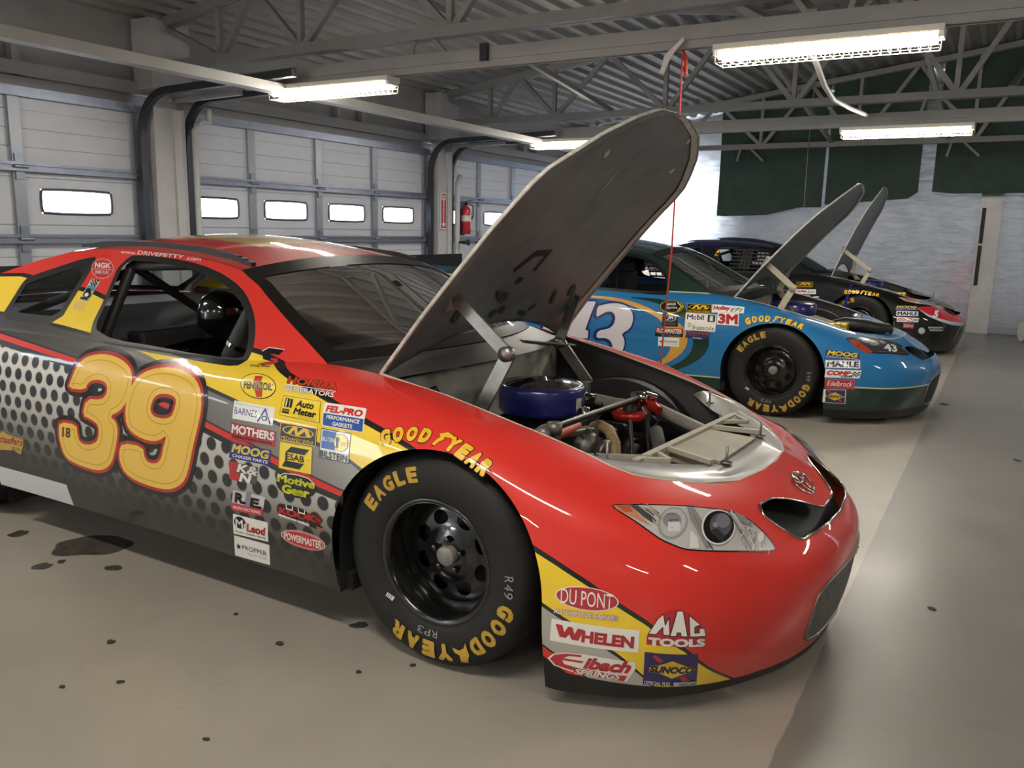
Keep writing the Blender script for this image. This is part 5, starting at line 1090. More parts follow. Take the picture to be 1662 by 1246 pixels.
def s_simpson(d): d.poly([(.35, .18), (.55, .02), (.98, .05), (.80, .28), (.58, .26), (.52, .42), (.74, .44), (.72, .64), (.42, .85), (.2, .8), (.55, .6), (.52, .54), (.36, .5), (.34, .3)], K_).poly([(.58, .44), (.76, .42), (.78, .64), (.55, .82), (.24, .82), (.52, .66), (.56, .58)], '#d4393a').line([(.35, .2), (.55, .03), (.97, .06)], .003, W_).txt('Safety-Rider', .02, .84, .62, .99, K_, .01, .25)
def s_honda(d): d.txt('HONDA', .04, .02, .98, .50, '#c8442f', .05, .12, K_, .03).line([(.02, .56), (.97, .56)], .003, W_).txt('GENERATORS', .0, .64, .96, .92, W_, .02, .1, K_, .02)
def s_barnes(d): d.rect(0, 0, 1, 1, W_).txt('BARNES', .04, .34, .60, .72, N_, -.005).line([(.64, .9), (.78, .18), (.94, .92)], .006, N_).ell(.79, .68, .07, .14, N_).ell(.79, .68, .04, .09, W_).txt('Specialty Conveyors  Belt Conveyors', .05, .1, .88, .18, '#777777', 0)
def s_autometer(d): d.rrect(0, 0, 1, 1, .05, K_).rrect(.012, .02, .988, .98, .05, Y_).poly([(.08, .1), (.2, .12), (.2, .56), (.08, .54)], K_).poly([(.11, .14), (.14, .14), (.14, .52), (.11, .52)], W_).poly([(.22, .12), (.28, .13), (.28, .56), (.22, .56)], K_).txt('Auto', .38, .12, .84, .45, K_, .03, .25).txt('Meter', .34, .5, .92, .82, K_, .035, .25).rect(.06, .66, .24, .72, K_).rect(.06, .76, .24, .86, K_).txt('COMPETITION INSTRUMENTS', .48, .86, .93, .93, '#c8842f', 0)
def s_felpro(d): d.rrect(0, 0, 1, 1, .07, W_).poly([(.02, .46), (.98, .46), (.98, .94), (.95, .97), (.05, .97), (.02, .94)], '#2b57a5').txt('FEL-PRO', .06, .10, .94, .40, '#d4343a', .05, .15).txt('PERFORMANCE', .1, .52, .9, .68, W_, .03, .1).txt('GASKETS', .26, .76, .74, .92, W_, .03, .1)
def s_mothers(d): d.rect(0, 0, 1, 1, '#a92a35').txt('MOTHERS', .03, .08, .97, .62, W_, .035).txt('Polishes-Waxes-Cleaners', .06, .68, .94, .88, '#3d1116', .01)
def s_mechanix(d, yel='#e3b92b'): d.rect(0, 0, 1, 1, K_).line([(.02, .03), (.98, .03), (.98, .97), (.02, .97)], .003, yel, True).ell(.5, .37, .42, .27, yel).ell(.5, .37, .385, .235, K_).poly([(.2, .58), (.36, .14), (.47, .14), (.5, .42), (.64, .14), (.76, .14), (.86, .58), (.74, .58), (.68, .3), (.54, .58), (.44, .58), (.40, .3), (.30, .58)], yel).txt('MECHANIX WEAR', .06, .72, .94, .92, yel, .01)
def s_bilstein(d): d.rect(0, 0, 1, 1, W_).line([(0, 0), (1, 0), (1, 1), (0, 1)], .003, K_, True).rect(.05, .04, .52, .66, '#2e66b0').ell(.72, .36, .24, .30, K_).ell(.72, .36, .225, .28, '#f0cf2e').ell(.6, .28, .07, .1, K_).rect(.56, .36, .64, .56, K_).txt('BILSTEIN', .08, .26, .49, .4, W_, .01).txt('GAS PRESSURE', .72, .32, .93, .36, K_, 0).txt('SHOCKS', .72, .40, .88, .44, K_, 0).txt('BILSTEIN', .04, .73, .96, .96, K_, .02)
def s_moog(d): d.rect(0, 0, 1, 1, N_).txt('MOOG', .04, .06, .96, .62, '#e8d23c', .04, .15).txt('CHASSIS PARTS', .08, .70, .95, .90, W_, .02, .15)
def s_esab(d): d.rect(0, 0, 1, 1, Y_).line([(.0, .0), (1, 0), (1, 1), (0, 1)], .002, '#8a7a20', True).poly([(.36, .12), (.92, .12), (.78, .34), (.2, .34)], K_).poly([(.2, .66), (.78, .66), (.64, .90), (.10, .90)], K_).rect(.2, .34, .26, .66, K_).txt('ESAB', .22, .38, .78, .62, K_, .02).ell(.92, .5, .025, .02, '#b89a20')
def s_kn(d): d.poly([(.02, .02), (.98, .02), (.98, .98), (.02, .98)], '#57534f').poly([(0, 0), (.28, 0), (.24, .48), (.46, .96), (.0, .96)], '#c03038').txt('K&', .26, .04, .98, .50, W_, .03, .15).txt('N', .36, .50, .80, .98, W_, .05, .15)
def s_motive(d): d.ell(.5, .5, .5, .48, K_).ell(.5, .5, .5, .48, K_).txt('Motive', .03, .12, .97, .46, '#d9e03c', .04, 0, K_, .04).txt('Gear', .16, .50, .86, .88, '#d9e03c', .06, 0, K_, .04).line([(.05, .25), (.2, .06), (.5, .01), (.8, .06), (.96, .25)], .003, W_)
def s_re(d): d.rect(0, 0, 1, .64, '#d2cdd0').poly([(.42, .0), (.56, -.12), (.62, .66), (.40, .66)], '#8b87a0').txt('R.', .08, .08, .44, .60, K_, .06).txt('E.', .58, .16, .96, .66, K_, .06).rrect(0, .66, 1, 1, .05, '#cf3a44').txt('RACING ELECTRONICS', .06, .76, .94, .9, W_, .01)
def s_kooks(d): d.poly([(.0, .42), (.10, .30), (.12, .05), (.3, .02), (.55, .05), (.68, .2), (.98, .36), (.90, .66), (1.0, .82), (.86, .96), (.05, .66)], K_).txt('KOOKS', .05, .22, .95, .62, '#d0342e', .06, 0, K_, .03).line([(.06, .66), (.7, .84)], .006, W_).txt('HEADERS', .1, .7, .7, .8, '#cfcac0', 0).line([(.20, .05), (.22, .24), (.34, .24), (.34, .04)], .004, W_).line([(.46, .05), (.48, .26), (.60, .28), (.60, .1)], .004, W_).poly([(.86, .78), (1.0, .82), (.88, .94)], '#d9602e').line([(.45, .72), (.47, .9)], .002, K_)
def s_mcleod(d): d.rect(0, 0, 1, 1, W_).ell(.2, .36, .17, .30, K_).txt('Mc', .08, .20, .44, .62, W_, .02, 0, K_, .02).txt('Leod', .40, .30, .94, .72, '#c23a3e', .045, .1).txt('Clutches - Flywheels - Bearings', .06, .78, .94, .9, K_, .01)
def s_propper(d): d.rect(0, 0, 1, 1, W_).poly([(.10, .44), (.125, .33), (.15, .44), (.20, .44), (.16, .52), (.175, .62), (.125, .56), (.08, .62), (.09, .52), (.05, .44)], K_).txt('PROPPER', .23, .36, .92, .58, '#333333', 0).txt('RIGHT TO THE CORE', .38, .68, .92, .78, '#a5a39e', 0)
def s_powermaster(d): d.ell(.5, .5, .5, .48, W_).ell(.5, .5, .485, .455, '#c0323c').ell(.5, .5, .46, .40, W_).ell(.5, .5, .45, .385, '#c0323c').txt('POWERMASTER', .08, .30, .92, .72, W_, .03, 0)
def s_dupont(d): d.ell(.5, .5, .5, .5, W_, ).ell(.5, .5, .482, .465, '#b8343c').txt('DU PONT', .09, .18, .91, .82, W_, -.005)
def s_autofin(d): d.txt('AUTOMOTIVE FINISHES', 0, .15, 1, .9, W_, .02, 0, '#b8474a', .05)
def s_whelen(d): d.rect(0, 0, 1, 1, W_).poly([(.05, .2), (.13, .2), (.16, .5), (.2, .22), (.25, .22), (.28, .52), (.31, .24), (.38, .25), (.33, .78), (.25, .78), (.22, .56), (.18, .76), (.11, .74)], '#b8323c').txt('HELEN', .36, .28, .95, .82, '#b8323c', .055)
def s_eibach(d): d.poly([(.0, .45), (.06, .18), (.2, .04), (.42, .0), (.98, .14), (1.0, .4), (.94, .98), (.3, .86), (.08, .72)], W_).poly([(.025, .45), (.075, .22), (.2, .08), (.38, .05), (.38, .14), (.24, .17), (.18, .3), (.42, .3), (.40, .40), (.17, .40), (.2, .56), (.33, .62), (.30, .80), (.1, .68)], '#c03038').txt('ibach', .42, .10, .95, .62, '#c03038', .05, .25).poly([(.30, .62), (.93, .72), (.91, .96), (.32, .84)], '#c03038').txt('SPRINGS', .33, .66, .86, .92, W_, .04, .2)
def s_mac(d):
    d.poly([(.0, .96), (.0, .72), (.1, .5), (.3, .06), (.5, .0), (.7, .08), (.95, .46), (1., .72), (1., .98)], '#b9303a')
    for P in ([(.02, .66), (.18, .24), (.27, .12), (.30, .4), (.36, .2), (.38, .66), (.27, .66), (.26, .46), (.20, .56), (.15, .66)], [(.38, .68), (.50, .02), (.60, .02), (.68, .68), (.57, .68), (.56, .58), (.50, .58), (.49, .68)], [(.72, .68), (.70, .12), (.90, .36), (.80, .42), (.80, .58), (.88, .58), (.88, .46), (.97, .46), (1.0, .68)]): d.poly(P, W_); d.line(P, .002, K_, True)
    d.txt('TOOLS', .02, .74, .99, .97, W_, .06)
def s_sunoco(d): d.rect(0, 0, 1, 1, '#2a2a66').poly([(.14, .1), (.2, .04), (.36, .2), (.26, .26)], '#b3343c').poly([(.66, .66), (.74, .62), (.88, .82), (.72, .84)], '#b3343c').poly([(.08, .44), (.52, .18), (.96, .44), (.52, .72)], '#e8c33a').txt('SUNOCO', .10, .34, .92, .56, '#1d1d4a', .05, .25, '#e8c33a', .03).txt('OFFICIAL FUEL', .02, .84, .5, .97, W_, .01, .2).rect(.56, .84, .98, .98, '#c9c9d8').txt('NASCAR', .66, .86, .97, .97, '#2a2a66', .02, .2)
def s_ngk(d): d.ell(.5, .5, .5, .5, '#e5c9c7').ell(.5, .5, .475, .475, '#c43f45').txt('NGK', .16, .22, .86, .48, W_, .03).line([(.02, .55), (.98, .55)], .002, W_).txt('SPARK PLUGS', .2, .62, .8, .78, W_, 0)
def s_flagger(d): d.poly([(.3, .0), (1, .06), (.7, 1.), (.0, .96), (.1, .8)], '#d8d4c6'); [d.rect(.34 + .11 * i, .03 + .07 * j, .45 + .11 * i, .10 + .07 * j, K_) for i in range(5) for j in range(4) if (i + j) % 2 == 0]; d.poly([(.3, .34), (.86, .30), (.8, .52), (.25, .56)], '#4d9bc4').ell(.48, .56, .2, .12, K_).ell(.5, .72, .28, .15, K_).ell(.5, .74, .15, .085, W_).rect(.14, .86, .66, .96, '#2f4a36')
def s_small(d): [d.txt(t, .02, .03 + .25 * i, .98, .19 + .25 * i, '#d9d6cc', .02) for i, t in enumerate(('CERTIFIED', 'RACE READY', 'DRIVER', 'SAFETY'))]
def s_url(d): d.txt('www.', 0, .45, .2, .9, W_, .01, .2).txt('DRIVEPETTY', .215, .02, .80, .80, W_, .015, .25).txt('.com', .815, .35, 1., .9, W_, .01, .2)
def s_script(d): d.poly([(.0, .18), (.12, .0), (.3, .12), (.97, .22), (1., .45), (.92, 1.), (.6, .86), (.0, .96)], '#c9a33b').txt("chaeffer's", .0, .18, .97, .58, '#b0303a', .03, .25, '#e8d27a', .03).txt('OIL CO', .55, .68, .88, .86, '#3d2a14', 0)
HLO = [(0.0, 0.012), (0.022, 0.0), (0.087, 0.016), (0.239, 0.054), (0.384, 0.094), (0.493, 0.134), (0.601, 0.165), (0.688, 0.212), (0.783, 0.329), (0.891, 0.565), (0.964, 0.765), (1.0, 0.901), (0.928, 0.929), (0.783, 0.965), (0.601, 0.995), (0.457, 0.988), (0.377, 0.965), (0.312, 0.882), (0.239, 0.765), (0.167, 0.565), (0.094, 0.341), (0.022, 0.118)]
def headlight(d, o):
    d.poly(o, '#c3c0bf'); d.line(o, .0042, K_, True)
    d.poly([(.005, .012), (.09, .015), (.125, .22), (.19, .50), (.12, .36), (.02, .10)], '#c98a6b').poly([(.02, .02), (.085, .02), (.10, .18), (.06, .18)], '#c0563f')
    d.poly([(.085, .02), (.13, .05), (.19, .28), (.20, .45), (.15, .3)], '#4b4a4c')
    d.ell(.305, .45, .080, .33, '#9a9a9b', .25).ell(.305, .44, .068, .29, '#b9b9ba', .25).ell(.30, .40, .05, .16, '#8b8b8d', .2).rect(.275, .44, .34, .62, '#d6d5d4').rect(.28, .38, .335, .42, '#6c6b6c').rect(.272, .26, .32, .29, '#77787a')
    d.poly([(.39, .12), (.43, .14), (.48, .5), (.53, .9), (.50, .96), (.46, .75), (.40, .4)], '#8e8d8e').poly([(.40, .62), (.44, .75), (.455, .95), (.40, .95)], '#e2e0df').line([(.475, .72), (.54, .97)], .003, '#2b2b2c').line([(.42, .3), (.46, .62)], .002, '#6b6a6b')
    d.ell(.574, .535, .108, .36, '#efeae9', .55).ell(.574, .535, .098, .33, K_, .55).ell(.585, .50, .070, .25, '#55575c', .55).ell(.60, .42, .045, .15, '#777a80', .5).ell(.548, .51, .017, .055, '#8b8e93').poly([(.52, .62), (.56, .58), (.61, .74), (.60, .84), (.56, .8)], '#2f3034')
    d.line([(.635, .2), (.70, .55), (.80, .93)], .006, '#77757a').line([(.66, .2), (.72, .5), (.83, .9)], .004, '#e8e5e4').poly([(.68, .22), (.75, .3), (.80, .5), (.74, .46)], '#8f8d92')
    r = random.Random(5)
    for k in range(46):
        u = r.uniform(.70, .93); v = r.uniform(.28, .92)
        if v > .30 + max(0, u - .76) * 2.6: d.line([(u, v), (u + r.uniform(-.02, .025), v + r.uniform(.02, .12))], r.uniform(.0015, .004), r.choice(['#5d5c61', '#e9e6e5', '#8a888d', '#747378', '#dcd3d0']))
    d.ell(.85, .72, .022, .10, '#e6dfd6', .4)
    for p in (((.13, .06), (.17, .12), (.22, .3)), ((.155, .2), (.19, .32)), ((.17, .33), (.20, .45))): d.line(p, .004, '#3b3b40')
    d.line([(.16, .08), (.22, .34)], .003, '#c9a06f')
def number_layers(d, shapes, holes, fill, red, black, wr, wb):
    for P in shapes + holes: d.line(P, wb, black, True)
    for P in shapes: d.poly(P, black)
    for P in shapes + holes: d.line(P, wr, red, True)
    return d
def mark_red_car(root, body, bvh):
    Q = DQ
    sp = lambda k, f, lab=None: sponsor(Q[k], f, bvh, body, lab)
    # door number
    n3 = smooth_poly(Q['num3'], 1); n9 = smooth_poly(Q['num9'], 1); nh = smooth_poly(Q['num9h'], 1)
    q = bbox_quad(np.vstack([n3, n9]), .04); d = Decal(q); d.n = Vector((0, -1, 0))
    a3, a9, ah = uvpts(q, n3), uvpts(q, n9), uvpts(q, nh)
    for P in (a3, a9, ah): d.line(P, .062, K_, True)
    for P in (a3, a9, ah): d.line(P, .026, '#b93226', True)
    d.poly(a3, '#f8cc58')
    t = tessellate_polygon([[Vector((p[0], p[1], 0)) for p in a9], [Vector((p[0], p[1], 0)) for p in ah]]); d.tri(a9 + ah, [list(f) for f in t], '#f8cc58')
    # embossed inner line
    def inset(P, k):
        P = np.array(P) * np.array([d.W, d.H]); nx = np.roll(P, -1, 0) - np.roll(P, 1, 0); L = np.hypot(nx[:, 0], nx[:, 1])[:, None]; nn = np.stack([-nx[:, 1], nx[:, 0]], 1) / L
        ar = (P[:, 0] * np.roll(P[:, 1], -1) - np.roll(P[:, 0], -1) * P[:, 1]).sum(); P = P + nn * k * (1 if ar > 0 else -1); return P / np.array([d.W, d.H])
    for P, kk in ((a3, .022), (a9, .022), (ah, -.022)): d.line(inset(P, kk), .004, '#d9a838', True)
    d.build('number_decal', bvh, body, 'large yellow 39 outlined in red and black', step=.0002)
    d = Decal(Q['n18']); d.txt('18', .02, .05, .98, .95, K_, .01); d.build('class_number', bvh, body, off=.004)
    for k, f in dict(simpson=s_simpson, pennzoil=s_pennzoil, honda=s_honda, barnes=s_barnes, autometer=s_autometer, felpro=s_felpro, mothers=s_mothers, mechanix=s_mechanix, bilstein=s_bilstein, moog=s_moog, esab=s_esab, kn=s_kn, motive=s_motive, re=s_re, kooks=s_kooks, mcleod=s_mcleod, propper=s_propper, powermaster=s_powermaster, dupont=s_dupont, autofin=s_autofin, whelen=s_whelen, eibach=s_eibach, mac=s_mac, sunoco=s_sunoco, ngk=s_ngk, flagger=s_flagger, smalltxt=s_small, url=s_url, script=s_script).items(): sp(k, f)
    arc_text(Q['gypath'], 'GOOD', 'YEAR', .052, bvh, body)
    d = Decal(Q['hlq']); headlight(d, smooth_poly(HLO, 1)); d.build('headlight_decal', bvh, body, 'printed headlight sticker')
    # mirrored headlight on the far side
    q = [(p[0], 2 * YC - p[1], p[2]) for p in Q['hlq']]; q = [q[1], q[0], q[3], q[2]]; d = Decal(q); headlight(d, smooth_poly(HLO, 1)); d.el = [(np.stack([1 - V[:, 0], V[:, 1]], 1), F, c) for V, F, c in d.el]; d.build('headlight_decal', bvh, body, 'printed headlight sticker')
    # bonnet badge: three chrome ellipses on the nose
    c = Vector((.925, .87, .552)); h = bvh.find_nearest(c); nrm = Vector((.62, 0, .78)); ax = Vector((0, 1, 0)); up = Vector((-.78, 0, .62)); m = MB()
    for (a, b, oz) in ((.068, .046, 0), (.020, .044, .002), (.045, .017, .022)):
        P = [h[0] + nrm * .006 + ax * a * math.cos(t) + up * (b * math.sin(t) + oz) for t in np.linspace(0, 2 * PI, 33)]; m.tube(P, .0035, 6)
    m.build('nose_badge', CHROME, root, label='chrome badge of three ovals')
_SEC = []
def fender_point(x, s_):
    """point and outward normal on the fender skin: x along the car, s_ the girth measured up from z=0.60"""
    if not _SEC:
        for r in surf(TAIL + SIDE + NOSE, 330, 64):
            if -.75 < r[:, 0].mean() < .62:
                q = np.r_[0, np.cumsum(np.linalg.norm(np.diff(r, axis=0), axis=1))]; k = r[:, 2].argmax(); _SEC.append((r[:, 0].mean(), q - np.interp(.60, r[:k + 1, 2], q[:k + 1]), r, k))
        _SEC.sort(key=lambda t: t[0])
    X = [t[0] for t in _SEC]; i = min(max(np.searchsorted(X, x) - 1, 0), len(X) - 2); f = (x - X[i]) / (X[i + 1] - X[i])
    def P(ss): return sum(w_ * np.array([np.interp(ss, _SEC[j][1], _SEC[j][2][:, k]) for k in range(3)]) for j, w_ in ((i, 1 - f), (i + 1, f)))
    p = P(s_); d = P(s_ + .004) - P(s_ - .004); n = np.array([0, -d[2], d[1]]); return p, n / np.linalg.norm(n)
def girth(x, z):
    fender_point(x, 0); i = int(np.argmin([abs(t[0] - x) for t in _SEC])); _, q, r, k = _SEC[i]; return float(np.interp(z, r[:k + 1, 2], q[:k + 1]))
def arc_text(path, w1, w2, h, bvh, body, gap=True):
    """letters standing on a path over the wheel arch, wrapped over the fender, with a winged foot between the words"""
    L = resline([(p[0], girth(p[0], p[2])) for p in path], 60); seg = np.r_[0, np.cumsum(np.linalg.norm(np.diff(L, axis=0), axis=1))]; tot = seg[-1]
    n = len(w1) + len(w2) + 1.15; step = tot / n; V3 = []; F3 = []; M3 = []
    def at(s_):
        o = np.array([np.interp(s_, seg, L[:, k]) for k in (0, 1)]); a = [np.array([np.interp(s_ + e, seg, L[:, k]) for k in (0, 1)]) for e in (-.03, .03)]; t = a[1] - a[0]; return o, t / np.hypot(*t)
    def put(V, F, s_, mi, off):
        o, t = at(s_); nn = np.array([-t[1], t[0]]); k = len(V3)
        for a, b in V:
            q = o + a * t + b * nn; p, n3 = fender_point(q[0], q[1]); V3.append(tuple(p + n3 * off))
        for f in F: F3.append([i + k for i in f]); M3.append(mi)
    def fine(V, F, cell=.02):
        pm = PM(); pm.v = [np.array((p[0], p[1], 0.)) for p in V]; pm.f = [list(f) for f in F]; pm.m = [0] * len(F); V = np.asarray(V)
        for ax in (0, 1):
            for j in range(math.floor(V[:, ax].min() / cell) + 1, math.ceil(V[:, ax].max() / cell)): pm.cut(lambda X, j=j, ax=ax: X[:, ax] - j * cell + 1e-6)
        return [(p[0], p[1]) for p in pm.v], pm.f
    for i, ch in enumerate(list(w1) + [None] + list(w2)):
        s_ = (i + .5) * step + (.15 * step if ch is None else 0) + (.15 * step if i > len(w1) else 0)
        if ch is None:
            P = np.array([(-.5, .05), (-.2, .0), (.1, .35), (.35, .5), (.3, .72), (.9, .78), (1.3, .66), (.95, .98), (.2, 1.12), (-.1, .95), (-.45, .85), (-.25, .72), (-.1, .6), (-.3, .4)]) * np.array([step * .75, h])
            c = P.mean(0); P2 = c + (P - c) * 1.10
            for Q_, mi, off in ((P2, 0, .0012), (P, 1, .0018)): put(*fine(Q_, [list(t) for t in tessellate_polygon([[Vector((p[0], p[1], 0)) for p in Q_]])]), s_, mi, off)
            continue
        for mi, bo, off in ((0, .125, .0012), (1, .085, .0018)):
            V, F = text_mesh(ch, .085, 0); lo, hi = V.min(0), V.max(0); V, F = text_mesh(ch, bo, 0)
            V = np.stack([(V[:, 0] - (lo[0] + hi[0]) / 2) / (hi[0] - lo[0]) * step * .84, (V[:, 1] - lo[1]) / (hi[1] - lo[1]) * h], 1); put(*fine(V, F), s_, mi, off)
    me = bpy.data.meshes.new('fender_lettering'); me.from_pydata(V3, [], F3); me.materials.append(dm(K_)); me.materials.append(dm(GOLD)); me.polygons.foreach_set('material_index', M3)
    bm = bmesh.new(); bm.from_mesh(me)
    for f in bm.faces:
        if f.normal.y > 0 and f.normal.z < .5: f.normal_flip()
    bm.to_mesh(me); bm.free(); o = bpy.data.objects.new('fender_lettering', me); C.objects.link(o); o.parent = body; o['label'] = 'gold arched lettering over the wheel'

# ------------------------------------------------------------------ engine of the red car
def engine_red(root):
    def part(name, m, mt, label=None, bevel=0.): return m.build(name, mt, root, bevel, label)
    IRON = mat('cast_iron', '#2b2927', .55, noise=(20, .3)); ALU = mat('cast_alloy', '#77746e', .42, metal=.6, noise=(30, .3)); TUBE = mat('grey_tube', '#8a867b', .45, noise=(14, .15)); HOSE = mat('black_hose', '#1a1a1a', .45)
    c = T(-.09, .855, .675)
    part('air_cleaner', MB().lathe([(.0, 0), (.158, 0), (.168, .008), (.171, .02), (.171, .098), (.167, .110), (.155, .115), (.149, .112)], 48, M=c), BLUEP, 'blue round air cleaner')
    part('air_cleaner_lid', MB().lathe([(.150, .112), (.11, .123), (.045, .128), (.02, .128), (.018, .140), (.0, .142)], 48, M=c), CHROME, 'chrome lid')
    m = MB(); m.add([tuple(c @ Vector((.1722 * math.cos(a), .1722 * math.sin(a), z))) for z in (.035, .075) for a in np.linspace(-.20, .02, 6)], [(i, i + 1, 7 + i, 6 + i) for i in range(5)]); part('filter_label', m, mat('label_worn', '#b9b7b4', .6, noise=(60, .4)))
    part('engine_block', MB().box((-.34, .64, .32), (.16, 1.12, .52)), IRON, bevel=.02)
    part('intake_manifold', MB().box((-.24, .76, .52), (.08, 1.0, .66)), IRON, bevel=.015)
    for y0 in (.50, 1.06): part('valve_cover', MB().box((-.34, y0, .48), (.14, y0 + .17, .585)), mat('valve_cover_black', '#1e1d1c', .35), bevel=.02)
    # front accessories
    Mp = T(.185, .70, .60) @ RY(PI / 2) @ RX(.25)
    m = MB(); m.lathe([(.0, -.09), (.050, -.09), (.062, -.075), (.064, .0), (.056, .03), (.03, .045), (.0, .045)], 28, M=Mp)
    for k in range(10): a = 2 * PI * k / 10; m.bar(Mp @ Vector((.046 * math.cos(a), .046 * math.sin(a), -.085)), Mp @ Vector((.066 * math.cos(a), .066 * math.sin(a), .02)), .010, .02)
    part('alternator', m, ALU, 'grey finned alternator')
    part('alternator_pulley', MB().lathe([(.0, .06), (.02, .06), (.02, .075), (.042, .075), (.046, .08), (.042, .088), (.046, .096), (.041, .1), (.0, .1)], 28, M=Mp), STEEL)
    m = MB(); m.bar((.10, .56, .665), (.20, .80, .655), .05, .025); m.box((.05, .58, .60), (.10, .74, .665)); part('alternator_bracket', m, ALU, bevel=.006)
    part('orange_hose', MB().tube([(.14, .545, .672), (.145, .62, .674), (.145, .70, .676)], .019, 12), ORANGE, 'orange hose')
    m = MB(); m.lathe([(0, 0), (.03, 0), (.034, .05), (.026, .07), (0, .07)], 20, M=T(.15, .40, .70) @ RX(-PI / 2)); m.tube([(.10, .40, .69), (.17, .43, .70)], .016, 8); m.box((.15, .43, .62), (.19, .475, .73)); m.lathe([(0, -.02), (.024, -.02), (.026, .02), (0, .02)], 14, M=T(.185, .44, .725)); part('steering_pump', m, ALU)
    m = MB(); m.tube([(.185, .44, .73), (.232, 1.09, .73)], .0115, 12); m.tube([(.175, .44, .718), (.222, 1.06, .718)], .007, 10); part('tie_bar', m, mat('satin_rod', '#26241f', .3, metal=.4), 'black bar across the engine bay')
    m = MB(); m.lathe([(0, -.02), (.026, -.02), (.028, .02), (0, .02)], 16, M=T(.235, 1.10, .73)); m.tube([(.20, 1.08, .735), (.27, 1.13, .742)], .016, 10); m.tube([(.25, 1.10, .745), (.285, 1.13, .73)], .014, 8); m.tube([(.255, 1.06, .70), (.275, 1.06, .672)], .011, 8); part('water_neck', m, CHROME, 'chrome fitting')
    part('red_fitting', MB().tube([(.225, 1.13, .705), (.27, 1.12, .70), (.315, 1.09, .685)], [.018, .024, .018], 12), REDA, 'red anodised fitting')
    part('frame_tube', MB().tube([(-.20, 1.31, .66), (-.136, 1.292, .66), (.071, 1.228, .66), (.259, 1.228, .66), (.37, 1.18, .64), (.50, 1.13, .615)], .026, 14), TUBE, 'grey chassis tube')
    m = MB(); m.lathe([(.035, .0), (.072, .0), (.078, .010), (.078, .03), (.068, .04), (.045, .04), (.035, .03)], 32, M=T(.20, 1.08, .645) @ RX(.1), close=True); part('ignition_coil', m, REDA, 'red round ignition part')
    part('distributor_cap', MB().lathe([(.0, .07), (.026, .065), (.036, .03), (.04, .0)], 20, M=T(.20, 1.08, .645)), HOSE)
    part('breather_cap', MB().lathe([(.0, .105), (.034, .105), (.040, .095), (.040, .0), (.0, .0)], 24, M=T(.035, 1.0, .635)), mat('gloss_black2', '#111111', .15, coat=.5))
    part('oil_filler', MB().lathe([(.0, .05), (.016, .05), (.018, .0)], 16, M=T(.10, .86, .665)), CHROME)
    part('radiator_hose', MB().tube([(.165, .80, .655), (.20, .775, .672), (.25, .75, .665), (.29, .715, .63), (.315, .68, .55), (.32, .66, .46)], .021, 14), BROWN, 'braided tan hose')
    for P, r in (([(.285, .86, .69), (.31, .83, .60), (.34, .78, .45)], .009), ([(.27, 1.07, .675), (.31, .99, .60), (.37, .9, .45)], .010), ([(.29, 1.08, .66), (.31, 1.10, .64), (.30, 1.09, .62)], .006), ([(-.1, .55, .60), (-.2, .46, .66), (-.3, .40, .68), (-.38, .38, .70)], .014), ([(-.05, .52, .56), (.05, .47, .60), (.1, .44, .64)], .014), ([(.08, .62, .62), (.02, .54, .66), (.06, .48, .69), (.12, .46, .70)], .012), ([(-.2, .6, .62), (-.28, .52, .70), (-.34, .46, .75), (-.38, .44, .68)], .012), ([(.10, .9, .62), (.14, .96, .70), (.10, 1.02, .70)], .007)): part('black_hose', MB().tube(P, r, 8), HOSE)
    part('grey_hose', MB().tube([(.33, 1.02, .62), (.37, .96, .58), (.39, .90, .48)], .028, 12), mat('hose_grey', '#55534f', .6))
    m = MB()
    for k in range(4): m.tube([(-.28 + .11 * k, .47, .56), (-.30 + .11 * k, .43, .61), (-.22 + .10 * k, .40, .64), (-.05 + .05 * k, .44, .66)], .006, 6)
    part('plug_leads', m, mat('lead_red', '#7a2a1e', .6))
    m = MB()
    for k in range(5): m.tube([(-.30 + .11 * k, .52, .46), (-.29 + .11 * k, .42, .43), (-.2 + .08 * k, .36, .38)], .02, 8)
    part('exhaust_header', m, mat('header_rust', '#4a3a30', .6, noise=(20, .3)))
    part('drive_belt', MB().lathe([(.10, -.012), (.106, -.012), (.106, .012), (.10, .012)], 36, M=T(.28, .90, .50) @ RY(PI / 2), close=True), HOSE)
    part('crank_pulley', MB().lathe([(.0, .02), (.085, .02), (.09, .0), (.085, -.02), (.0, -.02)], 32, M=T(.28, .90, .50) @ RY(PI / 2)), IRON)
    # radiator, duct box and front cross bars
    part('radiator', MB().box((.43, .42, .30), (.49, 1.34, .60)), mat('radiator_core', '#2a2927', .6, metal=.3), bevel=.004)
    part('duct_panel', MB().add([(.503, .70, .648), (.70, .64, .646), (.715, 1.03, .646), (.515, 1.06, .648), (.503, .70, .60), (.70, .64, .60), (.715, 1.03, .60), (.515, 1.06, .60)], [(0, 1, 2, 3), (7, 6, 5, 4), (0, 4, 5, 1), (1, 5, 6, 2), (2, 6, 7, 3), (3, 7, 4, 0)]), BEIGE, 'beige duct panel over the radiator')
    m = MB(); m.tube([(.29, .30, .655), (.315, .41, .648), (.40, .47, .646), (.50, .53, .644)], .017, 12); part('cross_tube', m, TUBE)
    part('cross_tube', MB().tube([(.50, 1.10, .63), (.52, 1.28, .64), (.45, 1.46, .66)], .014, 12), TUBE)
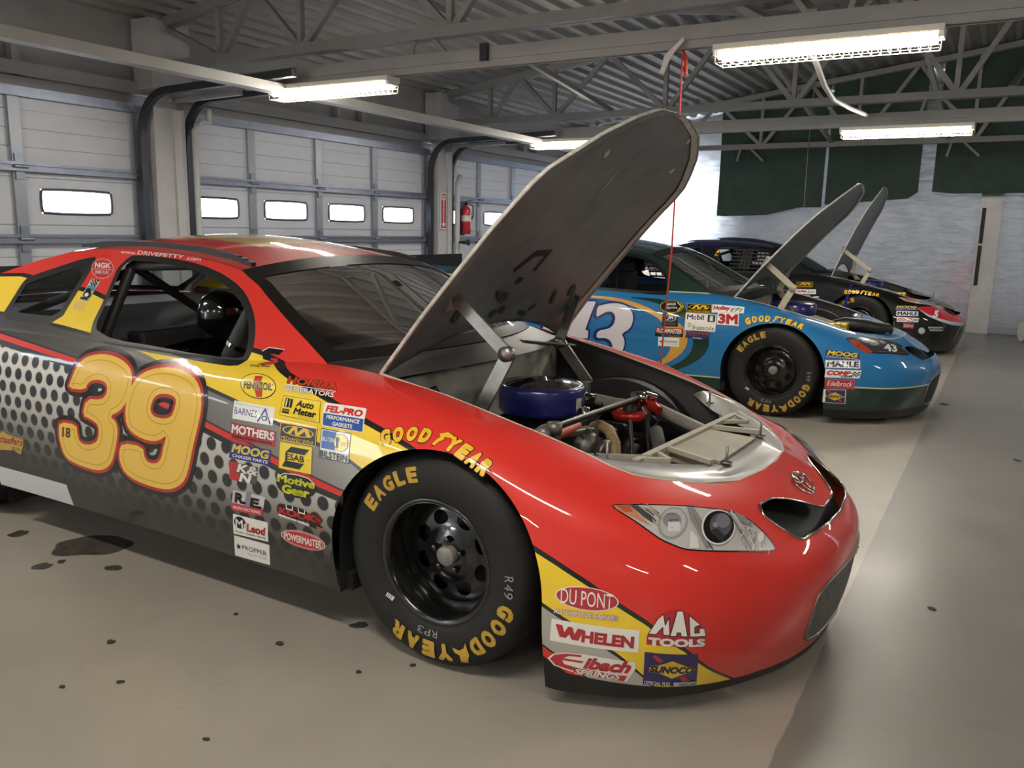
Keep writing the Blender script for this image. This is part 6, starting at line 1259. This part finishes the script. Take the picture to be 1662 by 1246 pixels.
    m = MB(); m.bar((.475, .455, .650), (.545, 1.37, .650), .026, .018, up=(0, 0, 1)); m.bar((.495, .69, .650), (.68, .61, .646), .018, .016); m.bar((.525, 1.09, .650), (.70, 1.14, .644), .018, .016); m.bar((.48, .49, .650), (.56, .545, .648), .018, .016); m.bar((.54, 1.35, .650), (.62, 1.27, .648), .018, .016); m.bar((.62, 1.27, .648), (.53, 1.20, .650), .014, .014); m.bar((.56, .545, .648), (.495, .60, .650), .014, .014); part('latch_frame', m, mat('frame_cream', '#b3ae9d', .5))
    part('clamp_band', MB().lathe([(.0178, -.007), (.019, -.007), (.019, .007), (.0178, .007)], 16, M=T(.345, .43, .647) @ RZ(.6) @ RY(PI / 2), close=True), HOSE)
    # firewall plumbing
    m = MB(); m.tube([(-.37, .36, .70), (-.34, .37, .78), (-.32, .45, .80), (-.34, .52, .74), (-.37, .53, .66)], .013, 8); m.tube([(-.37, .30, .74), (-.33, .33, .76), (-.33, .40, .73), (-.36, .42, .64)], .012, 8); part('firewall_hose', m, HOSE)
    part('cowl_strut', MB().bar((-.44, .38, .90), (-.27, .58, .86), .03, .006), DULL)
    part('cowl_strut', MB().bar((-.34, 1.12, .91), (-.20, 1.36, .875), .03, .006), DULL)
def hood_marks_red(hb, hp, hd, Mh):
    def q(x0, x1, y0, y1): return [tuple(hp(x1, y0)), tuple(hp(x1, y1)), tuple(hp(x0, y1)), tuple(hp(x0, y0))]
    quad = q(-.2, .7, .3, 1.46); d = Decal(quad); 
    if d.n.dot(Vector((1, 0, -1))) < 0: d.n = -d.n
    K2 = '#191918'
    d.poly([(.30, .70), (.36, .60), (.45, .60), (.45, .635), (.385, .635), (.33, .72)], K2).poly([(.45, .60), (.475, .60), (.475, .72), (.45, .72)], K2).ell(.41, .77, .022, .022, K2)
    d.poly([(.42, .16), (.435, .17), (.46, .26), (.45, .32), (.44, .25)], '#a9a69c').line([(.50, .07), (.47, .14)], .004, '#b9b6ac').line([(.44, .13), (.42, .24)], .005, '#b0ada3')
    for u, v in ((.40, -.10), (.72, -.03), (.24, .10), (.25, .11), (.80, .12)): d.ell(u, v, .012, .015, '#c9c6bd'); 
    r = random.Random(3)
    for k in range(26):
        u, v = r.uniform(.02, .98), r.uniform(.0, .95); L_ = r.uniform(.02, .07); d.line([(u, v), (u + L_ * .3, v - L_)], r.uniform(.001, .002), r.choice(['#77756f', '#46443f', '#8a887f']))
    for k in range(9):
        u, v = r.uniform(.1, .9), r.uniform(.8, 1.0); d.ell(u, v, r.uniform(.02, .05), r.uniform(.01, .03), '#3a3833', r.uniform(0, 3))
    d.build('hood_marking', hb, hd, 'black tape shapes and pale scratches', off=.001, step=.0001, cell=.06, coat=0.)
# ------------------------------------------------------------------ the blue and the black car
def s_sprint(d): d.ell(.5, .5, .5, .5, K_).ell(.5, .5, .47, .46, '#d9c22e').ell(.5, .5, .44, .42, K_).line([(.74, .22), (.9, .5), (.74, .78)], .010, '#d9c22e').txt('NASCAR', .28, .22, .66, .42, W_, .02, .2).txt('Sprint', .30, .48, .72, .72, W_, .01, .1)
def s_holley(d): d.rect(0, 0, 1, 1, W_).txt('Holley', .04, .12, .58, .84, '#c0303a', .05, .15).txt('EFI', .58, .30, .96, .84, K_, .0, .35)
def s_mobil(d): d.rect(0, 0, 1, 1, W_).txt('M', .05, .16, .25, .74, N_, .03).txt('o', .26, .32, .36, .76, '#c0303a', .03).txt('bil', .38, .12, .60, .74, N_, .03).rect(.72, .08, .96, .92, K_).txt('1', .79, .2, .89, .8, W_, .03)
def s_3m(d): d.rect(0, 0, 1, 1, W_).txt('3M', .05, .08, .96, .92, '#b02c36', .055)
def s_jr(d): d.rect(0, 0, 1, 1, K_).ell(.5, .36, .36, .26, '#d8d8d8').ell(.5, .36, .33, .23, K_).txt('JR', .3, .2, .72, .52, '#e8e8e8', .04, .15).rect(.16, .7, .84, .9, '#4a4a4a')
def s_freescale(d): d.rect(0, 0, 1, 1, W_).txt('freescale', .26, .38, .96, .88, '#222222', .0).poly([(.08, .2), (.16, .12), (.2, .2), (.12, .3)], '#d98a2e').poly([(.14, .36), (.22, .28), (.26, .36), (.18, .46)], '#d9b22e').poly([(.08, .52), (.16, .44), (.2, .52), (.12, .62)], '#d98a2e')
def s_flow(d): d.rect(0, 0, 1, 1, K_).poly([(0, .0), (.98, .0), (.99, .56), (0, .56)], '#b72a31').txt('FLOWMASTER', .05, .10, .95, .66, W_, .03, .1, K_, .02).txt('PERFORMANCE EXHAUST', .2, .78, .92, .92, '#9a9a9a', 0)
def s_dura(d): d.poly([(.02, .06), (1, .0), (.94, .96), (.0, .86)], '#342f66').poly([(.10, .04), (.98, .02), (.95, .52), (.06, .5)], '#8c3346').txt('Duralast', .10, .14, .92, .62, '#2a2a60', .05, .2, '#c8b8c8', .02).txt('BRAKES', .34, .74, .72, .92, W_, .02)
def s_moog2(d): d.rect(0, .0, 1, 1, N_).txt('MOOG', .04, .04, .96, .66, '#e8d23c', .045, .2, K_, .03).txt('STEERING & SUSPENSION', .02, .76, .98, .94, W_, .01)
def s_mahle(d): d.rect(0, 0, 1, 1, W_).line([(.01, .03), (.99, .03), (.99, .97), (.01, .97)], .003, N_, True).txt('MAHLE', .06, .16, .95, .84, '#1f2450', .04)
def s_comp(d): d.rect(0, 0, 1, 1, W_).txt('COMP', .05, .14, .72, .72, '#c0303a', .06, .2); d.txt('CAMS', .46, .66, .78, .92, K_, .05, .2); [d.rect(.74 + .06 * i, .2 + .14 * j, .80 + .06 * i, .34 + .14 * j, K_) for i in range(4) for j in range(4) if (i + j) % 2]
def s_edel(d): d.rect(0, 0, 1, 1, '#b3303a').line([(.02, .05), (.98, .05), (.98, .95), (.02, .95)], .002, '#dd8888', True).txt('Edelbrock', .08, .2, .92, .74, W_, .0, .3)
def s_sunoco2(d): d.rect(0, 0, 1, 1, W_).rect(.03, .03, .97, .97, '#2a2a66').poly([(.14, .1), (.2, .04), (.4, .24), (.28, .3)], '#b3343c').poly([(.66, .7), (.74, .66), (.9, .92), (.72, .9)], '#b3343c').poly([(.08, .5), (.52, .2), (.96, .5), (.52, .8)], '#e8c33a').txt('SUNOCO', .14, .40, .88, .60, '#1d1d4a', .05, .25)
def engine_plain(root, hose=True):
    def part(name, m, mt, label=None, bevel=0.): return m.build(name, mt, root, bevel, label)
    part('air_cleaner', MB().lathe([(.0, 0), (.17, 0), (.185, .02), (.185, .115), (.165, .134), (.0, .14)], 40, M=T(-.03, .76, .70)), BLUEP, 'blue round air cleaner')
    part('engine_block', MB().box((-.32, .62, .34), (.26, 1.14, .60)), DARK, bevel=.02)
    if hose: part('intake_hose', MB().tube([(.28, .55, .66), (.42, .56, .70), (.55, .60, .69), (.66, .66, .665), (.72, .72, .66)], [.05, .055, .058, .058, .05], 16), mat('black_hose', '#1a1a1a', .45), 'thick black hose')
    for P in ([(.02, .42, .72), (.15, .46, .73), (.28, .44, .70), (.40, .46, .68)], [(.05, .5, .70), (.2, .52, .735), (.33, .5, .70)]): part('grey_hose', MB().tube(P, .022, 10), mat('grey_tube', '#8a867b', .45))
    part('gold_fitting', MB().box((.36, .40, .64), (.46, .50, .72)).tube([(.36, .45, .70), (.30, .44, .69)], .03, 10), mat('fitting_gold', '#b99a35', .35, metal=.5), bevel=.012)
    part('red_fitting', MB().tube([(.0, .40, .735), (.06, .44, .75)], .022, 10), REDA)
    part('radiator', MB().box((.40, .42, .30), (.46, 1.34, .555)), DARK)
RED = paint('red_paint', '#df332a'); BLK = mat('gloss_black_line', '#131313', .3, coat=.8); YEL = paint('yellow_vinyl', '#f8d437')
def roof_red(p):
    p.cut(lambda V: np.where(np.abs(V[:, 1] - YC) < 2, (np.abs(V[:, 1] - YC - .02) - .30) , 1), neg=1); p.cut(lambda V: V[:, 0] + 1.36, pos=0)
red_car, body1, bvh1 = make_car('race_car', 'bright red stock car with yellow 39 on its door, nearest the camera', livery_red,
    [RED, BLK, YEL, grey_stripe_material(), RED, perf_material(), mat('white_skirt', '#d8d8dc', .4), mat('satin_black', '#161616', .4)],
    dict(crew=True, engine=engine_red, hood_marks=hood_marks_red, roof_livery=roof_red, rear_mat=mat('rear_black', '#1d1d20', .3, coat=.5), roof_mats=[RED, paint('roof_yellow', '#e0bd62'), BLK]))
mark_red_car(red_car, body1, bvh1)
BLU = paint('blue_paint', '#1f73ad'); DGR = paint('dark_green_paint', '#15322a'); PIN = mat('pin_line', '#cfd69a', .4)
blue_car, body2, bvh2 = make_car('race_car', 'blue stock car with white 43 on its door, middle of the row', livery_blue,
    [BLU, BLK, DGR, DGR, PIN, BLK, BLK, mat('satin_black', '#161616', .4)], dict(engine=engine_plain, net_open=True, lip_mat=BLU, roof_mats=[paint('teal_roof', '#1d4a55'), DGR, BLK], rear_mat=BLU, grille_trim=False, intake=DARK, arm_mat=mat('arm_cream', '#b8b09a', .45)))
blue_car.location = (-.0226, 4.421, 0)
def mark_blue_car(body, bvh):
    Q = DQ
    def region(keys, col, lines=()):
        for k in keys:
            P = smooth_poly(Q[k], 1); q = bbox_quad(P, .04); d = Decal(q); d.n = Vector((0, -1, 0)); a = uvpts(q, P); d.poly(a, col); d.build('swoosh_stripe', bvh, body, off=.0006)
    region(['b_green'], '#17382c'); region(['b_swoosh'], '#d9a443')
    n3, n4 = smooth_poly(Q['b_3'], 1), np.array(Q['b_4']); q = bbox_quad(np.vstack([n3, n4]), .05); d = Decal(q); d.n = Vector((0, -1, 0)); a3, a4 = uvpts(q, n3), uvpts(q, n4); nv = '#20296e'
    for P in (a3, a4): d.line([(p[0] - .012, p[1] + .006) for p in P], .040, nv, True)
    for P in (a3, a4): d.line(P, .03, nv, True)
    for P in (a3, a4): d.poly(P, '#dddbe0')
    d.build('number_decal', bvh, body, 'large white 43 shaded in navy', off=.0018)
    for k, f in dict(b_sprint=s_sprint, b_mechanix=s_mechanix, b_holley=s_holley, b_mobil=s_mobil, b_3m=s_3m, b_jr=s_jr, b_freescale=s_freescale, b_flow=s_flow, b_duralast=s_dura, b_propper=s_propper, b_moog=s_moog2, b_mahle=s_mahle, b_comp=s_comp, b_edel=s_edel, b_sunoco=s_sunoco2).items():
        d = Decal(Q[k]); f(d); d.build('sponsor_decal', bvh, body, off=.0022)
    arc_text(Q['b_gy'], 'GOOD', 'YEAR', .058, bvh, body)
    d = Decal(Q['b_hlq']); o = smooth_poly([((x - 805) / 300, (y - 770) / 82) for x, y in ((805, 765), (850, 762), (950, 770), (1030, 788), (1085, 810), (1112, 835), (1090, 848), (1000, 852), (900, 852), (870, 830), (820, 790))], 1); d.poly(o, '#3a3a3d'); d.line(o, .010, '#19191a', True)
    d.poly([(.02, .05), (.10, .1), (.33, .92), (.26, 1.), (.1, .6)], '#a8432f').ell(.36, .36, .08, .2, '#77777a', .3).ell(.52, .3, .05, .12, '#a9a9ac', .3).poly([(.2, .2), (.3, .1), (.34, .3), (.25, .4)], '#6b6b6e').line([(.6, .15), (.8, .5)], .008, '#7c7c80').line([(.4, .9), (.7, .95), (.95, .85)], .005, '#9a5a44').txt('43', .50, .42, .74, .9, '#e6e6e6', .04)
    d.build('headlight_decal', bvh, body, 'dark headlight sticker with a white 43')
mark_blue_car(body2, bvh2)
BLC = paint('black_paint', '#0c0c10'); NAV = paint('navy_paint', '#141a52')
def near_net(root):
    engine_plain(root, False); m = MB()
    for k in range(10): x = -1.62 + k * .052; m.bar((x, .07, .93), (x, .27, 1.19), .020, .003, up=(1, 0, 0))
    for k in range(6): z = .95 + k * .045; y = .07 + (z - .93) / .26 * .2; m.bar((-1.63, y, z), (-1.14, y, z), .003, .020)
    m.add([(-1.50, .075, .935), (-1.36, .075, .935), (-1.36, .27, 1.19), (-1.50, .27, 1.19)], [(0, 1, 2, 3)]); m.build('window_net', DARK, root, label='black webbing net in the near window')
black_car, body3, bvh3 = make_car('race_car', 'black stock car with a red nose flash and small white 5, farthest in the row', livery_black,
    [BLC, BLK, NAV, paint('nose_red', '#c92a35'), paint('nose_pale', '#c9cbd8'), BLK, BLK, mat('satin_black', '#161616', .4)], dict(hood_deg=82., lip_mat=BLC, engine=near_net, net_open=True, roof_mats=[NAV, NAV, BLK], rear_mat=NAV, grille_trim=False, intake=mat('bumper_grille_black', '#1a1a1c', .3, coat=.4), arm_mat=mat('arm_cream', '#b8b09a', .45)))
black_car.location = (-.03, 8.72, 0)
def mark_black_car(body, bvh):
    def at(x0, z0, x1, z1, y=-.04): return [(x0, y, z0), (x1, y, z0), (x1, y, z1), (x0, y, z1)]
    Q = DQ
    for k, f in dict(c_mech=s_mechanix, c_holley=s_holley, c_3m=s_3m, c_moog=s_moog2, c_mahle=s_mahle, c_comp=s_comp, c_edel=s_edel).items():
        d = Decal(Q[k]); f(d); d.build('sponsor_decal', bvh, body)
    arc_text(Q['c_gy'], 'GOOD', 'YEAR', .05, bvh, body)
    d = Decal([(.40, .15, .68), (.90, .60, .565), (.90, .52, .530), (.43, .04, .595)]); d.poly([(.0, .1), (.3, .0), (.8, .25), (1, .6), (.75, .95), (.35, .9), (.1, .55)], '#cfcac4').poly([(.06, .14), (.30, .1), (.36, .45), (.14, .5)], '#d9683f').ell(.48, .48, .09, .24, '#6b6762').ell(.68, .55, .08, .2, '#3d3b3a').line([(.3, .8), (.9, .92)], .01, '#f2eee6').line([(.4, .1), (.6, .85)], .008, '#8a837c').line([(.55, .2), (.8, .75)], .006, '#efe9e0'); d.build('headlight_decal', bvh, body, 'printed headlight sticker')
    d = Decal(Q['c_5']); d.txt('5', .12, .05, .9, .95, '#f2f2f2', .06, .2); d.build('number_decal', bvh, body, 'small white 5', off=.004)
    d = Decal(at(-3.1, .90, -2.25, .62)); d.rect(0, 0, 1, 1, '#1d2570').txt('MEM', .02, .12, .98, .88, '#e6e6ec', .08, .2); d.n = Vector((0, -1, 0)); d.build('side_lettering', bvh, body, 'white letters on a blue band')
    d = Decal(Q['c_fog']); d.ell(.5, .5, .5, .5, '#9a9a98').ell(.5, .5, .4, .4, '#c4c2be'); d.build('fog_lamp_decal', bvh, body)
    d = Decal(Q['c_trim']); d.line([(.02, .1), (.98, .1), (.95, .9), (.1, .9)], .008, '#d5d3ce', True).rect(.15, .3, .85, .7, '#8c8a86'); d.build('lamp_trim_decal', bvh, body)
    d = Decal(at(-1.86, 1.17, -1.78, 1.0, .2)); d.n = Vector((0, -.75, .66)); d.poly([(.3, .0), (.7, .0), (.95, .9), (.05, .9)], '#d8a63a').ell(.5, .35, .2, .15, K_).rect(.2, .7, .8, .8, W_); d.build('pillar_decal', bvh, body)
    d = Decal(at(-.18, .80, -.10, .45)); d.n = Vector((0, -1, 0)); d.line([(.9, 0), (.1, 1)], .03, '#1f2a86'); d.build('blue_stripe', bvh, body)
mark_black_car(body3, bvh3)
# ------------------------------------------------------------------ spills and crumbs on the floor
OIL = mat('oil_stain', '#55514a', .2, noise=(14, .35)); CRUMB = mat('crumb_brown', '#3a3631', .7)
def blot(x, y, rx, ry, ang, seed, name, lab, cat, group=None, M=OIL, h=.0012, rough=.25, n=40):
    r = random.Random(seed); ph = [(k, r.uniform(0, 6.3), r.uniform(.3, 1) / k) for k in range(2, 8)]; m = MB(); P = []
    for i in range(n):
        a = 2 * PI * i / n; q = 1 + rough * sum(w_ * math.sin(k * a + p) for k, p, w_ in ph); X, Yv = rx * q * math.cos(a), ry * q * math.sin(a); P.append((x + X * math.cos(ang) - Yv * math.sin(ang), y + X * math.sin(ang) + Yv * math.cos(ang)))
    v = [(a, b, .0002) for a, b in P] + [(x + (a - x) * .96, y + (b - y) * .96, h) for a, b in P]
    m.add(v, [tuple(range(n, 2 * n))] + [(i, (i + 1) % n, n + (i + 1) % n, n + i) for i in range(n)]); o = m.build(name, M); tag(o, lab, cat, group); return o
blot(-1.838, 0.033, 0.149, 0.133, 0.58, 3, 'oil_stain', 'large dark oil puddle on the floor beside the red car', 'oil stain', 'spots on the floor')
blot(-1.797, -0.213, 0.037, 0.038, 0.58, 4, 'oil_stain', 'small dark oil spot left of the big puddle', 'oil stain', 'spots on the floor')
blot(-1.780, -0.141, 0.017, 0.020, 0.58, 5, 'oil_stain', 'tiny dark spot touching the big puddle edge', 'oil stain', 'spots on the floor')
blot(-2.234, -0.061, 0.043, 0.039, 0.59, 6, 'oil_stain', 'dark ring shaped spot farther left near the skirt', 'oil stain', 'spots on the floor')
blot(-1.543, -0.069, 0.034, 0.025, 0.58, 7, 'rubber_scrap', 'curved black rubber scrap just below the big puddle', 'scrap', 'crumbs on the floor', CRUMB, .004, .35, 14)
blot(-0.750, -0.588, 0.011, 0.009, 0.57, 8, 'rubber_scrap', 'black crumb, lowest of the left pair on open floor', 'scrap', 'crumbs on the floor', CRUMB, .004, .35, 14)
blot(-0.999, -0.450, 0.014, 0.013, 0.57, 9, 'rubber_scrap', 'dark oblong crumb below the big puddle', 'scrap', 'crumbs on the floor', CRUMB, .004, .35, 14)
blot(-0.871, -0.698, 0.009, 0.007, 0.57, 10, 'rubber_scrap', 'dark crumb nearest the left picture edge', 'scrap', 'crumbs on the floor', CRUMB, .004, .35, 14)
blot(-0.295, -0.645, 0.010, 0.006, 0.56, 11, 'rubber_scrap', 'dark crumb near the bottom edge of the picture', 'scrap', 'crumbs on the floor', CRUMB, .004, .35, 14)
blot(-0.520, -0.157, 0.014, 0.013, 0.57, 12, 'rubber_scrap', 'dark crumb on the floor below the white sponsor stickers', 'scrap', 'crumbs on the floor', CRUMB, .004, .35, 14)
blot(-0.811, -0.086, 0.007, 0.010, 0.57, 13, 'rubber_scrap', 'tiny dark crumb near the car shadow edge', 'scrap', 'crumbs on the floor', CRUMB, .004, .35, 14)
blot(-0.384, 0.088, 0.030, 0.023, 0.57, 14, 'rubber_scrap', 'black rubber strip lying behind the front tyre', 'scrap', 'crumbs on the floor', CRUMB, .004, .35, 14)
blot(-0.059, -0.030, 0.010, 0.008, 0.57, 15, 'rubber_scrap', 'dark crumb under the front tyre tread', 'scrap', 'crumbs on the floor', CRUMB, .004, .35, 14)
blot(-0.178, -0.155, 0.008, 0.009, 0.57, 16, 'rubber_scrap', 'brown crumb in front of the front tyre', 'scrap', 'crumbs on the floor', CRUMB, .004, .35, 14)
blot(1.343, 1.360, 0.012, 0.016, 0.57, 17, 'rubber_scrap', 'small brown crumb on the grey lane', 'scrap', 'crumbs on the floor', CRUMB, .004, .35, 14)
blot(1.115, 5.801, 0.033, 0.050, 0.63, 18, 'rubber_scrap', 'dark crumb on the grey lane by the blue car nose', 'scrap', 'crumbs on the floor', CRUMB, .004, .35, 14)
blot(1.638, 4.060, 0.016, 0.029, 0.60, 19, 'rubber_scrap', 'dark crumb at the right edge of the grey lane', 'scrap', 'crumbs on the floor', CRUMB, .004, .35, 14)
blot(0.996, 1.885, 0.011, 0.015, 0.58, 20, 'rubber_scrap', 'dark crumb beside the red car nose', 'scrap', 'crumbs on the floor', CRUMB, .004, .35, 14)
# ------------------------------------------------------------------ end
